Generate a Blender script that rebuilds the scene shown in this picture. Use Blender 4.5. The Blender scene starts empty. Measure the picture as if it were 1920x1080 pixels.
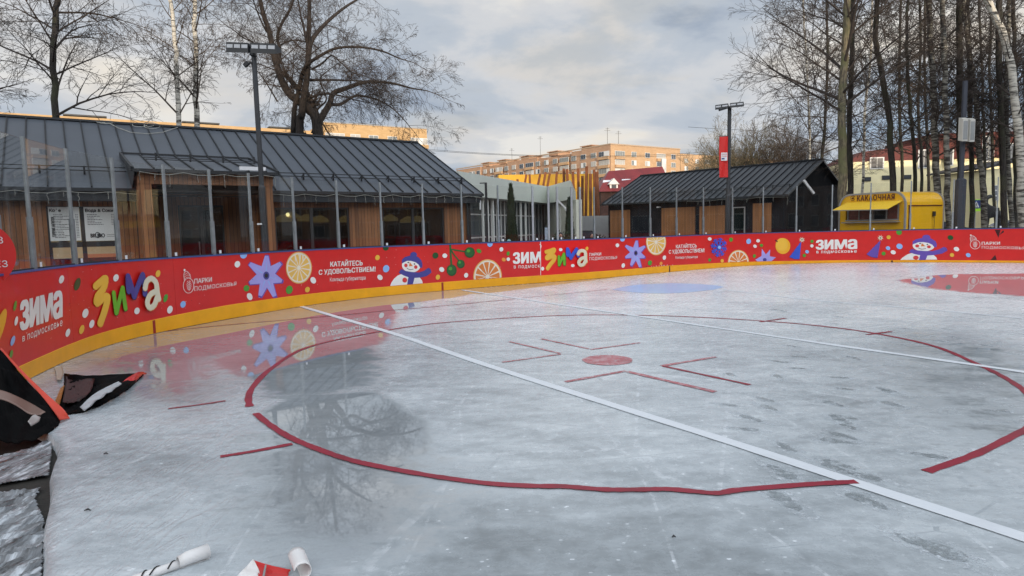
import bpy, bmesh, math, random
import numpy as np
from mathutils import Vector, Matrix
R_ = math.radians
sc = bpy.context.scene
col = sc.collection
# ------------------------------------------------------------ camera
CF, CPI, CRO, CH = 1204.295, .091343, -.022127, 1.5814     # focal (px of 1920), pitch, roll, eye height
_cp, _sp, _cr, _sr = math.cos(CPI), math.sin(CPI), math.cos(CRO), math.sin(CRO)
FW = Vector((0, _cp, -_sp)); _U0 = Vector((0, _sp, _cp)); _R0 = Vector((1, 0, 0))
RT = _R0*_cr + _U0*_sr; UP = _R0*(-_sr) + _U0*_cr; CAM = Vector((0, 0, CH))
cd = bpy.data.cameras.new('camera'); cam = bpy.data.objects.new('camera', cd); col.objects.link(cam)
cd.sensor_width = 36; cd.lens = CF/1920*36; cd.clip_end = 3000; cd.clip_start = .05
m3 = Matrix((RT, UP, -FW)).transposed(); cam.matrix_world = Matrix.Translation(CAM) @ m3.to_4x4()
sc.camera = cam
# ------------------------------------------------------------ world, sun, exposure
SUN_AZ, SUN_EL = 163, 11
SKYOFF = (14.1, 3.9, 2)
sc.view_settings.view_transform = 'Standard'; sc.view_settings.look = 'None'
sc.view_settings.exposure = 0.0; sc.view_settings.gamma = 1
w = bpy.data.worlds.new('World'); sc.world = w; w.use_nodes = True
nt = w.node_tree; nt.nodes.clear()
def N(t, **k):
    n = nt.nodes.new(t)
    for a, b in k.items(): setattr(n, a, b)
    return n
def Lk(a, b): nt.links.new(a, b)
out = N('ShaderNodeOutputWorld'); bg = N('ShaderNodeBackground'); bg.inputs[1].default_value = 0.12
sky = N('ShaderNodeTexSky', sky_type='NISHITA', sun_disc=False)
sky.sun_elevation = R_(SUN_EL); sky.sun_rotation = R_(SUN_AZ); sky.air_density = 1.2; sky.dust_density = .6
tc = N('ShaderNodeTexCoord'); sep = N('ShaderNodeSeparateXYZ'); Lk(tc.outputs['Generated'], sep.inputs[0])
zz = N('ShaderNodeMath', operation='MAXIMUM'); Lk(sep.outputs[2], zz.inputs[0]); zz.inputs[1].default_value = 0
za = N('ShaderNodeMath', operation='ADD'); Lk(zz.outputs[0], za.inputs[0]); za.inputs[1].default_value = .17
dx = N('ShaderNodeMath', operation='DIVIDE'); Lk(sep.outputs[0], dx.inputs[0]); Lk(za.outputs[0], dx.inputs[1])
dy = N('ShaderNodeMath', operation='DIVIDE'); Lk(sep.outputs[1], dy.inputs[0]); Lk(za.outputs[0], dy.inputs[1])
cv = N('ShaderNodeCombineXYZ'); Lk(dx.outputs[0], cv.inputs[0]); Lk(dy.outputs[0], cv.inputs[1]); cv.inputs[2].default_value = 3.1
def noise(scale, det, rough, off=(0, 0, 0), dist=0.3):
    mp = N('ShaderNodeMapping'); Lk(cv.outputs[0], mp.inputs[0]); mp.inputs[1].default_value = off
    n = N('ShaderNodeTexNoise'); Lk(mp.outputs[0], n.inputs[0]); n.inputs['Scale'].default_value = scale
    n.inputs['Detail'].default_value = det; n.inputs['Roughness'].default_value = rough; n.inputs['Distortion'].default_value = dist
    return n
def ramp(src, stops, interp='EASE'):
    r = N('ShaderNodeValToRGB'); r.color_ramp.interpolation = interp
    e = r.color_ramp.elements
    while len(e) < len(stops): e.new(.5)
    for i, (p, c) in enumerate(stops): e[i].position = p; e[i].color = (*c, 1) if len(c) == 3 else c
    Lk(src, r.inputs[0]); return r
n1 = noise(1.05, 9, .55, SKYOFF); n2 = noise(1.7, 7, .55, (7.7, 2.1, 1)); n3 = noise(.45, 5, .5, (3.4, 8.3, 2))
shade = ramp(n1.outputs[0], [(.34, (2.9, 3.45, 4.3)), (.44, (4.2, 4.65, 5.25)), (.53, (5.35, 5.5, 5.75)), (.63, (6.7, 6.6, 6.35))])
warm = ramp(n2.outputs[0], [(.46, (1, 1, 1)), (.68, (1.06, 1.0, .92))])
mul0 = N('ShaderNodeMix', data_type='RGBA', blend_type='MULTIPLY'); mul0.inputs[0].default_value = 1
Lk(shade.outputs[0], mul0.inputs[6]); Lk(warm.outputs[0], mul0.inputs[7])
# clouds on the sun's side of the sky are thinner and brighter
sdn = N('ShaderNodeVectorMath', operation='DOT_PRODUCT'); Lk(tc.outputs['Generated'], sdn.inputs[0]); sdn.inputs[1].default_value = (math.sin(R_(SUN_AZ)), math.cos(R_(SUN_AZ)), .35)
sm1 = N('ShaderNodeMath', operation='MAXIMUM'); Lk(sdn.outputs['Value'], sm1.inputs[0]); sm1.inputs[1].default_value = 0
sm2 = N('ShaderNodeMath', operation='MULTIPLY_ADD'); Lk(sm1.outputs[0], sm2.inputs[0]); sm2.inputs[1].default_value = 2.6; sm2.inputs[2].default_value = 1
mul = N('ShaderNodeVectorMath', operation='SCALE'); Lk(mul0.outputs[2], mul.inputs[0]); Lk(sm2.outputs[0], mul.inputs['Scale'])
cover = ramp(n3.outputs[0], [(.30, (0, 0, 0)), (.43, (1, 1, 1))])
lift = N('ShaderNodeMix', data_type='RGBA', blend_type='MIX'); lift.inputs[0].default_value = .8
Lk(sky.outputs[0], lift.inputs[6]); lift.inputs[7].default_value = (3.6, 5.0, 7.0, 1)
mx = N('ShaderNodeMix', data_type='RGBA'); Lk(cover.outputs[0], mx.inputs[0]); Lk(lift.outputs[2], mx.inputs[6]); Lk(mul.outputs[0], mx.inputs[7])
Lk(mx.outputs[2], bg.inputs[0]); Lk(bg.outputs[0], out.inputs[0])
sd = bpy.data.lights.new('sun', 'SUN'); sd.energy = 3.2; sd.angle = R_(.6); sd.color = (1, .80, .56)
so = bpy.data.objects.new('sun', sd); col.objects.link(so)
sv = Vector((math.sin(R_(SUN_AZ))*math.cos(R_(SUN_EL)), math.cos(R_(SUN_AZ))*math.cos(R_(SUN_EL)), math.sin(R_(SUN_EL))))
so.rotation_euler = (-sv).to_track_quat('-Z', 'Y').to_euler(); so.location = (0, -20, 40)
# ------------------------------------------------------------ measuring helpers (where real lines of the place stand)
def ray(x, y): return RT*((x-960)/CF) - UP*((y-540)/CF) + FW
def atZ(x, y, z): d = ray(x, y); return CAM + d*((z-CH)/d.z)
def atY(x, y, Y): d = ray(x, y); return CAM + d*(Y/d.y)
class Frame:       # u runs along azimuth az, v away to its left, origin o
    def __init__(s, o, az):
        s.o = Vector((o[0], o[1], 0)); a = R_(az); s.u = Vector((math.sin(a), math.cos(a), 0)); s.v = Vector((-math.cos(a), math.sin(a), 0)); s.az = az
    def W(s, u, v, z): p = s.o + s.u*u + s.v*v; return (p.x, p.y, z)
    def uz(s, x, y, v=0):   # local (u, z) of a picture line on the plane v
        d = ray(x, y); q = s.o + s.v*v
        t = ((q-CAM).dot(s.v))/d.dot(s.v); p = CAM + d*t
        return (p-s.o).dot(s.u), p.z
# ------------------------------------------------------------ mesh builder
class MB:
    def __init__(s): s.v = []; s.f = []; s.m = []; s.cur = 0; s.sm = []; s.smooth = False
    def add(s, vs, fs):
        b = len(s.v); s.v.extend(vs)
        for f in fs: s.f.append(tuple(b+i for i in f)); s.m.append(s.cur); s.sm.append(s.smooth)
    def box(s, F, u0, u1, v0, v1, z0, z1):
        W = F.W
        s.add([W(u0,v0,z0),W(u1,v0,z0),W(u1,v1,z0),W(u0,v1,z0),W(u0,v0,z1),W(u1,v0,z1),W(u1,v1,z1),W(u0,v1,z1)],
              [(0,3,2,1),(4,5,6,7),(0,1,5,4),(1,2,6,5),(2,3,7,6),(3,0,4,7)] if True else [])
    def hexa(s, P):
        s.add([tuple(p) for p in P], [(0,3,2,1),(4,5,6,7),(0,1,5,4),(1,2,6,5),(2,3,7,6),(3,0,4,7)])
    def quad(s, a, b, c, d): s.add([tuple(a), tuple(b), tuple(c), tuple(d)], [(0,1,2,3)])
    def poly(s, P): s.add([tuple(p) for p in P], [tuple(range(len(P)))])
    def prism(s, P, Q):   # two matching outlines
        n = len(P); s.add([tuple(p) for p in P]+[tuple(q) for q in Q], [tuple(range(n))[::-1], tuple(range(n, 2*n))]+[(i, (i+1) % n, n+(i+1) % n, n+i) for i in range(n)])
    def bar(s, a, b, w, h=None):
        a = Vector(a); b = Vector(b); d = (b-a).normalized(); h = h or w
        x = d.cross(Vector((0,0,1))); x = x.normalized() if x.length > .01 else Vector((1,0,0)); y = x.cross(d)
        o = [x*(-w/2)-y*(h/2), x*(w/2)-y*(h/2), x*(w/2)+y*(h/2), x*(-w/2)+y*(h/2)]
        s.hexa([a+q for q in o]+[b+q for q in o])
    def tube(s, P, Rr, n=4, cap=True):
        k = len(P); vs = []; 
        px = None
        for i in range(k):
            a = P[max(0, i-1)]; b = P[min(k-1, i+1)]
            d = (b-a)
            if d.length < 1e-9: d = Vector((0,0,1))
            d.normalize()
            if px is None:
                x = d.cross(Vector((.3,.1,1))); 
                if x.length < .05: x = d.cross(Vector((1,0,0)))
            else:
                x = px - d*px.dot(d)
            x.normalize(); y = d.cross(x); px = x; r = Rr[i]; p = P[i]
            for j in range(n):
                c = math.cos(2*math.pi*j/n)*r; t = math.sin(2*math.pi*j/n)*r
                vs.append((p.x+x.x*c+y.x*t, p.y+x.y*c+y.y*t, p.z+x.z*c+y.z*t))
        fs = []
        for i in range(k-1):
            for j in range(n):
                j2 = (j+1) % n; fs.append((i*n+j, i*n+j2, (i+1)*n+j2, (i+1)*n+j))
        if cap: fs.append(tuple(range(n))[::-1]); fs.append(tuple((k-1)*n+j for j in range(n)))
        s.add(vs, fs)
    def ball(s, c, r, nu=12, nv=8, sx=1, sy=1, sz=1):
        c = Vector(c); vs = []; fs = []
        for i in range(nv+1):
            t = math.pi*i/nv
            for j in range(nu):
                a = 2*math.pi*j/nu; vs.append((c.x+r*sx*math.sin(t)*math.cos(a), c.y+r*sy*math.sin(t)*math.sin(a), c.z+r*sz*math.cos(t)))
        for i in range(nv):
            for j in range(nu):
                j2 = (j+1) % nu; fs.append((i*nu+j, (i+1)*nu+j, (i+1)*nu+j2, i*nu+j2))
        s.add(vs, fs)
    def lathe(s, c, prof, n=16):
        c = Vector(c); vs = []; fs = []
        for (r, z) in prof:
            for j in range(n):
                a = 2*math.pi*j/n; vs.append((c.x+r*math.cos(a), c.y+r*math.sin(a), c.z+z))
        for i in range(len(prof)-1):
            for j in range(n):
                j2 = (j+1) % n; fs.append((i*n+j, i*n+j2, (i+1)*n+j2, (i+1)*n+j))
        s.add(vs, fs)
    def build(s, name, mats, parent=None, origin=None):
        if not isinstance(mats, (list, tuple)): mats = [mats]
        if origin is None:
            if parent is not None: origin = Vector(parent['_o'])
            else:
                xs = [p[0] for p in s.v]; ys = [p[1] for p in s.v]; zs = [p[2] for p in s.v]
                origin = Vector(((min(xs)+max(xs))/2, (min(ys)+max(ys))/2, min(zs)))
        origin = Vector(origin)
        me = bpy.data.meshes.new(name)
        a = np.array(s.v, dtype=float) - np.array(origin)
        me.from_pydata(a.tolist(), [], s.f)
        for m in mats: me.materials.append(m)
        me.polygons.foreach_set('material_index', s.m); me.polygons.foreach_set('use_smooth', s.sm)
        me.update()
        o = bpy.data.objects.new(name, me); col.objects.link(o)
        if parent is not None: o.parent = parent; o.location = origin - Vector(parent['_o'])
        else: o.location = origin
        o['_o'] = tuple(origin)
        return o
def thing(name, loc, label, cat, group=None):
    o = bpy.data.objects.new(name, None); col.objects.link(o); o.location = loc; o['_o'] = tuple(loc); o.empty_display_size = .3
    return tag(o, label, cat, group)
def tag(o, label, cat, group=None):
    o['label'] = label; o['category'] = cat
    if group: o['group'] = group
    return o
def struct(o): o['kind'] = 'structure'; return o
# ------------------------------------------------------------ materials
def mat(name, c=(.5,.5,.5), rough=.6, metal=0, spec=.5, var=0, vs=3, bump=0, bs=40, emit=None, es=0, coat=0):
    m = bpy.data.materials.new(name); m.use_nodes = True; t = m.node_tree; b = t.nodes['Principled BSDF']
    b.inputs['Base Color'].default_value = (*c, 1); b.inputs['Roughness'].default_value = rough; b.inputs['Metallic'].default_value = metal
    b.inputs['Specular IOR Level'].default_value = spec; b.inputs['Coat Weight'].default_value = coat
    if emit: b.inputs['Emission Color'].default_value = (*emit, 1); b.inputs['Emission Strength'].default_value = es
    g = t.nodes.new('ShaderNodeNewGeometry')
    if var:
        n = t.nodes.new('ShaderNodeTexNoise'); n.inputs['Scale'].default_value = vs; n.inputs['Detail'].default_value = 8; n.inputs['Roughness'].default_value = .65
        t.links.new(g.outputs['Position'], n.inputs[0])
        r = t.nodes.new('ShaderNodeMapRange'); r.inputs[1].default_value = .25; r.inputs[2].default_value = .75; r.inputs[3].default_value = 1-var; r.inputs[4].default_value = 1+var
        t.links.new(n.outputs[0], r.inputs[0])
        x = t.nodes.new('ShaderNodeMix'); x.data_type = 'RGBA'; x.blend_type = 'MULTIPLY'; x.inputs[0].default_value = 1; x.inputs[6].default_value = (*c, 1)
        t.links.new(r.outputs[0], x.inputs[7]); t.links.new(x.outputs[2], b.inputs['Base Color'])
    if bump:
        n = t.nodes.new('ShaderNodeTexNoise'); n.inputs['Scale'].default_value = bs; n.inputs['Detail'].default_value = 6
        t.links.new(g.outputs['Position'], n.inputs[0])
        bp = t.nodes.new('ShaderNodeBump'); bp.inputs['Strength'].default_value = bump; bp.inputs['Distance'].default_value = .02
        t.links.new(n.outputs[0], bp.inputs['Height']); t.links.new(bp.outputs[0], b.inputs['Normal'])
    return m
def T(m): return m.node_tree, m.node_tree.nodes, m.node_tree.links, m.node_tree.nodes['Principled BSDF']
def math_n(t, op, a, b=None, clamp=False):
    n = t.nodes.new('ShaderNodeMath'); n.operation = op; n.use_clamp = clamp
    for i, q in enumerate((a, b)):
        if q is None: continue
        if isinstance(q, (int, float)): n.inputs[i].default_value = q
        else: t.links.new(q, n.inputs[i])
    return n.outputs[0]
def ramp_n(t, src, stops, interp='LINEAR'):
    r = t.nodes.new('ShaderNodeValToRGB'); r.color_ramp.interpolation = interp; e = r.color_ramp.elements
    while len(e) < len(stops): e.new(.5)
    for i, (p, c) in enumerate(stops): e[i].position = p; e[i].color = (*c, 1)
    t.links.new(src, r.inputs[0]); return r.outputs[0]
def noise_n(t, vec, scale, det=6, rough=.6, dist=0):
    n = t.nodes.new('ShaderNodeTexNoise'); n.inputs['Scale'].default_value = scale; n.inputs['Detail'].default_value = det; n.inputs['Roughness'].default_value = rough; n.inputs['Distortion'].default_value = dist
    t.links.new(vec, n.inputs[0]); return n.outputs[0]
def pos_n(t): return t.nodes.new('ShaderNodeNewGeometry').outputs['Position']
def stretch(t, vec, sc_, rot=(0,0,0)):
    m = t.nodes.new('ShaderNodeMapping'); m.inputs['Scale'].default_value = sc_; m.inputs['Rotation'].default_value = rot; t.links.new(vec, m.inputs[0]); return m.outputs[0]
def mixc(t, fac, a, b, bt='MIX'):
    x = t.nodes.new('ShaderNodeMix'); x.data_type = 'RGBA'; x.blend_type = bt
    for i, q in ((0, fac), (6, a), (7, b)):
        if isinstance(q, (int, float)): x.inputs[i].default_value = q
        elif isinstance(q, tuple): x.inputs[i].default_value = (*q, 1)
        else: t.links.new(q, x.inputs[i])
    return x.outputs[2]
def dot_n(t, vec, d):
    n = t.nodes.new('ShaderNodeVectorMath'); n.operation = 'DOT_PRODUCT'; t.links.new(vec, n.inputs[0]); n.inputs[1].default_value = tuple(d); return n.outputs['Value']
def cladding(name, udir, c1, c2, gap, pitch=.12, rough=.55):
    m = mat(name, c1, rough); t, ns, ls, b = T(m); P = pos_n(t)
    u = math_n(t, 'DIVIDE', dot_n(t, P, udir), pitch); fr = math_n(t, 'FRACT', u); fl = math_n(t, 'FLOOR', u)
    wn = t.nodes.new('ShaderNodeTexWhiteNoise'); wn.noise_dimensions = '1D'; ls.new(fl, wn.inputs['W'])
    grain = noise_n(t, stretch(t, P, (14, 14, .8)), 3, 8, .7)
    f = math_n(t, 'ADD', math_n(t, 'MULTIPLY', wn.outputs['Value'], .6), math_n(t, 'MULTIPLY', grain, .5), True)
    c = mixc(t, f, c1, c2)
    g = math_n(t, 'LESS_THAN', math_n(t, 'ABSOLUTE', math_n(t, 'SUBTRACT', fr, .5)), .5-.045)
    dirt = noise_n(t, stretch(t, P, (1.2, 1.2, .5)), 1.3, 5, .6)
    c = mixc(t, math_n(t, 'MULTIPLY', math_n(t, 'SUBTRACT', dirt, .4, True), 1.5, True), c, tuple(q*.45 for q in c1))
    ls.new(mixc(t, g, gap, c), b.inputs['Base Color'])
    bp = t.nodes.new('ShaderNodeBump'); bp.inputs['Strength'].default_value = .6; bp.inputs['Distance'].default_value = .01
    ls.new(g, bp.inputs['Height']); ls.new(bp.outputs[0], b.inputs['Normal'])
    return m
def brickmat(name, udir, c1, c2, mortar, rowh=.09, bw=.26, patch=.15):
    m = mat(name, c1, .85); t, ns, ls, b = T(m); P = pos_n(t)
    cmb = t.nodes.new('ShaderNodeCombineXYZ'); sp = t.nodes.new('ShaderNodeSeparateXYZ'); ls.new(P, sp.inputs[0])
    ls.new(dot_n(t, P, udir), cmb.inputs[0]); ls.new(sp.outputs[2], cmb.inputs[1])
    br = t.nodes.new('ShaderNodeTexBrick'); ls.new(cmb.outputs[0], br.inputs[0]); br.inputs['Scale'].default_value = 1
    br.inputs['Brick Width'].default_value = bw; br.inputs['Row Height'].default_value = rowh; br.inputs['Mortar Size'].default_value = .008
    br.inputs['Color1'].default_value = (*c1, 1); br.inputs['Color2'].default_value = (*c2, 1); br.inputs['Mortar'].default_value = (*mortar, 1)
    n = noise_n(t, P, .25, 8, .7)
    f = math_n(t, 'ADD', math_n(t, 'MULTIPLY', n, patch*2), 1-patch)
    cc = t.nodes.new('ShaderNodeCombineXYZ'); [ls.new(f, cc.inputs[i]) for i in range(3)]
    ls.new(mixc(t, 1.0, br.outputs[0], cc.outputs[0], 'MULTIPLY'), b.inputs['Base Color'])
    return m
def glassmat(name, tint=(.93,.96,.95), r0=.055, rough=0.0, smear=.06):
    m = bpy.data.materials.new(name); m.use_nodes = True; t = m.node_tree; t.nodes.clear(); ls = t.links
    o = t.nodes.new('ShaderNodeOutputMaterial'); g = t.nodes.new('ShaderNodeNewGeometry')
    d = t.nodes.new('ShaderNodeVectorMath'); d.operation = 'DOT_PRODUCT'; ls.new(g.outputs['Normal'], d.inputs[0]); ls.new(g.outputs['Incoming'], d.inputs[1])
    c = math_n(t, 'ABSOLUTE', d.outputs['Value']); k = math_n(t, 'POWER', math_n(t, 'SUBTRACT', 1.0, c), 5.0)
    f = math_n(t, 'ADD', math_n(t, 'MULTIPLY', k, 1-r0), r0)
    tr = t.nodes.new('ShaderNodeBsdfTransparent'); tr.inputs[0].default_value = (*tint, 1)
    gl = t.nodes.new('ShaderNodeBsdfGlossy'); gl.inputs['Roughness'].default_value = rough
    df = t.nodes.new('ShaderNodeBsdfDiffuse'); df.inputs[0].default_value = (.75,.78,.8,1)
    mx = t.nodes.new('ShaderNodeMixShader'); ls.new(f, mx.inputs[0]); ls.new(tr.outputs[0], mx.inputs[1]); ls.new(gl.outputs[0], mx.inputs[2])
    n = noise_n(t, stretch(t, g.outputs['Position'], (1.5, 1.5, .7)), 1.6, 9, .75)
    sm = math_n(t, 'MULTIPLY', math_n(t, 'SUBTRACT', n, .42, True), smear*5, True)
    m2 = t.nodes.new('ShaderNodeMixShader'); ls.new(sm, m2.inputs[0]); ls.new(mx.outputs[0], m2.inputs[1]); ls.new(df.outputs[0], m2.inputs[2])
    ls.new(m2.outputs[0], o.inputs[0]); return m
def barkmat(name, base, dark, birch=False, moss=None, thr=.5, sc_z=.25):
    m = mat(name, base, .85); t, ns, ls, b = T(m); P = pos_n(t)
    if birch: n = noise_n(t, stretch(t, P, (1.6, 1.6, 9)), 1.5, 5, .6); n2 = noise_n(t, P, 1.1, 5, .6); n = math_n(t, 'ADD', math_n(t, 'MULTIPLY', n, .7), math_n(t, 'MULTIPLY', n2, .3))
    else: n = noise_n(t, stretch(t, P, (9, 9, 1.6)), 2, 7, .65)
    c = ramp_n(t, n, [(thr-.06, dark), (thr+.06, base)])
    if moss:
        q = noise_n(t, P, 1.2, 4, .5); c = mixc(t, math_n(t, 'MULTIPLY', math_n(t, 'SUBTRACT', q, .45, True), 5, True), c, moss)
    ls.new(c, b.inputs['Base Color'])
    bp = t.nodes.new('ShaderNodeBump'); bp.inputs['Strength'].default_value = .6; bp.inputs['Distance'].default_value = .03
    ls.new(n, bp.inputs['Height']); ls.new(bp.outputs[0], b.inputs['Normal']); return m
M = {}
M['black'] = mat('black_metal', (.018,.02,.023), .45, spec=.4)
M['pole'] = mat('pole_paint', (.03,.033,.038), .5, var=.25, vs=2)
M['bluepole'] = mat('blue_grey_paint', (.035,.042,.06), .5)
M['alu'] = mat('aluminium', (.46,.48,.50), .42, .7, var=.15, vs=6)
M['alu2'] = mat('worn_aluminium', (.27,.29,.30), .5, .6, var=.25, vs=9)
M['white'] = mat('white_plastic', (.72,.73,.74), .4)
M['offwhite'] = mat('off_white_paint', (.66,.66,.56), .6, var=.08)
M['cream'] = mat('cream_plaster', (.78,.70,.43), .8, var=.13, vs=.5)
M['capblue'] = mat('blue_cap_rail', (.045,.09,.28), .35, var=.3, vs=2)
M['yellow'] = mat('yellow_kick_plastic', (.84,.38,.008), .33, var=.12, vs=2.5)
M['seam'] = mat('dark_seam', (.03,.008,.008), .6)
M['glass'] = glassmat("rink_glass", (.98,.985,.98), .022, 0, .006)
M['wglass'] = glassmat('window_glass', (.42,.47,.47), .07, 0, .0)
M['farglass'] = mat('far_window_glass', (.05,.06,.075), .12, spec=.8)
M['frame_d'] = mat('dark_window_frame', (.02,.022,.024), .5)
M['frame_w'] = mat('white_window_frame', (.62,.62,.60), .5)
M['roof'] = mat('dark_standing_seam', (.088,.101,.120), .42, .15, var=.10, vs=.7)
M['roof2'] = mat('charcoal_seam_roof', (.038,.043,.050), .4, .1, var=.12, vs=.7)
M['fascia'] = mat('charcoal_fascia', (.018,.022,.027), .55, var=.2, vs=1)
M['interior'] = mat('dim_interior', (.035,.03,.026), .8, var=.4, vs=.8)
M['lamp'] = mat('wicker_lampshade', (.45,.30,.12), .7, emit=(1,.62,.22), es=.22)
M['bulb'] = mat('lit_bulb', (1,.8,.5), .5, emit=(1,.72,.32), es=6)
M['poster'] = mat('menu_poster', (.66,.68,.66), .5, var=.05, vs=2)
M['ink'] = mat('printed_ink', (.02,.02,.022), .6)
M['beige'] = mat('beige_counter', (.50,.36,.20), .6, var=.1)
M['peach'] = mat('peach_counter', (.48,.19,.09), .6, var=.1)
M['string'] = mat('light_string', (.38,.38,.34), .5)
M['fabric_b'] = mat('black_vinyl', (.0022,.0022,.0026), .6, spec=.06, bump=.12, bs=7)
M['fabric_w'] = mat('white_vinyl', (.74,.73,.72), .4, var=.05, vs=6, bump=.1, bs=12)
M['fabric_r'] = mat('red_vinyl', (.55,.02,.018), .3, var=.1, vs=4)
M['fabric_o'] = mat('orange_red_vinyl', (.62,.06,.03), .35, var=.15, vs=4)
M['rust'] = mat('rusted_steel', (.16,.055,.022), .9, var=.4, vs=1.5)
M['ochre'] = mat('ochre_wall', (.62,.33,.03), .8, var=.14, vs=.35)
M['greenw'] = mat('pale_green_cladding', (.66,.70,.63), .55, var=.06, vs=.6)
M['greycol'] = mat('pale_grey_column', (.72,.73,.69), .7, var=.1, vs=2)
M['grey'] = mat('grey_paint', (.25,.26,.26), .6, var=.15)
M['dgrey'] = mat('dark_grey_plinth', (.07,.07,.068), .8, var=.3, vs=2)
M['redroof'] = mat('red_metal_roof', (.17,.02,.022), .45, .1, var=.15, vs=.7)
M['kyel'] = mat('yellow_trailer_paint', (.86,.47,.008), .3, coat=.3, var=.06, vs=1.5)
M['kawn'] = mat('yellow_awning', (.88,.56,.03), .5, var=.05, vs=3)
M['brown'] = mat('brown_lettering', (.10,.012,.006), .5)
M['redpanel'] = mat('menu_panel_brown_red', (.16,.04,.025), .4, var=.5, vs=6)
M['flag'] = mat('red_flag', (.62,.015,.012), .5, var=.06, vs=2)
M['lime'] = mat('lime_sign', (.45,.85,.06), .5)
M['navy'] = mat('navy_sign', (.02,.05,.2), .4)
M['thuja'] = mat('thuja_foliage', (.022,.038,.014), .8, var=.45, vs=5)
M['teal'] = mat('teal_overall', (.20,.42,.42), .8)
M['darkcloth'] = mat('dark_clothes', (.02,.02,.026), .85)
M['skin'] = mat('skin', (.48,.28,.2), .6)
M['twig_willow'] = mat('twig_willow', (.045,.032,.025), .9, var=.3)
M['twig_brown'] = mat('twig_brown', (.070,.052,.040), .9, var=.3)
M['twig_dark'] = mat('twig_dark', (.045,.035,.030), .9, var=.3)
M['twig_olive'] = mat('twig_olive', (.13,.105,.060), .9, var=.3)
M['bark_w'] = barkmat('willow_bark', (.042,.031,.025), (.015,.012,.011))
M['bark_d'] = barkmat('dark_bark', (.040,.033,.027), (.014,.012,.011), moss=(.038,.040,.020))
M['bark_p'] = barkmat('pale_trunk_bark', (.20,.17,.11), (.07,.06,.045), moss=(.13,.13,.06))
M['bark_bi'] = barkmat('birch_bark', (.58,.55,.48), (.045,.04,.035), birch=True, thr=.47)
M['bark_bd'] = barkmat('shaded_birch_bark', (.30,.29,.25), (.035,.03,.026), birch=True, thr=.52)  # darker copy of the birch bark, shade put into its colour
M['trim'] = mat('grey_trim', (.32,.31,.30), .6)
# print colours on the boards
PC = {}
for k, c in dict(red=(.62,.016,.014), red2=(.75,.008,.008), white=(.80,.78,.74), cream=(.72,.66,.50), blue=(.26,.45,.80), green=(.07,.30,.03), dgreen=(.012,.07,.016),
                 yellow=(.80,.46,.05), orange=(.80,.30,.05), purple=(.36,.33,.72), navy=(.055,.05,.26), royal=(.03,.09,.55), black=(.012,.012,.015),
                 peel=(.74,.40,.12), pulp=(.76,.46,.10), pulp2=(.66,.20,.04), pith=(.78,.70,.58), cheek=(.62,.04,.04), ballg=(.02,.11,.025), violet=(.13,.07,.38), gold=(.80,.40,.02), lgreen=(.13,.42,.02), dark=(.05,.004,.006)).items():
    PC[k] = mat('print_'+k, c, .33, var=.10, vs=1.7, coat=.15)
PCL = list(PC.keys()); PCM = [PC[k] for k in PCL]
# ------------------------------------------------------------ ground and ice
mg = mat('asphalt_ground', (.085,.083,.08), .8, var=.3, vs=.4, bump=.3, bs=25)
b = MB(); b.poly([(-700,-500,-.09),(700,-500,-.09),(700,1000,-.09),(-700,1000,-.09)]); struct(b.build('ground', mg))
BCP = [(-4.75,1.2),(-4.78,3.0),(-4.9,4.6),(-5.1,5.9),(-5.5,7.1),(-5.83,8.3),(-5.98,9.3),(-5.93,10.3),(-5.65,11.4),(-5.12,12.8),(-4.4,14.33),(-3.22,15.82),(-1.7,17.0),(-.2,18.05),(1.5,19.1),(3.6,20.5),(5.7,22.15),(8.0,23.78),(9.8,24.6),(11.7,24.93),(13.5,24.8),(15.2,24.2),(17,23.2),(18.6,22.1),(20.5,20.4),(22.3,18.2),(23.6,15.5),(24.3,12.5),(24.5,9),(24.5,4)]
def catmull(P, n=16):
    P = [np.array(p, float) for p in P]; o = []
    for i in range(len(P)-1):
        a = P[i-1] if i else 2*P[0]-P[1]; bb = P[i]; c = P[i+1]; d = P[i+2] if i+2 < len(P) else 2*P[-1]-P[-2]
        for k in range(n):
            t = k/n; o.append(.5*((2*bb)+(-a+c)*t+(2*a-5*bb+4*c-d)*t*t+(-a+3*bb-3*c+d)*t**3))
    return np.array(o+[P[-1]])
BS = catmull(BCP); seg = np.hypot(*np.diff(BS, axis=0).T); BL = np.concatenate([[0], np.cumsum(seg)]); BLEN = BL[-1]
BA = np.arctan2(BS[:, 0], BS[:, 1])
i0 = int(np.argmin(BA[:80])); i1 = int(np.argmax(BA))   # azimuth grows all along here
def bpt(s):      # point on the inner board face, tangent, inward normal
    x = np.interp(s, BL, BS[:, 0]); y = np.interp(s, BL, BS[:, 1])
    e = .15; x2 = np.interp(s+e, BL, BS[:, 0]); y2 = np.interp(s+e, BL, BS[:, 1]); x1 = np.interp(s-e, BL, BS[:, 0]); y1 = np.interp(s-e, BL, BS[:, 1])
    tx, ty = x2-x1, y2-y1; l = math.hypot(tx, ty) or 1; tx /= l; ty /= l
    return x, y, tx, ty, ty, -tx
def bhit(px, py):   # where on the boards (distance along, height) a line of the print stands
    d = ray(px, py); a = math.atan2(d.x, d.y); s = float(np.interp(a, BA[i0:i1], BL[i0:i1])); x = np.interp(s, BL, BS[:, 0]); y = np.interp(s, BL, BS[:, 1])
    return s, CH + d.z/math.hypot(d.x, d.y)*math.hypot(x, y)
def BW(s, z, off=0.0):
    x, y, tx, ty, nx, ny = bpt(s); return (x+nx*off, y+ny*off, z)
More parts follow.
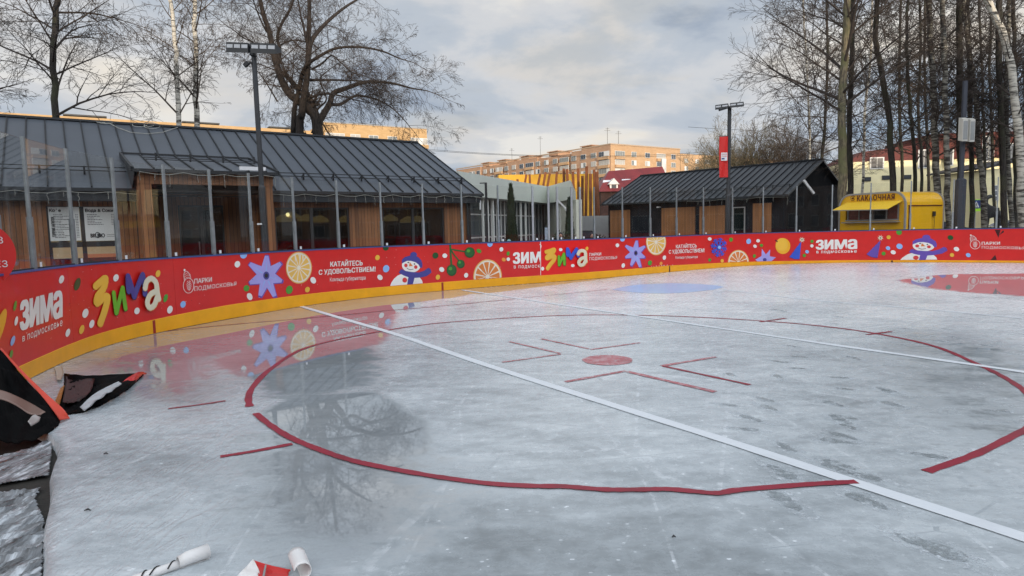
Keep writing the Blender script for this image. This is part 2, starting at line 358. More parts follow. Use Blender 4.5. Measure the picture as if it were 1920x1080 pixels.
# ice sheet, a fan grid inside the boards
edge_near = [(24.5,-6),(20,-12),(8,-15),(-2,-9),(-1.3,-3),(-1.2,.6),(-1.75,2.0),(-2.23,2.9),(-2.62,3.45),(-2.9,3.9),(-3.22,4.35),(-3.45,4.75),(-3.8,5.12),(-4.3,5.45),(-4.7,5.6),(-5.05,5.7)]
k0 = int(np.argmin(np.abs(BL-np.interp(5.95, BS[:200,1], BL[:200]))))
near = catmull(edge_near, 10)
loop = []
for i in range(k0, len(BS)):
    x, y, tx, ty, nx, ny = bpt(BL[i]); loop.append((x-nx*.04, y-ny*.04))
loop += [tuple(p) for p in near[1:]]
# resample finely
LP = np.array(loop+[loop[0]]); ll = np.concatenate([[0], np.cumsum(np.hypot(*np.diff(LP, axis=0).T))])
NS = 760; sq = np.linspace(0, ll[-1], NS, endpoint=False); LX = np.interp(sq, ll, LP[:, 0]); LY = np.interp(sq, ll, LP[:, 1])
OX, OY = 5.0, 7.5; NR = 110
def pg(pts): return np.array([tuple(atZ(x, y, 0))[:2] for x, y in pts])
def inpoly(X, Y, P):
    r = np.zeros(X.shape, bool); n = len(P)
    for i in range(n):
        x1, y1 = P[i]; x2, y2 = P[(i+1) % n]
        c = ((y1 > Y) != (y2 > Y)) & (X < (x2-x1)*(Y-y1)/((y2-y1) if y2 != y1 else 1e-9)+x1); r ^= c
    return r
def pdist(X, Y, P):
    d = np.full(X.shape, 1e9); n = len(P)
    for i in range(n):
        a = P[i]; bb = P[(i+1) % n]; v = bb-a; L2 = v@v+1e-12; t = np.clip(((X-a[0])*v[0]+(Y-a[1])*v[1])/L2, 0, 1)
        d = np.minimum(d, np.hypot(X-a[0]-t*v[0], Y-a[1]-t*v[1]))
    return d
def soft(X, Y, P, w): d = pdist(X, Y, P); i = inpoly(X, Y, P); return np.clip(.5+np.where(i, d, -d)/w*.5, 0, 1)
rr = np.linspace(0, 1, NR+1)[1:]**.8
GX = OX+(LX[None]-OX)*rr[:, None]; GY = OY+(LY[None]-OY)*rr[:, None]
GX = np.concatenate([[OX], GX.ravel()]); GY = np.concatenate([[OY], GY.ravel()])
crk = np.zeros(GX.shape); frost = np.zeros(GX.shape); wet = np.zeros(GX.shape); dark = np.zeros(GX.shape); blue = np.zeros(GX.shape)
def put(arr, pts, w, v): np.maximum(arr, soft(GX, GY, pg(pts), w)*v, out=arr)
# melt water along the left boards and over the face-off circle
put(wet, [(240,640),(420,596),(560,570),(700,552),(830,541),(900,545),(860,556),(800,563),(735,590),(715,640),(640,668),(560,700),(480,715),(430,690),(360,655)], .35, 1)
put(wet, [(470,700),(560,660),(660,640),(700,660),(690,720),(620,740),(500,745)], .5, .86)
put(wet, [(492,775),(560,742),(700,735),(790,790),(800,850),(700,866),(600,835),(540,815)], .18, 1)
put(wet, [(500,800),(760,850),(800,930),(740,1000),(620,1040),(520,1010),(470,880)], .9, .88)
put(wet, [(90,680),(270,630),(560,585),(470,690),(430,800),(300,800),(150,740)], .8, .52); put(wet, [(300,820),(470,790),(560,1000),(640,1090),(300,1090)], 1.0, .46)
put(wet, [(830,541),(1020,527),(1160,516),(1150,521),(1010,538),(900,552)], .25, .8)
put(wet, [(1690,526),(1740,518),(1800,514),(2100,512),(2100,556),(1920,555),(1820,548),(1750,541)], .5, .95)
put(wet, [(1500,640),(1800,600),(2300,700),(2300,1080),(1900,1080),(1700,930),(1560,800)], 1.6, .42)
# darker near half and darker patches
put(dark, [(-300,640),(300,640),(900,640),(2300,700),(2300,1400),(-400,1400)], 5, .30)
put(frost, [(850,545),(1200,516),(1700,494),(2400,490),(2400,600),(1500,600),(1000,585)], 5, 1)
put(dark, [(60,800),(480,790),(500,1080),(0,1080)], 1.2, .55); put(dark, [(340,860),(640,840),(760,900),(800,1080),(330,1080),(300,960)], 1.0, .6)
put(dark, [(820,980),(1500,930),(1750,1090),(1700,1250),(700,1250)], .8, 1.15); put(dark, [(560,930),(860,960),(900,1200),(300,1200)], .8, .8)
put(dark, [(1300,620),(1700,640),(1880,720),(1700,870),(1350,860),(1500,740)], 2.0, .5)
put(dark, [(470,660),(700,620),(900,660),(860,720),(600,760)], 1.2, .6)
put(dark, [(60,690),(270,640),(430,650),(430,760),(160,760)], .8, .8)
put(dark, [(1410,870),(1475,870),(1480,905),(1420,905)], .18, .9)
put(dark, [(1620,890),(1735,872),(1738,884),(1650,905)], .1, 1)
BLUE = [(1147,543),(1163,545.5),(1180,547.5),(1215,550),(1250,550.3),(1290,548.5),(1340,543),(1358,538),(1340,535),(1310,532.5),(1260,531),(1200,533.5),(1168,538)]
put(crk, [(100,800),(180,740),(300,700),(470,700),(480,800),(420,900),(330,1000),(250,1120),(40,1120)], .9, 1)
put(crk, [(100,800),(140,800),(150,900),(120,1100),(50,1100)], .3, 1)
vs = [(x, y, 0.0) for x, y in zip(GX.tolist(), GY.tolist())]; fs = []
for j in range(NS): fs.append((0, 1+j, 1+(j+1) % NS))
for i in range(NR-1):
    a = 1+i*NS; c = a+NS
    for j in range(NS):
        j2 = (j+1) % NS; fs.append((a+j, c+j, c+j2, a+j2))
# rounded lip down to the ground at the rim
a = 1+(NR-1)*NS; n0 = len(vs)
for x, y in zip(LX, LY): 
    dx, dy = x-OX, y-OY; l = math.hypot(dx, dy); vs.append((x+dx/l*.03, y+dy/l*.03, -.085))
for j in range(NS): j2 = (j+1) % NS; fs.append((a+j, n0+j, n0+j2, a+j2))
me = bpy.data.meshes.new('ice'); me.from_pydata(vs, [], fs); me.update()
for nm, arr in (('wet', wet), ('dark', dark), ('blue', blue), ('crinkle', crk), ('frost', frost)):
    at = me.attributes.new(nm, 'FLOAT', 'POINT'); at.data.foreach_set('value', np.concatenate([arr, arr[-NS:]*0]).astype(np.float32))
m = mat('melting_ice', (.6,.65,.7), .3); t, ns, ls, bs = T(m); P = pos_n(t)
def attr(nm): n = ns.new('ShaderNodeAttribute'); n.attribute_name = nm; return n.outputs['Fac']
big = noise_n(t, stretch(t, P, (1, 1, 1), (0,0,.6)), .55, 5, .6, .4); mid = noise_n(t, stretch(t, P, (1, 2.2, 1), (0,0,.4)), 1.7, 8, .66, .5); fine = noise_n(t, P, 9, 8, .7); grit = noise_n(t, P, 70, 4, .7)
wetf = math_n(t, 'ADD', attr('wet'), math_n(t, 'MULTIPLY', math_n(t, 'SUBTRACT', mid, .5), .9))
wetf = math_n(t, 'ADD', wetf, math_n(t, 'MULTIPLY', math_n(t, 'SUBTRACT', fine, .5), .6))
mr = ns.new('ShaderNodeMapRange'); mr.interpolation_type = 'SMOOTHSTEP'; mr.inputs[1].default_value = .30; mr.inputs[2].default_value = .56; ls.new(wetf, mr.inputs[0]); wm = mr.outputs[0]
k = math_n(t, 'ADD', math_n(t, 'MULTIPLY', big, .40), math_n(t, 'MULTIPLY', mid, .40)); fro = attr('frost'); nfr = math_n(t, 'SUBTRACT', 1.0, math_n(t, 'MULTIPLY', fro, .8))
fineS = math_n(t, 'ADD', math_n(t, 'MULTIPLY', math_n(t, 'SUBTRACT', fine, .5), nfr), .5)
k = math_n(t, 'ADD', k, math_n(t, 'MULTIPLY', fineS, .25))
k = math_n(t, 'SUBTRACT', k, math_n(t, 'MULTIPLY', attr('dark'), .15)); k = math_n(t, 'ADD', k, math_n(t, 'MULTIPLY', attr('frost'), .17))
c = ramp_n(t, k, [(.30, (.215,.24,.255)), (.41, (.335,.372,.395)), (.50, (.455,.50,.527)), (.59, (.58,.628,.652)), (.70, (.79,.82,.83))])
c = mixc(t, math_n(t, 'MULTIPLY', math_n(t, 'SUBTRACT', grit, .56, True), math_n(t, 'MULTIPLY', nfr, 2.2), True), c, (.16,.17,.18))
sp = noise_n(t, P, 26, 3, .6); c = mixc(t, math_n(t, 'MULTIPLY', math_n(t, 'SUBTRACT', sp, .70, True), 6, True), c, (.68,.72,.74))
# skate scratches
wv = ns.new('ShaderNodeTexVoronoi'); wv.feature = 'DISTANCE_TO_EDGE'; wv.inputs['Scale'].default_value = 1.1; ls.new(stretch(t, P, (1.0, .28, 1), (0,0,.9)), wv.inputs[0])
scr = math_n(t, 'LESS_THAN', wv.outputs[0], .008); scr = math_n(t, 'MULTIPLY', scr, math_n(t, 'MULTIPLY', math_n(t, 'SUBTRACT', fine, .45, True), 2.2, True))
c = mixc(t, scr, c, (.80,.84,.88))
wv2 = ns.new('ShaderNodeTexVoronoi'); wv2.feature = 'DISTANCE_TO_EDGE'; wv2.inputs['Scale'].default_value = 3.4; ls.new(stretch(t, P, (.22, 1.0, 1), (0,0,.5)), wv2.inputs[0])
sc2 = math_n(t, 'MULTIPLY', math_n(t, 'LESS_THAN', wv2.outputs[0], .010), math_n(t, 'MULTIPLY', math_n(t, 'SUBTRACT', mid, .50, True), 5, True)); c = mixc(t, sc2, c, (.30,.34,.37))
fl2 = ns.new('ShaderNodeTexVoronoi'); fl2.inputs['Scale'].default_value = 13; ls.new(stretch(t, P, (1, 1.7, 1), (0,0,.4)), fl2.inputs[0]); flk = math_n(t, 'MULTIPLY', math_n(t, 'LESS_THAN', fl2.outputs['Distance'], .16), math_n(t, 'MULTIPLY', math_n(t, 'SUBTRACT', fine, .52, True), math_n(t, 'MULTIPLY', nfr, 9), True)); c = mixc(t, flk, c, (.80,.85,.89))
c = mixc(t, math_n(t, 'MULTIPLY', wm, .62), c, (.19,.21,.225))
c = mixc(t, math_n(t, 'MULTIPLY', attr('blue'), .8), c, (.33,.53,.84))
ls.new(c, bs.inputs['Base Color'])
rg = math_n(t, 'ADD', math_n(t, 'MULTIPLY', fine, .34), .10)
rgh = ns.new('ShaderNodeMix'); rgh.data_type = 'FLOAT'; ls.new(wm, rgh.inputs[0]); ls.new(rg, rgh.inputs[2]); rgh.inputs[3].default_value = .0; ls.new(rgh.outputs[0], bs.inputs['Roughness'])
iorm = ns.new('ShaderNodeMix'); iorm.data_type = 'FLOAT'; ls.new(wm, iorm.inputs[0]); iorm.inputs[2].default_value = 1.42; iorm.inputs[3].default_value = 2.5; ls.new(iorm.outputs[0], bs.inputs['IOR'])
hh = math_n(t, 'ADD', math_n(t, 'MULTIPLY', noise_n(t, stretch(t, P, (1, 1.5, 1), (0,0,.5)), 6, 8, .62, .3), 1.0), math_n(t, 'MULTIPLY', grit, .16))
rdg = noise_n(t, stretch(t, P, (3.2, .8, 1), (0,0,-.75)), 3.0, 3, .5, 1.4); rdg = math_n(t, 'POWER', math_n(t, 'SUBTRACT', 1.0, math_n(t, 'MULTIPLY', math_n(t, 'ABSOLUTE', math_n(t, 'SUBTRACT', rdg, .5)), 5.0), True), 2.0)
rmask = math_n(t, 'MULTIPLY', attr('crinkle'), math_n(t, 'MULTIPLY', math_n(t, 'SUBTRACT', mid, .38, True), 4.0, True))
hh = math_n(t, 'ADD', hh, math_n(t, 'MULTIPLY', math_n(t, 'MULTIPLY', rdg, rmask), 2.6))
bp = ns.new('ShaderNodeBump'); bp.inputs['Distance'].default_value = .013; ls.new(hh, bp.inputs['Height'])
bst = ns.new('ShaderNodeMix'); bst.data_type = 'FLOAT'; ls.new(wm, bst.inputs[0]); bst.inputs[2].default_value = .32; bst.inputs[3].default_value = .0025; ls.new(math_n(t, 'MULTIPLY', bst.outputs[0], nfr), bp.inputs['Strength']); ls.new(bp.outputs[0], bs.inputs['Normal'])
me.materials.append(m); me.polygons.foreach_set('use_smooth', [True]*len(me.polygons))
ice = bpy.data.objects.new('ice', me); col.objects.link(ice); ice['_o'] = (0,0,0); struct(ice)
# ---- tapes and painted lines on the ice
def tapemat(name, c, scuff, thr=.62):
    m = mat(name, c, .42); t, ns, ls, bs = T(m); P = pos_n(t)
    n = noise_n(t, stretch(t, P, (1, 3, 1), (0,0,.8)), 14, 6, .7, 1); n2 = noise_n(t, P, 3, 5, .6)
    x = mixc(t, math_n(t, 'MULTIPLY', math_n(t, 'SUBTRACT', n, thr, True), 10, True), c, scuff); x = mixc(t, math_n(t, 'MULTIPLY', math_n(t, 'SUBTRACT', n2, .5, True), 2.4, True), x, tuple(q*(.35 if c[1] < .2 else .85) for q in c))
    ls.new(x, bs.inputs['Base Color']); return m
M['tape_red'] = tapemat('red_tape', (.27,.008,.028), (.42,.12,.16), .62); M['tape_red2'] = tapemat('faded_red_line', (.42,.09,.11), (.55,.50,.52), .50)
M['tape_white'] = tapemat('white_tape', (.68,.72,.76), (.58,.63,.68), .60); M['tape_w2'] = tapemat('thawed_white_line', (.70,.74,.78), (.6,.65,.70), .58)
def strip(name, pts, wd, mt, z=.004, wob=0, seed=1, world=False, closed=False):
    rng = random.Random(seed)
    Q = catmull([tuple(atZ(x, y, 0))[:2] for x, y in pts] if not world else pts, 6) if len(pts) > 2 else np.array([tuple(atZ(x, y, 0))[:2] for x, y in pts] if not world else pts)
    if len(Q) == 2: Q = np.array([Q[0]+(Q[1]-Q[0])*k/8 for k in range(9)])
    b = MB(); L = []; R = []
    for i in range(len(Q)):
        d = Q[min(i+1, len(Q)-1)]-Q[max(i-1, 0)]; d /= np.hypot(*d)+1e-9; n = np.array([-d[1], d[0]])*(wd/2*(1+rng.uniform(-wob, wob)))
        L.append((Q[i][0]+n[0], Q[i][1]+n[1], z)); R.append((Q[i][0]-n[0], Q[i][1]-n[1], z))
    vs = L+R; k = len(L); b.add(vs, [(i, i+1, k+i+1, k+i) for i in range(k-1)]); return b.build(name, mt, parent=ice)
strip('red_circle_tape', [(468,763),(466,745),(475,725),(505,694),(560,658),(620,640),(700,624),(800,608.5),(900,600),(1000,594),(1080,591),(1183,591),(1300,594.5),(1450,603.5),(1560,614),(1650,627),(1750,649),(1830,682),(1890,712),(1930,742),(1945,775),(1930,802),(1905,815),(1830,852),(1737,885)], .065, M['tape_red'], .004, .15, 2)
strip('red_circle_tape', [(479,776),(505,797),(545,822),(600,845),(650,862),(700,874),(780,889),(850,900),(925,909),(1000,913),(1060,914),(1130,919.5),(1190,920),(1250,919),(1300,923),(1345,926.5),(1380,921),(1450,915),(1530,909),(1606,905)], .062, M['tape_red'], .008, .12, 3)
strip('white_line', [(556,572),(640,597),(745,628),(900,681),(1100,745),(1345,822),(1600,905),(1920,1009),(2300,1135)], .112, M['tape_white'], .006, .05, 4)
strip('white_line', [(868,544),(1000,564),(1183,591),(1500,638),(1920,698),(2300,755)], .11, M['tape_w2'], .0055, .2, 5)
strip('white_line', [(1357,543),(1517,562),(1700,577),(1920,597)], .10, M['tape_w2'], .004, .3, 6)
strip('goal_line', [(281,624),(420,610),(560,598),(640,591),(727,582.5),(785,578),(880,569),(947,562.5)], .045, M['tape_red'], .005, .3, 7)
strip('goal_line', [(947,562.5),(1013,555.5),(1063,550.5),(1138,543)], .035, M['tape_red2'], .005, .3, 7)
for i, (p, wd) in enumerate([([(1340.6,735.3),(1176.6,697.3)], .065), ([(1173,696),(1060,716.6)], .06), ([(1406,722),(1244,687)], .05), ([(1241,686.5),(1342,669.7)], .06), ([(1015,635.6),(1104,654.5)], .045), ([(1107,656),(1200,643)], .045), ([(955,641),(1050,663)], .045), ([(1051,664.5),(942,679.7)], .045)]):
    strip('faceoff_mark', p, wd, M['tape_red2'] if i not in (2,) else M['tape_red'], .005, .2, 20+i)
strip('hash_mark', [(413,857),(480,846),(548,833)], .055, M['tape_red'], .0046, .15, 30); strip('hash_mark', [(315,767),(370,760),(423,752)], .04, M['tape_red'], .0046, .2, 31)
strip('hash_mark', [(1625,628),(1671,622)], .06, M['tape_red'], .0046, .2, 32); strip('hash_mark', [(1425,604),(1473,597)], .06, M['tape_red'], .0046, .2, 33)
mb_ = mat('blue_crease_paint', (.36,.53,.80), .3); t, ns, ls, bs = T(mb_); ls.new(mixc(t, noise_n(t, pos_n(t), .9, 7, .6), (.27,.46,.80), (.52,.66,.84)), bs.inputs['Base Color'])
b = MB(); b.poly([(p.x, p.y, .0035) for p in [atZ(x, y, 0) for x, y in BLUE]]); b.build('goal_crease', mb_, parent=ice)
c0 = atZ(1139,675.5,0); b = MB(); rim = []
rx = abs(atZ(1187,675.5,0).x-atZ(1092,675.5,0).x)/2
b.poly([(c0.x+rx*math.cos(a)*(1+.02*math.sin(7*a)), c0.y+rx*math.sin(a), .0045) for a in np.linspace(0, 2*math.pi, 48, endpoint=False)]); b.build('faceoff_spot', M['tape_red2'], parent=ice)
# ---- footprints pressed in the slush
mfp = mat('slush_footprint', (.30,.335,.35), .12); mfr = mat('slush_rim', (.60,.65,.69), .5, bump=.5, bs=60)
def alpha_noise(m, scale, lo, hi):
    t, ns, ls, bs = T(m); n = noise_n(t, pos_n(t), scale, 5, .7)
    r = ns.new('ShaderNodeMapRange'); r.inputs[1].default_value = lo; r.inputs[2].default_value = hi; ls.new(n, r.inputs[0]); ls.new(r.outputs[0], bs.inputs['Alpha'])
alpha_noise(mfp, 16, .40, .66); alpha_noise(mfr, 26, .44, .66)
FP = [(1438,748,1),(1432,766,1),(1411,784,1),(1395,803,1),(1582,781,1),(1578,789,1),(1590,800,.8),(1583,817,1),(1571,828,1.1),(1474,838,1),(1500,668,1),(1495,690,.8),(1460,679,1),(1455,707,1),(1594,672,1),(1571,709,1),(1585,731,.8),(1663,731,.9),(1653,733,.8),(1555,758,1),(1665,760,1),(1740,856,1),(1490,649,.8),(1630,655,.8),(1760,640,.7),(1790,633,.8),(1565,607,.7),(1575,594,.8),(1470,583,.7),(1455,580,.8),(1627,888,1),(1577,876,1),(1575,871,1),(1455,886,1.2),(1470,940,1.3),(1627,938,1.2),(1745,1025,1.5),(1368,763,.8),(1361,703,.7),(1850,647,.7),(1795,645,.6),(1700,615,.7),(1880,773,.6)]
b1 = MB(); b2 = MB(); rg_ = random.Random(5)
for i, (x, y, k) in enumerate(FP):
    c = atZ(x, y, 0); a = math.radians(-33+rg_.uniform(-40, 40)) + (math.pi if i % 3 == 0 else 0); d = Vector((math.sin(a), math.cos(a), 0)); n = Vector((d.y, -d.x, 0)); off = rg_.uniform(-.06, .06)
    def shoe(s, z, jit):
        P = []
        for q in range(28):
            th = 2*math.pi*q/28; l = math.cos(th)*.128*s; wdt = (.052+.012*math.cos(th)-.014*math.exp(-((math.cos(th)+.15)/.25)**2))*s*math.sin(th)
            p = c+d*(l*(1+rg_.uniform(-jit, jit)))+n*(wdt*(1+rg_.uniform(-jit, jit))+off); P.append((p.x, p.y, z))
        return P
    b2.poly(shoe(k*1.5, .0018+.0001*(i % 5), .25)); b1.poly(shoe(k*.85, .0032+.0001*(i % 5), .08))
b1.build('footprints', mfp, parent=ice); b2.build('slush_rims', mfr, parent=ice)
# ------------------------------------------------------------ boards
BZ = 1.22
barrier = thing('rink_barrier', (BS[160][0], BS[160][1], 0), 'curved rink boards with red winter banners, yellow kick strip and glass above', 'rink boards')
def sweep(name, s0, s1, prof, mats, mf=None, ds=.18):
    n = max(2, int((s1-s0)/ds)); b = MB(); K = len(prof)
    vs = []
    for i in range(n+1):
        s = s0+(s1-s0)*i/n; x, y, tx, ty, nx, ny = bpt(s)
        for (o, z) in (prof(s) if callable(prof) else prof): vs.append((x+nx*o, y+ny*o, z))
    K = len(prof(s0) if callable(prof) else prof); fs = []
    for i in range(n):
        for k in range(K): k2 = (k+1) % K; fs.append((i*K+k, i*K+k2, (i+1)*K+k2, (i+1)*K+k))
    fs.append(tuple(range(K))[::-1]); fs.append(tuple(n*K+k for k in range(K))); b.smooth = False; b.add(vs, fs)
    return b.build(name, mats, parent=barrier)
class _P(list): pass
S0, S1 = .4, BLEN-.5
def yt(s):    # top of the yellow strip: the banner hangs lower towards the right
    x = float(np.interp(s, SX, SYT)); return x
SPX = [(36,689),(96,662),(240,612),(279,603),(429,573),(560,554.5),(720,539),(828,530),(1013,517.5),(1200,503.7),(1255,498.7),(1360,493.3),(1520,489.6),(1672,488.5),(1900,489.6)]
hh_ = [bhit(x, y) for x, y in SPX]; SX = [h[0] for h in hh_]; SYT = [h[1] for h in hh_]
SX = [0]+SX+[BLEN]; SYT = [.2]+SYT+[.06]
def wrap(f):
    class W_:
        def __call__(s, q): return f(q)
        def __len__(s): return len(f(1.0))
    return W_()
sweep('board_core', S0, S1, wrap(lambda s: [(0.0, .004), (0.0, BZ-.012), (-.07, BZ-.012), (-.07, .004)]), mat('board_panel_backs', (.45,.02,.02), .5, var=.3))
sweep('kick_strip', S0, S1, wrap(lambda s: [(.013, .006), (.013, yt(s)+.01), (.0015, yt(s)+.022), (.0015, .006)]), M['yellow'])
sweep('cap_rail', S0, S1, wrap(lambda s: [(.02, BZ-.010), (.02, BZ+.012), (-.09, BZ+.012), (-.09, BZ-.010)]), M['capblue'])
# banners: red sheets with their prints
seams = [-5, 125, 1013, 1104, 1384, 2050]
def spx(px): return bhit(px, 500)[0]
cuts = [S0, spx(125), spx(324), spx(1013), spx(1104), S1]
cols = ['red', 'red', 'red', 'red2', 'red']
banner_l = ['red banner with a cropped orange slice and white lettering at far left', 'red banner with puffy multicoloured lettering', 'long red banner with star, orange slice and snowman', 'brighter red banner patch with puffy lettering', 'long red banner reaching the right edge, second snowman']
banners = []
for i in range(5):
    ob = sweep('banner', cuts[i]+.002, cuts[i+1]-.002, wrap(lambda s: [(.010 if i == 3 else .008, yt(s)+.006), (.010 if i == 3 else .008, BZ-.014), (.0015, BZ-.014), (.0015, yt(s)+.006)]), PC[cols[i]])
    ob['label'] = banner_l[i]; banners.append(ob)
def bparent(px): s = spx(px); return banners[max(0, min(4, int(np.searchsorted(cuts, s)-1)))]
class Print:     # one printed motif on the boards, laid on in thin layers
    def __init__(s): s.b = MB(); s.lay = .0135
    def poly(s, pts, color, clip=True):
        s.b.cur = PCL.index(color); s.lay += .00035; V = []
        for (x, y) in pts:
            q, z = bhit(x, y)
            if clip: z = min(max(z, yt(q)+.024), BZ-.016)
            V.append((q, z, s.lay))
        s.b.poly(V)
    def ell(s, x, y, rx, ry, color, rot=0, n=20):
        s.poly([(x+rx*math.cos(a)*math.cos(rot)-ry*math.sin(a)*math.sin(rot), y+rx*math.cos(a)*math.sin(rot)+ry*math.sin(a)*math.cos(rot)) for a in np.linspace(0, 2*math.pi, n, endpoint=False)], color)
    def stroke(s, pts, wx, color, n=None, wy=None):
        Q = catmull(pts, 5) if len(pts) > 2 else np.array(pts, float); wy = wy or wx
        # pieces step forward a hair so that none lie in one plane
        for i in range(len(Q)-1):
            d = (Q[i+1]-Q[i]); l = np.hypot(*d)
            if l < 1e-6: continue
            nx, ny = -d[1]/l*wx/2, d[0]/l*wy/2
            s.poly([(Q[i][0]+nx, Q[i][1]+ny), (Q[i+1][0]+nx, Q[i+1][1]+ny), (Q[i+1][0]-nx, Q[i+1][1]-ny), (Q[i][0]-nx, Q[i][1]-ny)], color); s.lay -= .00028
        s.lay += .0004
        for q in Q[::(2 if len(Q) > 5 else 1)]: s.ell(q[0], q[1], wx/2, wy/2, color, n=12); s.lay -= .0003
        s.ell(Q[-1][0], Q[-1][1], wx/2, wy/2, color, n=12)
    def done(s, name, px):     # cut into narrow upright slices and bend round the boards
        bm = bmesh.new(); V = [bm.verts.new(v) for v in s.b.v]
        for f, mi in zip(s.b.f, s.b.m):
            try: q = bm.faces.new([V[i] for i in f]); q.material_index = mi
            except ValueError: pass
        xs = [v[0] for v in s.b.v]; k = math.ceil(min(xs)/.12)
        while k*.12 < max(xs):
            bmesh.ops.bisect_plane(bm, geom=bm.verts[:]+bm.edges[:]+bm.faces[:], plane_co=(k*.12, 0, 0), plane_no=(1, 0, 0), dist=1e-6); k += 1
        bm.verts.index_update(); b = MB(); b.v = [BW(v.co.x, v.co.y, v.co.z) for v in bm.verts]
        for f in bm.faces: b.f.append(tuple(v.index for v in f.verts)); b.m.append(f.material_index); b.sm.append(False)
        bm.free(); return b.build(name, PCM, parent=bparent(px))
_tc = {}
def glyphs(txt, bold=0.0, space=1.0):
    k = (txt, bold, space)
    if k in _tc: return _tc[k]
    c = bpy.data.curves.new('t', 'FONT'); c.body = txt; c.size = 1; c.offset = bold; c.space_character = space; c.resolution_u = 4; c.fill_mode = 'FRONT'
    o = bpy.data.objects.new('t', c); col.objects.link(o); bpy.context.view_layer.update()
    dg = bpy.context.evaluated_depsgraph_get(); me = bpy.data.meshes.new_from_object(o.evaluated_get(dg))
    V = np.array([v.co[:2] for v in me.vertices]); F = [tuple(p.vertices) for p in me.polygons]
    bpy.data.objects.remove(o); bpy.data.curves.remove(c); bpy.data.meshes.remove(me)
    mn = V.min(0); mx_ = V.max(0); V = (V-mn)/(mx_-mn); _tc[k] = (V, F); return V, F
def btext(pr, txt, lb, lt, rb, rt, color='white', bold=0., space=1.):
    V, F = glyphs(txt, 0, space); pr.b.cur = PCL.index(color)
    a, b_, c, d = bhit(*lb), bhit(*lt), bhit(*rb), bhit(*rt)
    if bold > .002:      # heavier strokes: the same word laid again a touch aside
        h = (b_[1]-a[1]); e = bold*h*1.6
        for q in (-1, 1):
            for r in (-.5, .5): btext0(pr, V, F, a, b_, c, d, q*e, r*e)
    btext0(pr, V, F, a, b_, c, d, 0, 0)
def btext0(pr, V, F, a, b_, c, d, ds, dz):
    o = []; pr.lay += .0003; a, b_, c, d = [(q[0]+ds, q[1]+dz) for q in (a, b_, c, d)]
    for u, v in V:
        s_ = (a[0]*(1-v)+b_[0]*v)*(1-u)+(c[0]*(1-v)+d[0]*v)*u; z_ = (a[1]*(1-v)+b_[1]*v)*(1-u)+(c[1]*(1-v)+d[1]*v)*u; o.append((s_, z_, pr.lay))
    pr.b.add(o, F)
def dots(px, L):
    p = Print()
    for d in L:
        x, y, rx, ry, c = d[:5]; rot = d[5] if len(d) > 5 else .3
        p.ell(x, y, rx*1.0, ry*1.0, c, 0 if abs(rx-ry) < .4 else (rot if rx > 3.2 else .2), 18)
    p.done('confetti', px)
dots(60, [(113,524,4.6,8,'white'),(25.5,573.6,2.8,10,'green'),(27.5,602,3,9,'white'),(21,639,3.6,10,'blue'),(18,664,3,8,'green'),(-4,615,8,38,'gold')])
dots(200, [(143,533,5.5,12.5,'dgreen'),(125,624,4,8,'white'),(158,587.5,5.5,9,'white'),(170,607.5,4.5,8,'white'),(151,618,4.5,9,'yellow'),(215.5,521,5,7,'white'),(294.7,513,4.4,6.6,'yellow'),(309,559,3.8,8,'green'),(255,583,5,6.5,'white'),(317,580.5,5,7.5,'white')])
dots(600, [(342,570.7,5,6.5,'blue'),(444,495.5,5.2,6.2,'white'),(455.5,478,6.5,7,'blue'),(461,540.5,5.4,6,'green'),(467,556,5,7,'white',-.4),(541.4,543.4,6.3,8,'green'),(707,483,4.3,5,'yellow'),(722.7,464.5,5.5,5.5,'dgreen'),(723.3,503.8,6,7,'blue'),(711.7,520,5.5,4.6,'white',.8),(586.3,525.5,5,6.5,'white',-.5),(575.3,543,4.5,5.4,'yellow'),(815.8,479,5.5,6,'dgreen'),(833.3,479.3,4.6,4.2,'white',.6),(827.5,505.3,5,4.4,'white',.7),(820.3,519.7,4,5,'yellow'),(873.3,516,3.9,4.5,'white'),(897.3,470.5,4.8,3.6,'green',.5),(918,457,5,6,'blue'),(939.3,467.5,3.6,4.2,'white'),(952,475.3,2.8,4,'green'),(943.8,486.7,4,3.4,'orange',.6),(952.3,486,3.2,3.5,'white')])
dots(1060, [(1100,466,2.8,3.5,'yellow'),(1050.8,468,3.4,3,'white',.6),(1073.3,498,3.4,3,'white',.6),(1016.9,503.7,3,3.5,'white')])
dots(1400, [(1157,460,3.4,3.6,'white',.6),(1166.7,448,4.5,5,'blue'),(1168,497.8,3.2,4.3,'white',-.4),(1218,493,3.8,4.8,'green'),(1238.8,494,2.7,3.4,'orange'),(1245,483,3.2,4.3,'white',-.5),(1330,448,3.6,3.2,'white',.5),(1370,449.3,3.6,3.8,'green'),(1330,487.3,3,3.1,'green'),(1353.3,489,3,3.4,'yellow'),(1403,452.5,4.5,5,'blue'),(1420.8,451.5,3.6,3.2,'white',.5),(1415,461.7,3.5,3,'white',.5),(1427,460,3.2,2.8,'green',-.4),(1413.8,480,2.8,3.4,'green',-.4),(1522,452.5,3,3,'green'),(1521.8,461,3.2,3,'white'),(1512.8,472,3.6,3.1,'blue',.4),(1507.5,479,3.2,3.1,'green'),(1666,444.8,4,3.7,'yellow'),(1685.6,435.5,5.4,5,'green'),(1686.3,461.9,6,5.1,'blue'),(1664.8,465.2,4.2,3.5,'blue',.4),(1674.6,473,5,3.8,'white',.3),(1656.5,475.4,3.8,3.5,'green'),(1782,445.4,5.5,4.4,'dgreen'),(1793.3,467,5.3,4,'white',.3),(1784.8,478,4.2,3.6,'yellow'),(1815.4,478.3,4.8,3.8,'blue',.4)])
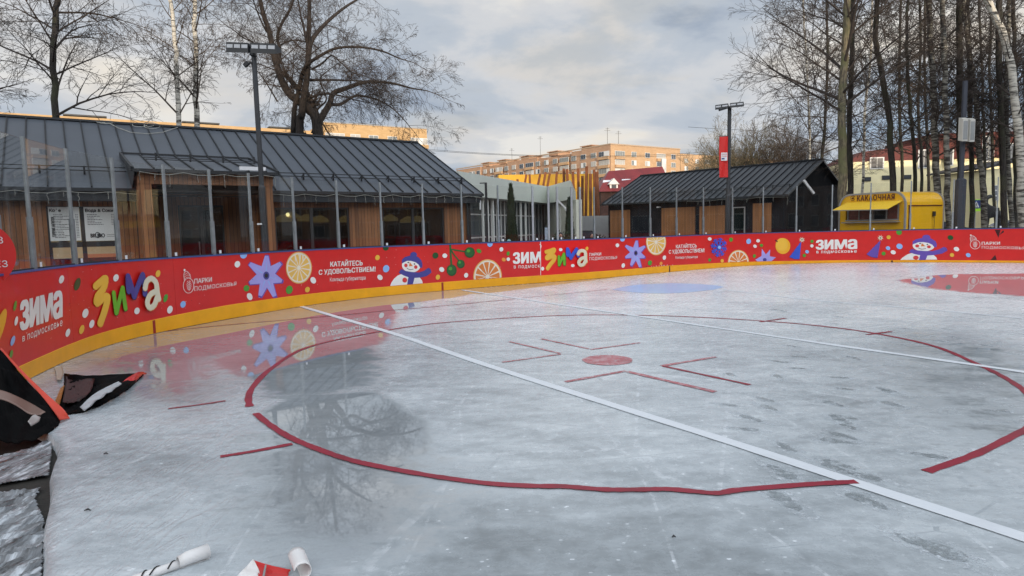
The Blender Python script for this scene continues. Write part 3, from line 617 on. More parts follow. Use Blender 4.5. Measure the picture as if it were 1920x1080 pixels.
def starprint(px, pts, cx, cy, crx, cry, inner, hide=None):
    p = Print(); n = len(pts); P = []; Q = []
    for i in range(n):
        a = np.array(pts[i], float); b_ = np.array(pts[(i+1) % n], float); mdl = (a+b_)/2; c = np.array([cx, cy]); v = c+(mdl-c)*inner
        t1 = np.array([-(a-c)[1], (a-c)[0]]); t1 /= np.hypot(*t1); w_ = np.hypot(*(a-c))*.09
        P += [tuple(a-t1*w_), tuple(a+t1*w_), tuple(v)]
    k = 1.07; p.poly([(cx+(x-cx)*k+.8, cy+(y-cy)*k+.8) for x, y in P], 'violet'); p.poly(P, 'purple')
    for x, y in pts:   # lighter ridges along the rays
        p.poly([(cx+(x-cx)*.25+1, cy+(y-cy)*.25), (cx+(x-cx)*.8, cy+(y-cy)*.8), (cx+(x-cx)*.25-1, cy+(y-cy)*.25+1)], 'blue'); p.lay -= .0003
    p.lay += .0004; p.ell(cx, cy, crx, cry, 'navy'); p.ell(cx, cy, crx*.55, cry*.55, 'black'); p.done('star_print', px)
o = lambda L, k, ox, oy: [(ox+x/k, oy+y/k) for x, y in L]
starprint(498, o([(1165,268),(1283,330),(1294,482),(1232,610),(1110,606),(1022,497),(1022,335)], 4.5, 240, 420), 498.2, 516.7, 5.8, 7.6, .58)
starprint(1192, o([(372,205),(433,247),(432,330),(399,402),(331,390),(288,330),(290,243)], 4, 1100, 400), 1191.5, 474.5, 3.4, 4.8, .56)
p = Print(); p.poly(o([(1262,348),(1310,320),(1312,265),(1342,308),(1375,270),(1372,322),(1418,330),(1385,360),(1280,362)], 4, 1100, 400), 'purple'); p.ell(1433.5,487,3.6,3.4,'navy'); p.done('star_print', 1434)
def slice_(cx, cy, rx, ry, pulp, px, clip='none'):
    p = Print(); p.ell(cx, cy, rx, ry, 'peel', n=40); p.ell(cx, cy, rx*.93, ry*.93, 'pith', n=36); p.ell(cx, cy, rx*.84, ry*.84, pulp, n=36)
    for i in range(12):
        a = 2*math.pi*(i+.3)/12; c, s_ = math.cos(a), math.sin(a); w_ = .045
        p.poly([(cx-s_*rx*.015, cy+c*ry*.015), (cx+c*rx*.86-s_*rx*w_, cy+s_*ry*.86+c*ry*w_), (cx+c*rx*.86+s_*rx*w_, cy+s_*ry*.86-c*ry*w_), (cx+s_*rx*.015, cy-c*ry*.015)], 'pith'); p.lay -= .0003
    p.lay += .0004; p.ell(cx, cy, rx*.13, ry*.13, 'pith'); return p.done('orange_slice_print', px)
slice_(559.5,502,24.5,30,'pulp',559); slice_(913.8,519,27,33,'pulp2',913); slice_(1229.5,453.7,18.9,25,'pulp',1229); slice_(1384,492,20,23.5,'pulp2',1384)
def snowman(X, Y, sx, sy, px, hat, slope=0):
    p = Print(); g = lambda L: [(X+(x-1265)/6*sx, Y+((y-455)/6+slope*(x-1265)/6)*sy) for x, y in L]
    e = lambda x, y, rx, ry, c, n=20: p.ell(*g([(x, y)])[0], rx/6*sx, ry/6*sy, c, n=n)
    p.poly(g([(1026,705),(1040,660),(1070,615),(1110,580),(1180,552),(1300,560),(1350,590),(1385,635),(1394,668)]), 'white')
    e(1265,462,106,84,'white',28)
    p.poly(g([(1158,445),(1160,400),(1190,372),(1240,358),(1300,352),(1345,375),(1378,410),(1390,450),(1388,490),(1366,494),(1345,455),(1310,430),(1260,415),(1215,415),(1180,432)]), hat)
    e(1290,347,38,33,hat)
    p.poly(g([(1122,548),(1150,505),(1200,528),(1270,540),(1350,545),(1410,525),(1455,492),(1482,508),(1492,545),(1440,585),(1370,602),(1300,606),(1292,640),(1282,690),(1218,690),(1226,620),(1232,598),(1180,580)]), hat)
    e(1230,433,9,8,'black',10); e(1300,450,9,8,'black',10); e(1203,466,19,21,'cheek'); e(1314,484,19,21,'cheek'); p.poly(g([(1238,475),(1246,428),(1282,474)]), 'pulp2'); p.stroke(g([(1215,495),(1245,513),(1285,507)]), .9, 'black'); e(1190,630,27,28,'cheek')
    return p.done('snowman_print', px)
snowman(770.8,495.8,1,1,770,'navy'); snowman(1731.9,459.2,1.18,.80,1731,'violet',-.05)
p = Print(); p.stroke(o([(1702,232),(1708,350),(1716,470)],6,560,420),3.6,'ballg'); p.stroke(o([(1712,285),(1790,298),(1870,312)],6,560,420),2.8,'ballg'); p.stroke(o([(1716,300),(1750,350),(1800,412)],6,560,420),2.5,'ballg')
for x, y, rx, ry in ((1718,520,57,65),(1820,450,45,48),(1920,320,58,60)):
    X, Y = 560+x/6, 420+y/6; p.ell(X, Y, rx/6, ry/6, 'dgreen'); p.ell(X-.8, Y-.8, rx/6*.82, ry/6*.82, 'ballg'); p.ell(X-2.4, Y-3, rx/6*.35, ry/6*.3, 'green')
p.done('berry_sprig_print', 850)
p = Print()   # blue snowflake
for i in range(8):
    a = math.pi*i/4+.2; c, s_ = math.cos(a), math.sin(a); p.stroke([(1346.7, 463.7), (1346.7+c*14.5, 463.7+s_*17)], 3, 'royal')
    for q in (.55, .8):
        for sg in (-1, 1): p.stroke([(1346.7+c*14*q, 463.7+s_*17*q), (1346.7+c*14*(q+.15)-s_*sg*3.6, 463.7+s_*17*(q+.15)+c*sg*3.8)], 1.8, 'royal')
p.ell(1346.7,463.7,3,3,'blue'); p.done('snowflake_print', 1346)
p = Print(); p.ell(1467.5,461.3,14,15,'gold'); p.ell(1465.5,458.5,11.5,12,'yellow'); p.stroke([(1454,450.5),(1457,453)],2,'black'); p.done('tangerine_print', 1467)
def cone(ax, ay, bx1, by1, bx2, by2, sx, sy, c1, px):
    p = Print(); k = 5
    for i in range(k):
        t0, t1 = i/k, (i+1)/k; l0 = (ax+(bx1-ax)*t0*.9, ay+(by1-ay)*t0*.9); r0 = (ax+(bx2-ax)*t0*.9, ay+(by2-ay)*t0*.9); l1 = (ax+(bx1-ax)*t1, ay+(by1-ay)*t1); r1 = (ax+(bx2-ax)*t1, ay+(by2-ay)*t1)
        p.poly([l0, r0, (r1[0]+.3, r1[1]-1), r1, ((l1[0]+r1[0])/2, (l1[1]+r1[1])/2+1.6), l1, (l1[0]-.2, l1[1]-1.2)], c1); p.stroke([l1, ((l1[0]+r1[0])/2, (l1[1]+r1[1])/2+1.6), r1], .9, 'navy')
    for i in range(8):
        a = math.pi*i/4+.3; c, s_ = math.cos(a), math.sin(a); p.poly([(sx-s_*1.5, sy+c*1.5), (sx+c*6.3, sy+s_*6), (sx+s_*1.5, sy-c*1.5)], 'cream'); p.lay -= .0003
    p.lay += .0004; p.ell(sx, sy, 1.3, 1.3, 'black'); p.done('toy_fir_print', px)
cone(1502,453,1480,482,1498.5,485.5,1503,449.5,'royal',1490); cone(1651,451,1625,477,1645,483,1650.5,446,'violet',1640)
def puffy(K, px, wd, mapf):
    p = Print()
    for c, w_, L in K:
        dk = {'yellow': 'gold', 'lgreen': 'dgreen', 'royal': 'navy', 'cream': 'peel', 'navy': 'black'}[c]
        for P in L: p.stroke([(x+.9, y+.9) for x, y in mapf(P)], w_*wd[0], dk, wy=w_*wd[1])
        p.lay += .0006
        for P in L: p.stroke(mapf(P), w_*wd[0]*.93, c, wy=w_*wd[1]*.93)
        p.lay += .0008
    p.done('puffy_lettering', px)
puffy([('yellow', 52, [[(705,225),(745,190),(778,168),(765,240),(720,300),(712,352),(745,330),(790,300),(788,350),(765,430),(738,505)]]),
       ('lgreen', 34, [[(836,275),(846,350),(856,428)],[(858,425),(880,330),(903,238)],[(903,240),(914,320),(925,396)]]),
       ('navy', 42, [[(938,150),(940,215),(945,265)],[(940,155),(965,230),(986,305)],[(986,300),(1015,220),(1048,140)],[(1048,140),(1062,210),(1066,285)]]),
       ('cream', 42, [[(1062,240),(1075,190),(1110,168),(1145,200),(1155,270),(1166,322)],[(1148,262),(1100,290),(1078,345),(1095,388),(1130,368),(1152,310)]])], 230, (.23,.27), lambda P: o(P, 4, 0, 480))
puffy([('yellow', 44, [[(858,432),(905,418),(948,405),(930,440),(872,482),(866,505),(915,488),(952,480),(945,520),(905,570),(872,618)]]),
       ('lgreen', 34, [[(1000,485),(1000,530),(1002,582)],[(1002,580),(1030,520),(1055,455)],[(1055,455),(1060,510),(1062,572)]]),
       ('royal', 40, [[(1092,400),(1092,440),(1096,470)],[(1095,400),(1112,450),(1130,502)],[(1130,500),(1160,450),(1195,400)],[(1195,400),(1205,440),(1212,476)]]),
       ('cream', 40, [[(1208,455),(1225,425),(1262,418),(1290,440),(1292,500),(1297,540)],[(1290,495),(1240,510),(1215,550),(1232,580),(1270,570),(1290,530)]])], 1060, (.15,.16), lambda P: o(P, 6, 880, 400))
def words(px, L):
    p = Print()
    for a in L: btext(p, *a)
    p.done('lettering', px)
words(60, [('зима', (36,620), (36,566), (113.5,594), (113.5,545), 'white', .045, .95), ('в подмосковье', (39,644), (39,631), (114.5,614), (114.5,600), 'white', 0, 1.1)])
words(400, [('ПАРКИ', (363.3,532), (363.3,523), (396,528), (396,519.5), 'white', .012), ('ПОДМОСКОВЬЯ', (363.3,547.5), (363.3,537), (442,536.5), (442,528), 'white', -.008, 1.06)])
words(660, [('КАТАЙТЕСЬ', (618.7,500), (618.7,488.3), (679,497.5), (679,485.5), 'white', .02), ('С УДОВОЛЬСТВИЕМ!', (597,517), (597,506.2), (703.3,510.5), (703.3,499.4), 'white', .02), ('Команда губернатора', (617.8,530), (617.8,520.5), (684.7,526), (684.7,516.8), 'white', -.004)])
words(990, [('зим', (962,494.5), (962,473.7), (1012.3,492), (1012.3,472), 'white', .035), ('в подмоск', (962.8,505), (962.8,498), (1011.8,503), (1011.8,496), 'white', .004, 1.2)])
words(1130, [('ПАРКИ', (1104.6,480), (1104.6,474.5), (1126.5,478.8), (1126.5,473.3), 'white', .012), ('ПОДМОСКОВЬЯ', (1104.6,489.3), (1104.6,482), (1156.2,486.6), (1156.2,479.9), 'white', -.004, 1.06)])
words(1290, [('КАТАЙТЕСЬ', (1267,465.8), (1267,457.2), (1305.5,464), (1305.5,455.3), 'white', .015), ('С УДОВОЛЬСТВИЕМ!', (1253.5,477.2), (1253.5,468.7), (1320,474.2), (1320,465.5), 'white', .015), ('Команда губернатора', (1265.7,486.7), (1265.7,480.3), (1307.5,485), (1307.5,478.6), 'white', 0)])
words(1568, [('зима', (1530.4,467.9), (1530.4,450.2), (1605.8,466.5), (1605.8,448.8), 'white', .04, .95), ('в подмосковье', (1530.4,476.3), (1530.4,470.3), (1605.8,475), (1605.8,469), 'white', .015, 1.2)])
words(1880, [('ПАРКИ', (1840.8,459), (1840.8,453.5), (1874.8,458.6), (1874.8,453.1), 'white', .02, 1.1), ('ПОДМОСКОВЬЯ', (1840.8,467.3), (1840.8,461), (1922,468.6), (1922,462.4), 'white', 0, 1.15)])
def logo(x, y, sx, sy, px):
    p = Print(); g = lambda L: [(x+a*sx, y+b_*sy) for a, b_ in L]
    ring = [(10*math.cos(a), 14*math.sin(a)) for a in np.linspace(-1.9, 4.2, 22)]
    p.stroke(g(ring), .9*sx, 'white'); 
    for k in range(5): h = -7+k*3.4; w_ = 3.2*(1-abs(k-2.2)/4.2)+1.5; p.stroke(g([(-w_, h-1.5), (0, h+1.5), (w_, h-1.5)]), .8*sx, 'white')
    p.stroke(g([(0,-10),(0,10)]), .5*sx, 'white'); p.stroke(g([(-9,-9),(-10,-22),(-5,-27),(0,-22),(3,-15)]), .8*sx, 'white'); p.ell(*g([(-9,-29)])[0], 1.8*sx, 2.2*sy, 'white')
    for k in range(3): p.stroke(g([(-9.5,-12-4*k),(-3,-16-4*k),(2,-14-3*k)]), .6*sx, 'white')
    p.done('pinecone_logo', px)
logo(351.8,535.5,1,1,352); logo(1828.3,458.3,.92,.60,1828)
# wear: seam line, torn spots, kick strip marks
p = Print(); p.poly([(1012.6,453),(1013.6,453),(1013.9,517),(1012.9,517)],'white'); p.stroke([(1011.5,458),(1014,461),(1013,466)],1.2,'white'); p.done('banner_seam', 1000)
p = Print(); p.poly([(1865,431),(1876,430.5),(1872,446)],'dark'); p.poly([(1873,441),(1881,431.5),(1882.5,435)],'black'); p.poly([(1857,487.5),(1866,478),(1869,487.5)],'dark'); p.done('torn_patch', 1870)
p = Print(); rg2 = random.Random(3)
for _ in range(26): x = 1205+rg2.random()*62; y = 497.8+(1262-x)*.075-rg2.random()*2.2; p.poly([(x, y), (x+rg2.uniform(1, 3), y-.6), (x+rg2.uniform(.5, 2), y+rg2.uniform(.6, 1.4))], rg2.choice(['white', 'dark']))
p.done('scraped_patch', 1230)
p = Print()
for _ in range(240):
    x = rg2.uniform(20, 1900); yy = rg2.uniform(.30, 1.15); s_ = spx(x); q = BW(s_, yy, .02)
    v = Vector(q)-CAM; X = 960+CF*v.dot(RT)/v.dot(FW); Y = 540-CF*v.dot(UP)/v.dot(FW); k = 13/v.length
    if x < 1000: p.poly([(X, Y), (X+rg2.uniform(.6, 2)*k, Y+rg2.uniform(-.4, .4)), (X+rg2.uniform(0, .8)*k, Y+rg2.uniform(.5, 1.2)*k)], rg2.choice(['dark', 'white', 'dark'])); p.lay -= .0003
p.done('scuffs', 600)
for px in (279.5, 828, 1255, 1672):
    s_ = spx(px); sweep('kick_joint', s_-.03, s_+.03, wrap(lambda s: [(.0145, .01), (.0145, yt(s)+.004), (.0135, yt(s)+.004), (.0135, .01)]), PC['dark'] if px > 1100 else mat('red_joint', (.30,.012,.012), .5))
# posts and panes
posts = [-75,-14,8,68,145,227,320,404,476.7,557,638,718.5,796.5,869,937,1001,1030.5,1047,1073.8,1089.5,1116,1169,1221,1270,1320,1374,1431,1493,1559,1630.5,1705,1784,1866,1940,2010]
pb = [bhit(x, 470)[0] for x in posts]
sl = pb[2]; ss = sorted(set([round(q, 3) for q in pb])); ss = [S0+.3+1.15*k for k in range(int((ss[0]-S0-.9)/1.15)+1)]+ss
sr_ = ss[-1]
while sr_+1.2 < S1: sr_ += 1.2; ss.append(sr_)
def gz(s): return float(np.interp(s, [0, bhit(1087,450)[0], bhit(1434,450)[0], bhit(1700,450)[0], BLEN], [2.79,2.80,2.97,3.05,3.0]))
rp = random.Random(8)
door = [bhit(x, 450)[0] for x in (1001,1030.5,1047,1073.8,1089.5)]
for i, s_ in enumerate(ss):
    x, y, tx, ty, nx, ny = bpt(s_); F = Frame((x, y), math.degrees(math.atan2(tx, ty))); zt = gz(s_); isd = any(abs(s_-d) < .02 for d in door)
    b = MB(); L_ = rp.uniform(-.004, .004)
    b.box(F, -.019, .019, .022, .058, BZ+.013, zt)
    if not isd: b.box(F, -.028, .028, .012, .018, BZ+.013, BZ+.013+.62); b.box(F, -.028, .028, .061, .067, BZ+.013, BZ+.013+.62)
    else: b.box(F, -.032, .032, .012, .018, BZ+.013, zt-.01)
    b.build('post', M['alu'] if isd else M['alu2'], parent=barrier)
    b = MB(); b.box(F, .10, .15, .008, .014, BZ+.03, BZ+.09); b.build('sticker', M['white'], parent=barrier)
    if i+1 < len(ss):
        s2 = ss[i+1]; x2, y2, *_ = bpt(s2); d = Vector((x2-x, y2-y)); L2 = d.length
        if L2 < .08: continue
        n2 = (-d.y/L2, d.x/L2); F2 = Frame((x, y), math.degrees(math.atan2(d.x, d.y))); z1 = zt-.01-rp.uniform(0, .02)
        b = MB(); b.box(F2, .032, L2-.032, .034, .046, BZ+.016, z1); b.build('glass_pane', M['glass'], parent=barrier)
        b = MB(); b.box(F2, .03, L2-.03, .031, .049, BZ+.0125, BZ+.030); b.build('glass_channel', M['black'], parent=barrier)
# ------------------------------------------------------------ cafe (long timber house with a dark seam roof)
ZE = 3.0
e0 = atZ(0, 349, ZE); e1 = atZ(903, 363, ZE); CAZ = math.degrees(math.atan2(e1.x-e0.x, e1.y-e0.y)); CL = math.hypot(e1.x-e0.x, e1.y-e0.y)
C1 = Frame((e0.x, e0.y), CAZ); VW = .45
d_ = ray(782, 268); _o = C1.o + C1.u*CL; t_ = ((_o-CAM).dot(C1.u))/d_.dot(C1.u); rp_ = CAM+d_*t_; VR = (rp_-_o).dot(C1.v); ZR = rp_.z
U0, U1 = -9.0, CL
M['clad'] = cladding('timber_cladding', tuple(C1.u), (.13,.052,.020), (.36,.150,.052), (.012,.006,.004))
M['clad_v'] = cladding('timber_cladding_end', tuple(C1.v), (.18,.065,.022), (.38,.15,.05), (.012,.006,.004))
cafe = thing('timber_cafe', C1.W(CL/2, VR, -.09), 'long timber cafe with dark seam roof and entrance porch behind the boards at left', 'cafe building')
def cbox(name, m, *a, parent=cafe): b = MB(); b.box(C1, *a); return b.build(name, m, parent=parent)
p0 = C1.uz(268, 318, -1.0); PU0 = p0[0]-.12; PU1 = C1.uz(503, 326, -1.0)[0]+.1; PZ = p0[1]
# front wall with openings
def wall(F, v0, v1, u0, u1, z0, z1, holes, name, m, parent):
    b = MB(); us = sorted({u0, u1, *[h[0] for h in holes], *[h[1] for h in holes]}); 
    for a, c in zip(us[:-1], us[1:]):
        hs = sorted([(h[2], h[3]) for h in holes if h[0] <= a+1e-6 and h[1] >= c-1e-6]); z = z0
        for lo, hi in hs:
            if lo > z: b.box(F, a, c, v0, v1, z, lo)
            z = hi
        if z < z1: b.box(F, a, c, v0, v1, z, z1)
    return b.build(name, m, parent=parent)
def U(px, py, v=VW): return C1.uz(px, py, v)[0]
def Z(px, py, v=VW): return C1.uz(px, py, v)[1]
w1 = (U(516.5,430), U(656,430), .35, Z(590,389)); w2 = (U(718,430), U(834,430), .35, Z(780,389))
mw = (U(90,440), U(222,440), .25, Z(150,387)); dr = (U(336,430,1.6), U(421,430,1.6))
holes = [w1, w2, mw, (PU0+.3, PU1-.3, -.09, 2.85)]
wall(C1, VW, VW+.16, U0, U1-.4, -.09, ZE-.06, holes, 'wall', M['clad'], cafe)
cbox('end_wall', M['clad_v'], U1-.40+.004, U1-.25, VW+.02, 2*VR-VW, -.09, ZE-.07)
# gable above the end wall
b = MB(); g0 = [C1.W(U1-.30, VW+.05, ZE-.07), C1.W(U1-.30, 2*VR-VW-.05, ZE-.07), C1.W(U1-.30, VR, ZR-.2)]; g1 = [C1.W(U1-.42, VW+.05, ZE-.07), C1.W(U1-.42, 2*VR-VW-.05, ZE-.07), C1.W(U1-.42, VR, ZR-.2)]
b.prism(g0, g1); b.build('gable', M['fascia'], parent=cafe)
def seamroof(F, u0, u1, v0, z0, v1, z1, m, parent, name='roof', pitch=.52, th=.10, seamw=.035, su=None):
    b = MB(); d = Vector((v1-v0, z1-z0)); n = Vector((-d.y, d.x)).normalized(); n = n if n.y > 0 else -n
    P = [F.W(u0, v0, z0), F.W(u1, v0, z0), F.W(u1, v1, z1), F.W(u0, v1, z1)]; Q = [F.W(u0, v0, z0-th), F.W(u1, v0, z0-th), F.W(u1, v1, z1-th), F.W(u0, v1, z1-th)]
    b.hexa(Q+P); r = b.build(name, m, parent=parent)
    b = MB(); k = 0; u = (su if su is not None else u0+.02)
    while u < u1:
        a = F.W(u, v0+n.x*.02, z0+n.y*.022+.004); c = F.W(u, v1+n.x*.02, z1+n.y*.022+.004); b.bar(a, c, seamw, .045); u += pitch
    s = b.build('seam', mat(name+'_seams', tuple(x*.16 for x in m.node_tree.nodes['Principled BSDF'].inputs['Base Color'].default_value[:3]), .5), parent=r if False else parent); return r
seamroof(C1, U0, U1, 0, ZE, VR, ZR, M['roof'], cafe, 'roof', .50); seamroof(C1, U0, U1, 2*VR, ZE, VR+.01, ZR, M['roof'], cafe, 'rear_roof', .50)
b = MB(); b.bar(C1.W(U0, VR, ZR+.03), C1.W(U1, VR, ZR+.03), .22, .07); b.build('ridge_cap', M['fascia'], parent=cafe)
cbox('eave_board', M['fascia'], U0, PU0+.05, .02, VW+.1, ZE-.36, ZE-.11); cbox('eave_board', M['fascia'], PU1-.05, U1-.02, .02, VW+.1, ZE-.36, ZE-.11)
b = MB(); b.bar(C1.W(U0, -.06, ZE-.06), C1.W(PU0, -.06, ZE-.06), .11, .09); b.build('gutter', M['black'], parent=cafe)
b = MB(); b.bar(C1.W(PU1, -.06, ZE-.06), C1.W(U1+.04, -.06, ZE-.06), .11, .09); b.build('gutter', M['black'], parent=cafe)
for a, c in ((C1.W(U1+.015, -.02, ZE-.08), C1.W(U1+.015, VR, ZR-.06)), (C1.W(U1+.015, 2*VR, ZE-.08), C1.W(U1+.015, VR, ZR-.06))):
    b = MB(); b.bar(a, c, .03, .2); b.build('verge_trim', M['fascia'], parent=cafe)
for u in (U(263,430,-.05), PU1+.02, U1-.46):
    b = MB(); b.tube([Vector(C1.W(u, VW-.1, ZE-.2)), Vector(C1.W(u, VW-.1, 0))], [.05, .05], 8); b.build('downpipe', M['black'], parent=cafe)
for a, c in ((U0, PU0-.15), (PU1+.1, U1-.3)):
    b = MB()
    for f_ in (.14, .19):
        v, z = VR*f_, ZE+(ZR-ZE)*f_+.17; b.bar(C1.W(a, v, z), C1.W(c, v, z), .028)
    u = a+.4
    while u < c: v, z = VR*.165, ZE+(ZR-ZE)*.165; b.bar(C1.W(u, v, z), C1.W(u, v-.03, z+.24), .05, .04); b.bar(C1.W(u, v+.2, z+.1), C1.W(u, v-.03, z+.2), .03); u += 1.05
    b.build('snow_guard', M['black'], parent=cafe)
def glazed(F, h, v, parent, mull=(), name='window', frame=None, tr=()):
    frame = frame or M['frame_d']; u0, u1, z0, z1 = h; b = MB(); t = .055
    b.box(F, u0, u0+t, v, v+.08, z0, z1); b.box(F, u1-t, u1, v, v+.08, z0, z1); b.box(F, u0+t, u1-t, v, v+.08, z0, z0+t); b.box(F, u0+t, u1-t, v, v+.08, z1-t, z1)
    for m_ in mull: b.box(F, m_-.05, m_+.05, v-.004, v+.078, z0+t, z1-t)
    fr = b.build(name, frame, parent=parent)
    b = MB(); b.box(F, u0+t, u1-t, v+.035, v+.045, z0+t, z1-t); b.build('pane', M['wglass'], parent=fr); return fr
glazed(C1, w1, VW+.05, cafe, (U(586,430), U(652,430)) [:1]); glazed(C1, w2, VW+.05, cafe, (U(776,430),))
# room behind the glass
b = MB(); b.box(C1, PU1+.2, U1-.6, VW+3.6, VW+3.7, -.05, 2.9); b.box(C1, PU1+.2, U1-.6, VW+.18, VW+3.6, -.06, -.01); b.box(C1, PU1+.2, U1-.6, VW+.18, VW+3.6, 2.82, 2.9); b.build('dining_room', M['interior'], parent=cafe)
for px, py, v, sh in ((530,410,1.3,0),(546,404,1.5,1),(575,409,1.0,0),(600,411,1.4,0),(648,411,1.1,0),(731,409,1.2,0),(765,412,1.2,0),(783,411,1.6,0)):
    u, z = C1.uz(px, py, VW+v); c = Vector(C1.W(u, VW+v, z)); b = MB(); b.lathe(c, [(.01,.14),(.09,.13),(.30,.0),(.33,-.07),(.30,-.11),(.01,-.12)], 16); b.tube([c+Vector((0,0,.14)), c+Vector((0,0,2.82-z))], [.008,.008], 4)
    q = b.build('pendant_lamp', M['lamp'], origin=tuple(c))
    tag(q, ['woven pendant lamp at the left edge of the first window','lit woven pendant lamp with a bright bulb in the first window','woven pendant lamp left of the first window mullion','large woven pendant lamp right of the first window mullion','woven pendant lamp at the right edge of the first window','woven pendant lamp at the left of the second window','woven pendant lamp left of the second window mullion','woven pendant lamp right of the second window mullion'][[530,546,575,600,648,731,765,783].index(px)], 'pendant lamp', 'pendant lamps in the cafe')
    if sh: b = MB(); b.ball(c+Vector((0,-.35,.02)), .07, 8, 6); b.build('bulb', M['bulb'], parent=q)
rgc = random.Random(4)
for k_, (px, v) in enumerate(((545,1.2),(590,1.0),(628,1.4),(745,1.1),(810,1.3))):     # dining tables seen through the panes
    u = U(px, 455, VW+v); t = thing('dining_table', C1.W(u, VW+v, -.01), ['small dining table behind the left half of the first cafe window','small dining table in the middle of the first cafe window','small dining table at the right of the first cafe window','small dining table behind the left pane of the second cafe window','small dining table behind the right pane of the second cafe window'][k_], 'table', 'dining tables in the cafe')
    b = MB(); b.box(C1, u-.38, u+.38, VW+v-.3, VW+v+.3, .71, .745); b.build('tabletop', M['beige'], parent=t); b = MB(); b.box(C1, u-.04, u+.04, VW+v-.04, VW+v+.04, .03, .71); b.box(C1, u-.25, u+.25, VW+v-.2, VW+v+.2, -.005, .03); b.build('leg', M['black'], parent=t)
# menu window: frame, beige counter hatches
mz = [Z(120,452), Z(120,464), Z(120,485), Z(120,498)]; ums = U(157,440)
fr = glazed(C1, mw, VW+.04, cafe, (ums,)); b = MB(); b.box(C1, mw[0]+.05, mw[1]-.05, VW+.036, VW+.12, mz[1], mz[0]-.03); b.build('crossbar', M['frame_d'], parent=fr)
b = MB(); b.box(C1, mw[0]+.08, ums-.055, VW+.045, VW+.06, mz[2], mz[1]-.002); b.box(C1, ums+.055, mw[1]-.06, VW+.045, VW+.06, Z(190,476), mz[1]-.002); b.cur = 1; b.box(C1, ums+.055, mw[1]-.06, VW+.042, VW+.06, mz[2], Z(190,476)-.002); b.build('serving_hatch', [M['beige'], M['peach']], parent=fr)
def flattext(F, txt, u0, u1, z0, z1, v, m, parent, name='lettering', vert=False, bold=0, space=1., slant=0, vec=None):
    V, Fc = glyphs(txt, 0, space); b = MB(); off = [(0, 0)] if bold == 0 else [(0,0),(-bold,0),(bold,0),(0,bold),(0,-bold)]
    for k, (du, dz) in enumerate(off):
        o_ = []
        for a, c in V:
            if vert: a, c = 1-c, a
            o_.append(F.W(u0+(u1-u0)*a+du, v-.0006*k, z0+(z1-z0)*c+slant*a+dz))
        b.add(o_, Fc)
    return b.build(name, m, parent=parent)
VP = VW+.025
def poster(px0, px1, label, lines, title, tp):
    u0, u1 = U(px0,440,VP), U(px1,440,VP); zt, zb = Z(px0+10,388,VP), Z(px0+10,452,VP); b = MB(); b.box(C1, u0, u1, VP, VP+.012, zb, zt)
    q = tag(b.build('menu_board', M['poster']), label, 'menu board'); H_ = zt-zb; W_ = u1-u0
    flattext(C1, title, u0+W_*tp[0], u0+W_*tp[1], zt-H_*.165, zt-H_*.055, VP-.003, M['ink'], q, bold=.006)
    b = MB(); rr_ = random.Random(len(title))
    for i in range(lines):
        z = zt-H_*(.235+.048*i); L_ = rr_.uniform(.22, .62); x = u0+W_*(.15 if lines > 10 else .09); xe = x+L_*W_*.8
        while x < xe: l = rr_.uniform(.02, .07); b.box(C1, x, x+l, VP-.004, VP, z, z+H_*.017); x += l+.012
        x = u0+W_*.86; b.box(C1, x, x+W_*.035, VP-.004, VP, z, z+H_*.017); b.box(C1, x+W_*.05, x+W_*.085, VP-.004, VP, z, z+H_*.017)
    b.build('price_lines', M['ink'], parent=q); return q, u0, u1, zb, zt
q, u0, u1, zb, zt = poster(94, 152, 'white coffee menu board in the left half of the cafe hatch', 15, 'Кофе', (.04, .40))
flattext(C1, 'ГОРЯЧИЕ НАПИТКИ', u0+.05, u0+.12, zb+.12, zt-.28, VP-.003, M['ink'], q, vert=True, bold=.004)
q, u0, u1, zb, zt = poster(160.5, 219, 'white water and juice menu board in the right half of the cafe hatch', 7, 'Вода & Соки', (.05, .93))
flattext(C1, 'BRUNO', u0+.12, u0+.46, zb+.10, zb+.21, VP-.003, M['ink'], q, bold=.006)
b = MB(); b.tube([Vector(C1.W(u0+.29+.055*math.cos(a), VP-.006, zb+.17+.075*math.sin(a))) for a in np.linspace(0, 6.28, 16)], [.012]*16, 4); b.box(C1, u0+.52, u0+.80, VP-.004, VP, zb+.17, zb+.18); b.box(C1, u0+.52, u0+.76, VP-.004, VP, zb+.12, zb+.13); b.build('pear_logo', M['ink'], parent=q)
# porch
PV = -1.0
pr0 = C1.uz(240, 291, 0); 
porch = MB(); porch.box(C1, PU0, PU0+.30, PV, PV+.3, -.09, PZ-.25); a_ = porch.build('porch_post', M['clad'], parent=cafe)
porch = MB(); porch.box(C1, PU1-.22, PU1, PV, PV+.3, -.09, PZ-.25); porch.build('porch_post', M['clad'], parent=cafe)
zl = C1.uz(300, 345, PV)[1]
cbox('porch_beam', M['clad'], PU0-.02, PU1+.02, PV-.02, PV+.28, zl, PZ-.08)
cbox('porch_side', M['clad_v'], PU0, PU0+.12, PV+.304, VW+.6, -.09, PZ-.12); cbox('porch_side', M['clad_v'], PU1-.12, PU1, PV+.304, VW+.6, -.09, PZ-.12)
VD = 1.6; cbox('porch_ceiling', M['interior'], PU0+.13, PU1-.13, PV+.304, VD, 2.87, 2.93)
zdt = Z(378, 385, VD)
wall(C1, VD, VD+.1, PU0+.13, PU1-.13, -.09, 2.86, [(dr[0], dr[1], -.09, zdt)], 'entrance_wall', M['clad'], cafe)
cbox('porch_floor', M['dgrey'], PU0+.02, PU1-.02, PV, VD-.01, -.088, -.02)
dd = glazed(C1, (dr[0], dr[1], -.02, zdt), VD+.02, cafe, ((dr[0]+dr[1])/2,), 'door'); b = MB(); b.bar(C1.W((dr[0]+dr[1])/2-.12, VD-.05, .8), C1.W((dr[0]+dr[1])/2-.12, VD-.05, 1.4), .03); b.build('handle', M['alu'], parent=dd)
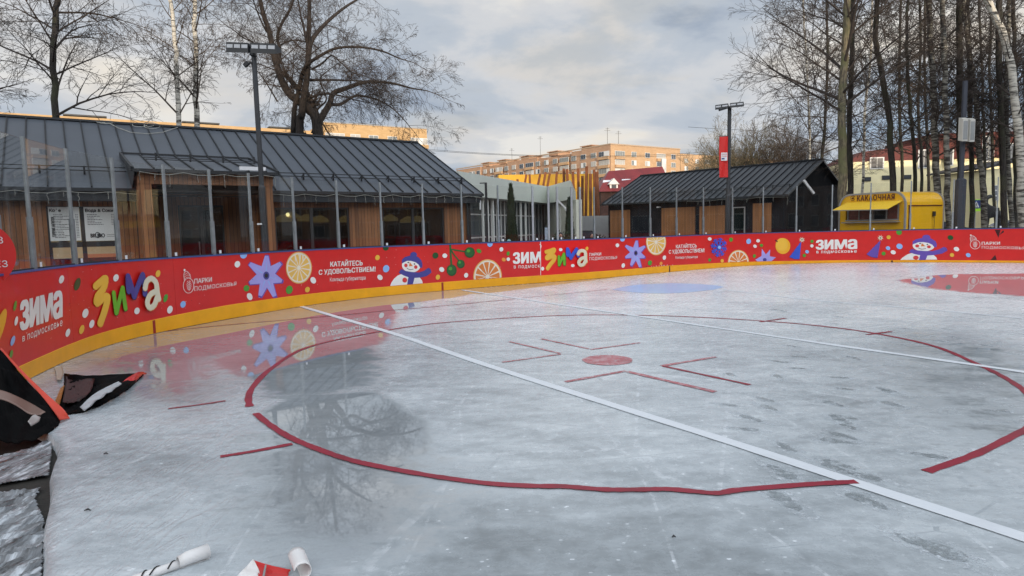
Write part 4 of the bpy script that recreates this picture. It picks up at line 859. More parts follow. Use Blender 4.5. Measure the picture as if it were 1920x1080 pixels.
b = MB(); b.box(C1, dr[0]-.2, dr[1]+.2, VD+2.5, VD+2.6, -.05, 2.9); b.box(C1, dr[0], dr[1], VD+.2, VD+2.5, -.06, -.01); b.box(C1, dr[0]-.25, dr[0]-.15, VD+.11, VD+2.5, -.05, 2.9); b.box(C1, dr[1]+.15, dr[1]+.25, VD+.11, VD+2.5, -.05, 2.9); b.build('hallway', M['interior'], parent=cafe)
vpr = 2.42; zpr = C1.uz(240, 291, vpr)[1]
rf = seamroof(C1, PU0-.15, PU1+.12, PV-.22, PZ, vpr, zpr+.02, M['roof'], cafe, 'porch_roof', .50, .07)
b = MB(); b.poly([C1.W(PU0-.1, PV-.15, PZ-.08), C1.W(PU0-.1, vpr, zpr-.08), C1.W(PU0-.1, .6, ZE-.2)]); b.build('porch_cheek', M['fascia'], parent=cafe)
b = MB(); b.poly([C1.W(PU1+.06, PV-.15, PZ-.08), C1.W(PU1+.06, vpr, zpr-.08), C1.W(PU1+.06, .6, ZE-.2)]); b.build('porch_cheek', M['fascia'], parent=cafe)
b = MB(); b.bar(C1.W(PU0-.17, PV-.22, PZ), C1.W(PU0-.17, vpr, zpr+.03), .05, .12); b.bar(C1.W(PU1+.14, PV-.22, PZ), C1.W(PU1+.14, vpr, zpr+.03), .05, .12); b.bar(C1.W(PU0-.15, vpr, zpr+.06), C1.W(PU1+.12, vpr, zpr+.06), .10, .05); b.build('porch_verge', M['black'], parent=cafe)
b = MB(); b.bar(C1.W(PU0-.15, PV-.27, PZ-.04), C1.W(PU1+.12, PV-.27, PZ-.04), .09, .09); b.build('porch_gutter', M['black'], parent=cafe)
b = MB()
for q_ in (.35, .5): b.bar(C1.W(PU0+.3, PV-.22+(vpr-PV+.22)*q_, PZ+(zpr-PZ)*q_+.14), C1.W(PU1-.2, PV-.22+(vpr-PV+.22)*q_, PZ+(zpr-PZ)*q_+.14), .025)
for k in range(4): u = PU0+.5+k*(PU1-PU0-.9)/3; b.bar(C1.W(u, PV+.4, PZ+(zpr-PZ)*.4), C1.W(u, PV+.4, PZ+(zpr-PZ)*.4+.22), .04)
b.build('snow_guard', M['black'], parent=cafe)
b = MB(); b.hexa([C1.W(PU1-.95, PV-.14, PZ+.06), C1.W(PU1-.2, PV-.14, PZ+.06), C1.W(PU1-.2, PV-.08, PZ+.06), C1.W(PU1-.95, PV-.08, PZ+.06), C1.W(PU1-.95, PV-.14, PZ+.17), C1.W(PU1-.2, PV-.14, PZ+.17), C1.W(PU1-.2, PV-.08, PZ+.17), C1.W(PU1-.95, PV-.08, PZ+.17)])
tag(b.build('sign_plate', M['white']), 'small white sign plate lying on the porch roof edge beside the lamp post', 'sign')
# icicle lights, cable
def icicles(F, u0, u1, v, z, label, seed, dmax=.42, step=.34, grp='icicle light strings'):
    r = random.Random(seed); b = MB(); n = int((u1-u0)/step); P = []
    for i in range(n+1):
        u = u0+(u1-u0)*i/n; P.append(Vector(F.W(u, v, z-(.05 if i % 3 else 0)-r.uniform(0, .03))))
        if r.random() < .8:
            L_ = r.uniform(.12, dmax); q = [P[-1]]; k = 5
            for j in range(1, k+1): q.append(P[-1]+Vector((r.uniform(-.02, .02), r.uniform(-.02, .02), -L_*j/k)))
            b.tube(q, [.0055]*len(q), 3)
    b.tube(P, [.008]*len(P), 3); return tag(b.build('icicle_lights', M['string']), label, 'light string', grp)
icicles(C1, U0+2, PU0, -.16, ZE-.10, 'pale icicle light string under the cafe eave left of the porch', 1)
icicles(C1, PU1+.2, U1, -.16, ZE-.10, 'pale icicle light string under the cafe eave right of the porch', 2)
icicles(C1, PU0, PU1, PV-.36, PZ-.08, 'pale icicle light string under the porch eave', 3)
b = MB(); P = [(178,228),(190,231),(205,231),(222,240),(245,248),(275,251),(305,248),(330,240),(340,236)]; r_ = random.Random(3)
def onroof(x, y, up=.05):
    d = ray(x, y); n = C1.v*(-(ZR-ZE))+Vector((0,0,1))*VR; n.normalize(); p0_ = Vector(C1.W(0,0,ZE+up)); t = (p0_-CAM).dot(n)/d.dot(n); return CAM+d*t
b.tube([onroof(*q) for q in P], [.012]*len(P), 4)
for cx, cy, rx, ry in ((200,229,14,2.5),(262,234,14,3.5),(285,236,15,5),(280,233,10,4),(190,228,9,2)):
    b.tube([onroof(cx+rx*math.cos(a), cy+ry*math.sin(a), .06) for a in np.linspace(0, 6.3, 18)], [.010]*18, 4)
tag(b.build('cable', M['string']), 'tangled pale cable hanging in loops on the cafe roof ridge', 'cable')
# red round sign at far left behind the glass
bs_ = bhit(-8, 470); F_ = None
x, y, tx, ty, nx, ny = bpt(bhit(-39, 466)[0]); q_ = Vector((x, y)).normalized()*(math.hypot(x, y)+.45); c = Vector((q_.x, q_.y, 1.47)); F_ = Frame((c.x, c.y), 52)
rs = thing('round_sign', (c.x, c.y, .9), 'red round sign with white lettering behind the glass at the far left edge', 'sign')
b = MB(); b.prism([F_.W(.30*math.cos(a), 0, 1.44+.34*math.sin(a)) for a in np.linspace(0, 2*math.pi, 40, endpoint=False)], [F_.W(.30*math.cos(a), .02, 1.44+.34*math.sin(a)) for a in np.linspace(0, 2*math.pi, 40, endpoint=False)]); b.build('disc', M['flag'], parent=rs)
b = MB(); b.box(F_, -.02, .02, .021, .05, .0, 1.8); b.build('stand', M['black'], parent=rs)
flattext(F_, 'ЕЗ', .10, .20, 1.55, 1.62, -.004, M['white'], rs); flattext(F_, 'ЕЗ', .12, .22, 1.30, 1.37, -.004, M['white'], rs)
# ------------------------------------------------------------ second dark house
ZE2 = 3.05
a0 = atZ(1127.5, 383, ZE2); a1 = atZ(1478.7, 363.7, ZE2); AZ2 = math.degrees(math.atan2(a1.x-a0.x, a1.y-a0.y)); L2_ = math.hypot(a1.x-a0.x, a1.y-a0.y)
C2 = Frame((a0.x, a0.y), AZ2); d_ = ray(1543.7, 298.7); _o = C2.o + C2.u*L2_; t_ = ((_o-CAM).dot(C2.u))/d_.dot(C2.u); rp_ = CAM+d_*t_; VR2 = (rp_-_o).dot(C2.v); ZR2 = rp_.z
M['clad_b'] = cladding('charcoal_cladding', tuple(C2.u), (.010,.012,.016), (.018,.021,.027), (.004,.004,.005), .14); M['clad_bv'] = cladding('charcoal_cladding_end', tuple(C2.v), (.007,.008,.011), (.013,.015,.019), (.003,.003,.004), .14)
for q_ in ('clad_b','clad_bv'): M[q_].node_tree.nodes['Principled BSDF'].inputs['Specular IOR Level'].default_value = .12; M[q_].node_tree.nodes['Principled BSDF'].inputs['Roughness'].default_value = .8
M['clad_w2'] = cladding('amber_panel_cladding', tuple(C2.u), (.22,.088,.032), (.42,.18,.06), (.02,.01,.006), .11)
hs = thing('dark_house', C2.W(L2_/2, VR2, -.09), 'long charcoal house with amber wooden panels and seam roof beside the yellow trailer', 'building')
b = MB(); b.box(C2, .25, L2_-.3, .4, 2*VR2-.4, -.09, ZE2-.05); b.build('wall', M['clad_b'], parent=hs)
b = MB(); b.prism([C2.W(L2_-.25, .35, -.09), C2.W(L2_-.25, 2*VR2-.35, -.09), C2.W(L2_-.25, 2*VR2-.35, ZE2-.05), C2.W(L2_-.25, VR2, ZR2-.12), C2.W(L2_-.25, .35, ZE2-.05)], [C2.W(L2_-.32, .35, -.09), C2.W(L2_-.32, 2*VR2-.35, -.09), C2.W(L2_-.32, 2*VR2-.35, ZE2-.05), C2.W(L2_-.32, VR2, ZR2-.12), C2.W(L2_-.32, .35, ZE2-.05)]); b.build('gable_wall', M['clad_bv'], parent=hs)
seamroof(C2, 0, L2_, 0, ZE2, VR2, ZR2, M['roof2'], hs, 'roof', .42, .10, .03); seamroof(C2, 0, L2_, 2*VR2, ZE2, VR2+.01, ZR2, M['roof2'], hs, 'rear_roof', .42, .10, .03)
b = MB(); b.bar(C2.W(0, VR2, ZR2+.03), C2.W(L2_, VR2, ZR2+.03), .2, .06); b.build('ridge_cap', M['fascia'], parent=hs)
b = MB(); b.bar(C2.W(-.02, -.05, ZE2-.05), C2.W(L2_+.02, -.05, ZE2-.05), .1, .1); b.build('gutter', M['black'], parent=hs)
b = MB()
for f_ in (.16, .20): b.bar(C2.W(.1, VR2*f_, ZE2+(ZR2-ZE2)*f_+.13), C2.W(L2_-.1, VR2*f_, ZE2+(ZR2-ZE2)*f_+.13), .025)
for k in range(14): u = .3+k*(L2_-.6)/13; b.bar(C2.W(u, VR2*.18, ZE2+(ZR2-ZE2)*.18), C2.W(u, VR2*.18, ZE2+(ZR2-ZE2)*.18+.2), .035)
b.build('snow_guard', M['black'], parent=hs)
for px0, px1, py in ((1144,1181,394),(1240,1303,389),(1311,1359,386),(1411,1446,381)):
    u0 = C2.uz(px0, 420, .36)[0]; u1 = C2.uz(px1, 420, .36)[0]; z1 = C2.uz((px0+px1)/2, py, .36)[1]; b = MB(); b.box(C2, u0, u1, .36, .398, .05, z1); b.build('wood_panel', M['clad_w2'], parent=hs)
u0 = C2.uz(1374,420,.36)[0]; u1 = C2.uz(1397,420,.36)[0]; z1 = C2.uz(1385,388,.36)[1]; dq = glazed(C2, (u0, u1, -.05, z1), .33, hs, (), 'door', M['trim']); b = MB(); b.box(C2, u0+.06, u1-.06, .385, .397, 0, z1-.06); b.build('curtain', mat('pale_green_curtain', (.13,.19,.16), .5), parent=dq)
b = MB(); u0, z0 = C2.uz(1235,388,.3); b.box(C2, u0-.1, u0+.1, .22, .39, z0-.05, z0+.02); b.build('wall_lamp', M['white'], parent=hs)
FG = Frame(C2.W(L2_-.22, 0, 0)[:2], AZ2-90)
A_ = atY(1507,338,C2.W(L2_,0,0)[1]+.1); B_ = atY(1526,363,C2.W(L2_,0,0)[1]+.1); 
b = MB(); b.bar(A_, B_, .12, .10); tag(b.build('light_tube', M['white']), 'white slanted strut hanging on the dark gable left of the yellow trailer', 'strut')
icicles(C2, 6.3, L2_, -.12, ZE2-.08, 'sparse icicle light string under the dark house eave', 9, .5, .7)
# ------------------------------------------------------------ pale green pavilion
pa = atZ(904, 369.5, 3.2); pb_ = atZ(1027, 381.2, 3.2); pc = atZ(1063, 375, 3.2); pv = thing('pavilion', (pb_.x-2, pb_.y+3, -.09), 'pale green flat roofed pavilion with tall grid windows behind the conical shrubs', 'building')
def ext(p, q, k): return p+(q-p)*k
pl = ext(pb_, pa, 1.25); prr = ext(pb_, pc, 1.18); up_ = Vector((0,0,1)); 
zt_ = 4.28
def slab(P, z0, z1, name, m, parent): b = MB(); b.prism([(p.x, p.y, z0) for p in P], [(p.x, p.y, z1) for p in P]); return b.build(name, m, parent=parent)
back = Vector((8, 8, 0)); nl = Vector((pl.y-pb_.y, -(pl.x-pb_.x), 0)).normalized(); nl = nl if nl.x < 0 and True else nl
bk = Vector((pb_.x+1.5, pb_.y+9, 0)); lb = pl+Vector((-9, 5, 0))
slab([pl, pb_, prr, prr+Vector((1.5,12,0)), Vector((2, 52, 0)), lb], 3.2, zt_, 'roof_fascia', M['greenw'], pv)
un = (pb_-pl).normalized(); inn = Vector((-un.y, un.x, 0)); inn = inn if inn.x < 0 else -inn
F3 = Frame((pl.x, pl.y), math.degrees(math.atan2(un.x, un.y))); Lw = (pb_-pl).length; sgn = 1 if F3.v.dot(inn) > 0 else -1
b = MB(); b.box(F3, 0, Lw+2.4, *( (.9, 1.0) if sgn > 0 else (-1.0, -.9)), .45, 3.19); b.build('glazing', M['farglass'], parent=pv)
b = MB(); vv = (.75, .895) if sgn > 0 else (-.895, -.75)
for k, px_ in enumerate((921,931,939,946,962,969,992,997.5,1003,1010,1016)): u = F3.uz(px_, 400, sgn*.85)[0]; b.box(F3, u-.06, u+.06, sgn*.84 if sgn > 0 else -.87, sgn*.87 if sgn > 0 else -.84, .45, 3.19)
for z in (.45, 1.15, 2.35): b.box(F3, 0, Lw, vv[0]+.118, vv[1]-.01, z, z+.07)
b.build('window_frame', M['frame_w'], parent=pv)
for px in (906, 915, 925, 977, 986):
    u = F3.uz(px, 400, sgn*.3)[0]; b = MB(); b.box(F3, u-.07, u+.07, *(sorted((sgn*.28, sgn*.36))), -.09, 3.19); b.build('column', M['greycol'], parent=pv)
b = MB(); b.box(F3, -1, Lw+.5, *(sorted((sgn*.5, sgn*1.2))), -.09, .44); b.build('plinth', M['dgrey'], parent=pv)
u = (prr-pb_).normalized(); F4 = Frame((pb_.x, pb_.y), math.degrees(math.atan2(u.x, u.y))); b = MB(); b.box(F4, -2.2, (prr-pb_).length-.15, -.7 if F4.v.x < 0 else .35, -.35 if F4.v.x < 0 else .7, .4, 3.19); b.build('side_wall', M['offwhite'], parent=pv)
b = MB(); b.box(F4, -.3, (prr-pb_).length-.1, -.6 if F4.v.x < 0 else .4, -.45 if F4.v.x < 0 else .6, -.09, .39); b.build('plinth', M['dgrey'], parent=pv)
b = MB(); b.box(F4, 1.0, 1.9, -.72 if F4.v.x < 0 else .28, -.70 if F4.v.x < 0 else .34, .0, 3.0); b.build('door_panel', M['greycol'], parent=pv)
# ------------------------------------------------------------ ochre building and rusted poles
Yo = 62
FO = Frame((atY(935,330,Yo).x, Yo), 84); ob = MB(); 
u1 = FO.uz(1122, 330)[0]; ztop = FO.uz(1080, 326)[1]; ob.box(FO, 0, u1, 0, 14, -.09, ztop); oc = ob.build('ochre_hall', M['ochre']); tag(oc, 'ochre walled hall behind the rusted poles and the pavilion', 'building')
rng = random.Random(12)
PT = [(970,336,973,352),(987,327,983,350),(993,327,994,350),(1013,326,1008,350),(1023,323,1018,352),(1031,325,1026,352),(1044,323,1042,352),(1057,316,1059,470),(1063,317,1067,400),(1074,322,1080,470),(1084,316,1086,470),(1100,312,1097,470),(1107,326,1108,470),(1114,318,1118,430),(1119,322,1124,440),(1092,330,1092,470)]
for i, (x0, y0, x1, y1) in enumerate(PT):
    Y = 50+rng.uniform(-2.5, 2.5); a = atY(x0, y0, Y); c = atY(x1, y1, Y); t = (a.z+.09)/(a.z-c.z) if a.z != c.z else 1; g = a+(c-a)*t; b = MB(); b.bar(g, a, .20 if x0 > 1050 else .17)
    tag(b.build('rusted_pole', M['rust']), ['short rusted pole at the left end of the row','tall rusted pole leaning right above the green roof','narrow rusted pole beside the leaning one','thick dark rusted pole leaning right over the pavilion roof','slim rusted pole above the pavilion roof','dark rusted pole left of the pavilion corner','rusted pole over the pavilion corner','thick rusted pole right of the pavilion corner','rusted pole leaning left near the small conical shrub','thin rusted pole behind the small conical shrub','tallest thick rusted pole right of the shrub','pale topped rusted pole in front of the ochre wall','slim rusted pole beside the red roofed house','leaning rusted pole next to the red roof','last rusted pole at the red roof gable','rusted pole between the tallest and the pale one'][i], 'pole', 'rusted steel poles in front of the ochre hall')
# ------------------------------------------------------------ red roofed house
Yr = 88
FR = Frame((atY(1122,355,Yr).x, Yr), AZ2-48.3); zr = FR.uz(1200,316)[1]; ze = FR.uz(1120,358)[1]
rh = thing('red_roofed_house', FR.W(5, 4, -.09), 'house with dark red metal roof and white dormer beyond the pavilion', 'house')
ur = FR.uz(1262,330)[0]; b = MB(); b.box(FR, .4, ur-.4, .5, 9.5, -.09, ze); b.build('wall', mat('dark_red_wall', (.035,.012,.01), .8, var=.2), parent=rh)
uL = FR.uz(1143,325,4)[0]; uR = FR.uz(1244,313,4)[0]; zR = FR.uz(1196,319,4)[1]
b = MB(); b.hexa([FR.W(0,0,ze-.1), FR.W(ur,0,ze-.1), FR.W(ur,10,ze-.1), FR.W(0,10,ze-.1), FR.W(uL,4.6,zR), FR.W(uR,4.6,zR+.5), FR.W(uR,5.2,zR+.5), FR.W(uL,5.2,zR)]); b.build('roof', M['redroof'], parent=rh)
ud, zd = FR.uz(1150,346,1.0); b = MB(); b.box(FR, ud-.55, ud+.55, .6, 2.2, zd-1.1, zd+.1); b.prism([FR.W(ud-.75,.45,zd+.0), FR.W(ud+.75,.45,zd+.0), FR.W(ud,.45,zd+.85)], [FR.W(ud-.75,3.2,zd+.0), FR.W(ud+.75,3.2,zd+.0), FR.W(ud,3.2,zd+.85)]); dm = b.build('dormer', M['frame_w'], parent=rh)
b = MB(); b.box(FR, ud-.32, ud+.32, .56, .60, zd-.95, zd-.05); b.build('window', M['farglass'], parent=dm)
for px, py in ((1137,343),(1172,341)):
    u, z = FR.uz(px, py, 2.0); b = MB(); b.hexa([FR.W(u-.7,1.5,z-.7), FR.W(u+.5,1.5,z-.7), FR.W(u+.5,1.6,z-.7), FR.W(u-.7,1.6,z-.7), FR.W(u-.4,2.2,z+.4), FR.W(u+.8,2.2,z+.4), FR.W(u+.8,2.3,z+.4), FR.W(u-.4,2.3,z+.4)]); b.build('roof_window', mat('pale_roof_glass', (.5,.54,.6), .15), parent=rh)
b = MB(); u, z = FR.uz(1244,312,5); b.box(FR, u-.3, u+.3, 4.6, 5.2, zR-1, zR+1.6); b.build('chimney', M['frame_w'], parent=rh)
# ------------------------------------------------------------ apartment blocks
def windows(F, v, cols, rows, ww, wh, parent, face='u', stuff=False, seed=0, balc=()):
    r = random.Random(seed); allb = MB(); n = 0
    for ri, z in enumerate(rows):
        for ci, u in enumerate(cols):
            wdt = ww*(1.9 if ci in balc else 1); b = allb if stuff else MB(); e = .12
            def bx(a, c, v0, v1, z0, z1):
                if face == 'u': b.box(F, a, c, v-v1, v-v0, z0, z1)
                else: b.box(F, v-v1, v-v0, a, c, z0, z1)
            b.cur = 0; bx(u-wdt/2, u+wdt/2, .02, .16, z, z+wh)
            if ci in balc: b.cur = 2; bx(u-wdt/2-.1, u+wdt/2+.1, .0, .7, z-1.0, z-.05); 
            b.cur = 1; k = 4 if ci in balc else 2
            for j in range(k):
                a = u-wdt/2+e+j*(wdt-e)/k; 
                if r.random() < .9: bx(a, a+(wdt-e)/k-e, .165, .2, z+.1, z+wh-.1)
            if not stuff: b.build('window', WM[r.randrange(3)], parent=parent); n += 1
    if stuff: q = allb.build('lower_windows', WM[0], parent=parent); q['kind'] = 'stuff'
    return n
mw_ = [M['frame_w'], M['farglass'], None]
gl2 = mat('curtained_glass', (.20,.21,.20), .2); gl3 = mat('bright_curtained_glass', (.42,.40,.36), .3)
M['brickA'] = None
def apart(name, label, K, azr, lenR, lenL, ztop, bricks, seedn):
    pass
K = atY(1145, 271, 215); AZR, AZL = 56.2, -37.0
FA = Frame((K.x, K.y), AZR)     # u along the right face, v away
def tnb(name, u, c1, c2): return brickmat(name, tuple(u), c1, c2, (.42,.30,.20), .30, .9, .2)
bR = tnb('sunlit_buff_brick', FA.u, (.50,.32,.175), (.44,.27,.145)); bL = tnb('buff_brick_dimmer_side', Vector((math.sin(R_(AZL)), math.cos(R_(AZL)), 0)), (.45,.28,.17), (.38,.22,.14))  # side brick is darker, its weaker sunlight put into the colour
WM = [[M['frame_w'], g_, bR] for g_ in (M['farglass'], gl2, gl3)]
ap = thing('apartment_block', (K.x+8, K.y+40, -.09), 'large buff brick apartment block with its corner towards us in the centre distance', 'apartment block')
FL = Frame((K.x, K.y), AZL); ZA = K.z
d_ = ray(1275, 276); t_ = ((FA.o-CAM).dot(FA.v))/d_.dot(FA.v); LR = ((CAM+d_*t_)-FA.o).dot(FA.u); d_ = ray(855, 318); t_ = ((FL.o-CAM).dot(FL.v))/d_.dot(FL.v); LL = ((CAM+d_*t_)-FL.o).dot(FL.u)
n_u, n_v = Vector(FA.u), Vector(FL.u)
def AW(u, l, z): p = FA.o+FA.u*u+FL.u*l; return (p.x, p.y, z)
class FX: 
    W = staticmethod(AW)
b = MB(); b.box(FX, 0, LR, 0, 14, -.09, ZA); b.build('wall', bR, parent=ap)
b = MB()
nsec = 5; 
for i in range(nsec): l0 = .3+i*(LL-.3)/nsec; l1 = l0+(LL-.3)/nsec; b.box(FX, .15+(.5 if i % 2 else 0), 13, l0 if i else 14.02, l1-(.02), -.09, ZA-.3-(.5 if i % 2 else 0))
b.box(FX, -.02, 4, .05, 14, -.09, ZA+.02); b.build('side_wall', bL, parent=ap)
b = MB(); b.box(FX, -.15, LR+.1, -.15, .3, ZA+.021, ZA+.4); b.box(FX, -.15, .3, .31, LL, ZA+.021, ZA+.4); b.build('parapet', mat('parapet_stone', (.42,.30,.20), .8), parent=ap)
for l in (12, 30, 47, 62, 74): b = MB(); b.box(FX, 3, 9, l, l+5, ZA-.2, ZA+1.2); b.box(FX, 2.4, 9.6, l-.5, l+5.5, ZA+1.21, ZA+1.5); b.build('roof_house', bL, parent=ap)
class F2_:
    W = staticmethod(lambda u, v, z: AW(u, v, z))
FH = 2.85; rowsT = [ZA-3.6-FH*i for i in range(4)]
colsR = [3.2, 8.5, 15.0, 21.5, 26.5]; colsR = [c*LR/30 for c in (3.6, 9.4, 15.2, 21.2, 26.8)]
windows(FX, 0, colsR, rowsT, 2.3, 1.7, ap, 'u', seed=1, balc=(0, 3))
colsL = [3.0+i*(LL-6)/18 for i in range(19)]
windows(FX, 0.0, colsL, rowsT, 2.5, 1.7, ap, 'v', seed=2, balc=(0, 4, 8, 12, 16))
windows(FX, 0, colsR, [ZA-3.6-FH*i for i in range(4, 9)], 1.9, 1.6, ap, 'u', stuff=True, seed=3, balc=(0, 3)); windows(FX, 0, colsL, [ZA-3.6-FH*i for i in range(4, 9)], 1.9, 1.6, ap, 'v', stuff=True, seed=4)
for (u, l, h) in ((1.5, 3, 4), (5, 1.5, 3), (3, 40, 6), (3, 58, 3.5)):
    b = MB(); p = Vector(AW(u, l, ZA)); b.bar(p, p+Vector((0,0,h+2)), .12); b.bar(p+Vector((-1,0,h+1)), p+Vector((1,0,h+1)), .08); b.bar(p+Vector((-.6,0,h+1.6)), p+Vector((.6,0,h+1.6)), .08); b.build('aerial', M['black'], parent=ap)
# wing to the right of it
K2 = atY(1276, 288, 245); FB = Frame((K2.x, K2.y), AZR+1); uE = FB.uz(1500, 300)[0]; zB = FB.uz(1300, 289.5)[1]
ap2 = thing('apartment_block', FB.W(20, 6, -.09), 'lower buff brick apartment block half hidden behind the bare bushes', 'apartment block'); b = MB(); b.box(FB, 0, 75, 0, 13, -.09, zB); b.build('wall', bR, parent=ap2)
windows(FB, 0, [3+6*i for i in range(12)], [zB-3.4-FH*i for i in range(4)], 1.9, 1.6, ap2, 'u', seed=5, balc=(2, 5, 8)); windows(FB, 0, [3+6*i for i in range(12)], [zB-3.4-FH*i for i in range(4, 8)], 1.9, 1.6, ap2, 'u', stuff=True, seed=5)
# block behind the cafe
K3 = atY(800, 242.5, 173); FC = Frame((K3.x, K3.y), 58.6); zC = K3.z; uM = FC.uz(607, 231)[0]; uN = FC.uz(-120, 200)[0]
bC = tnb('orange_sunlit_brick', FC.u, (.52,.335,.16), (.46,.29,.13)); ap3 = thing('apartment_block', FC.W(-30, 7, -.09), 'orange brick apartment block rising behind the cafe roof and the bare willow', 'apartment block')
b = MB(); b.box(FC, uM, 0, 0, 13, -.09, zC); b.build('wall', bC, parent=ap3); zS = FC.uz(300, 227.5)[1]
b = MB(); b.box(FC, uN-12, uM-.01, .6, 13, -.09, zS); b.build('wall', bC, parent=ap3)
b = MB(); b.box(FC, uM-.1, .1, -.1, .4, zC+.01, zC+.25); b.build('parapet', M['trim'], parent=ap3)
for px in (160, 380, 540, 690): u = FC.uz(px, 232)[0]; b = MB(); b.box(FC, u-3.2, u+3.2, 3, 8, zS-.5, (zC if px > 600 else zS)+.5); b.box(FC, u-3.8, u+3.8, 2.5, 8.5, (zC if px > 600 else zS)+.51, (zC if px > 600 else zS)+.8); b.build('roof_house', M['dgrey'], parent=ap3)
WM = [[M['frame_w'], g_, bC] for g_ in (M['farglass'], gl2, gl3)]
cc = [FC.uz(px, 252)[0] for px in (628, 666, 700, 735, 785)]
windows(FC, 0, cc, [zC-4.1-FH*i for i in range(3)], 2.5, 1.7, ap3, 'u', seed=7, balc=(0, 4)); windows(FC, 0, cc, [zC-4.1-FH*i for i in range(3, 8)], 2.5, 1.7, ap3, 'u', stuff=True, seed=7)
windows(FC, .6, [uM-5-6*i for i in range(14)], [zS-4.6-FH*i for i in range(6)], 2.2, 1.6, ap3, 'u', stuff=True, seed=8)
# unseen block added behind the camera: shades the rink, shows in the panes
FD = Frame((-75, -62), 90); bD = tnb('unseen_block_brick', Vector((1,0,0)), (.36,.20,.12), (.30,.16,.10)); ap4 = thing('apartment_block', (20, -68, -.09), 'added unseen brick block behind the viewer that shades the rink', 'apartment block')
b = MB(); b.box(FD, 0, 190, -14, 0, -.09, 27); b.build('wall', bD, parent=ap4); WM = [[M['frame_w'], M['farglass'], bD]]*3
windows(FX, 0, [], [], 1, 1, ap4) 
b = MB(); b.v = []
for z in range(9):
    for i in range(46): b.cur = 0; b.box(FD, 2+i*4.1, 3.9+i*4.1, .02, .12, 1+z*2.9, 2.6+z*2.9); b.cur = 1; b.box(FD, 2.12+i*4.1, 3.78+i*4.1, .121, .14, 1.12+z*2.9, 2.48+z*2.9)
q = b.build('rear_windows', [M['frame_w'], M['farglass']], parent=ap4); q['kind'] = 'stuff'
FQ = Frame((52, -62), 0); ap5 = thing('apartment_block', (58, -10, -.09), 'added unseen five storey brick block at right that darkens the glass reflections', 'apartment block')  # added out of view so the panes mirror brick, not bright sky
b = MB(); b.box(FQ, 0, 100, -13, 0, -.09, 16); b.build('wall', bD, parent=ap5); b = MB()
for z in range(5):
    for i in range(24): b.cur = 0; b.box(FQ, 2+i*4.1, 3.9+i*4.1, .02, .12, 1+z*3, 2.7+z*3); b.cur = 1; b.box(FQ, 2.12+i*4.1, 3.78+i*4.1, .121, .14, 1.12+z*3, 2.58+z*3)
q = b.build('park_side_windows', [M['frame_w'], M['farglass']], parent=ap5); q['kind'] = 'stuff'
# ------------------------------------------------------------ cream and red building at right
Yc = 78
FE = Frame((atY(1590,300,Yc).x, Yc), 96); zb1 = FE.uz(1660,302)[1]; ub = lambda px: FE.uz(px, 330)[0]
cr_ = thing('cream_building', FE.W(12, 5, -.09), 'cream building with a red brick upper floor behind the birches at right', 'building')
rb = brickmat('red_brick', tuple(FE.u), (.125,.022,.015), (.085,.018,.013), (.15,.075,.06), .12, .4, .25)
b = MB(); b.box(FE, ub(1585), ub(2200), 0, 12, 1.3, zb1); b.build('wall', M['cream'], parent=cr_)
b = MB(); b.box(FE, ub(1586), ub(2199), .1, 11.9, -.09, 1.29); b.build('plinth', M['dgrey'], parent=cr_)
zt1 = FE.uz(1660,270)[1]; zt2 = FE.uz(1800,250)[1]; zz_ = FE.uz(1625,282)[1]
b = MB(); b.hexa([FE.W(ub(1592),.2,zb1+.01), FE.W(ub(1738),.2,zb1+.01), FE.W(ub(1738),11,zb1+.01), FE.W(ub(1592),11,zb1+.01), FE.W(ub(1625),1.5,zz_), FE.W(ub(1738),1.5,zt1), FE.W(ub(1738),8,zt1), FE.W(ub(1625),8,zz_)]); b.build('mansard', rb, parent=cr_)
b = MB(); b.box(FE, ub(1739), ub(2200), -.3, 11, zb1+.02, zt2); b.build('brick_storey', rb, parent=cr_)
for px, py, w_, h_ in ((1644,306,1.6,1.4),(1732,298,1.3,2.2),(1779,295,1,2),(1852,266,1.2,1.4),(1853,289,1.2,1.8),(1892,285,1.2,2),(1700,332,1,.5),(1662,333,1,.5),(1626,336,.8,.5)):
    v_ = -.34 if px > 1738 and py < 305 else -.03
    u, z = FE.uz(px, py, v_); 
    fr = MB(); fr.box(FE, u-w_/2, u+w_/2, v_-.08, v_-.002+.05, z-h_/2, z+h_/2); q = fr.build('window', M['frame_w'] if py < 320 else M['frame_d'], parent=cr_)
    g_ = MB(); [g_.box(FE, u-w_/2+.12+k*(w_-.24)/2+.03, u-w_/2+.12+(k+1)*(w_-.24)/2-.03, v_-.1, v_-.081, z-h_/2+.12, z+h_/2-.12) for k in (0, 1)]; g_.build('pane', M['farglass'], parent=q)
FE2 = Frame((atY(1846,320,66).x, 66), 88); ax = thing('cream_annex', FE2.W(6, 4, -.09), 'low cream annex with a dark pitched roof edge at the right', 'building')
b = MB(); uu = FE2.uz(2100, 330)[0]; z0 = FE2.uz(1850,318)[1]; z1 = FE2.uz(1890,308)[1]; b.hexa([FE2.W(0,0,-.09), FE2.W(uu,0,-.09), FE2.W(uu,8,-.09), FE2.W(0,8,-.09), FE2.W(0,0,z0), FE2.W(uu,0,z1+.3), FE2.W(uu,8,z1+.3), FE2.W(0,8,z0)]); b.build('wall', M['cream'], parent=ax)
b = MB(); b.hexa([FE2.W(-.5,-.5,z0+.01), FE2.W(3.5,-.5,z1+.25), FE2.W(3.5,8,z1+.25), FE2.W(-.5,8,z0+.01), FE2.W(-.5,-.5,z0+.2), FE2.W(3.5,-.5,z1+.6), FE2.W(3.5,8,z1+.6), FE2.W(-.5,8,z0+.2)]); b.build('roof', M['fascia'], parent=ax)
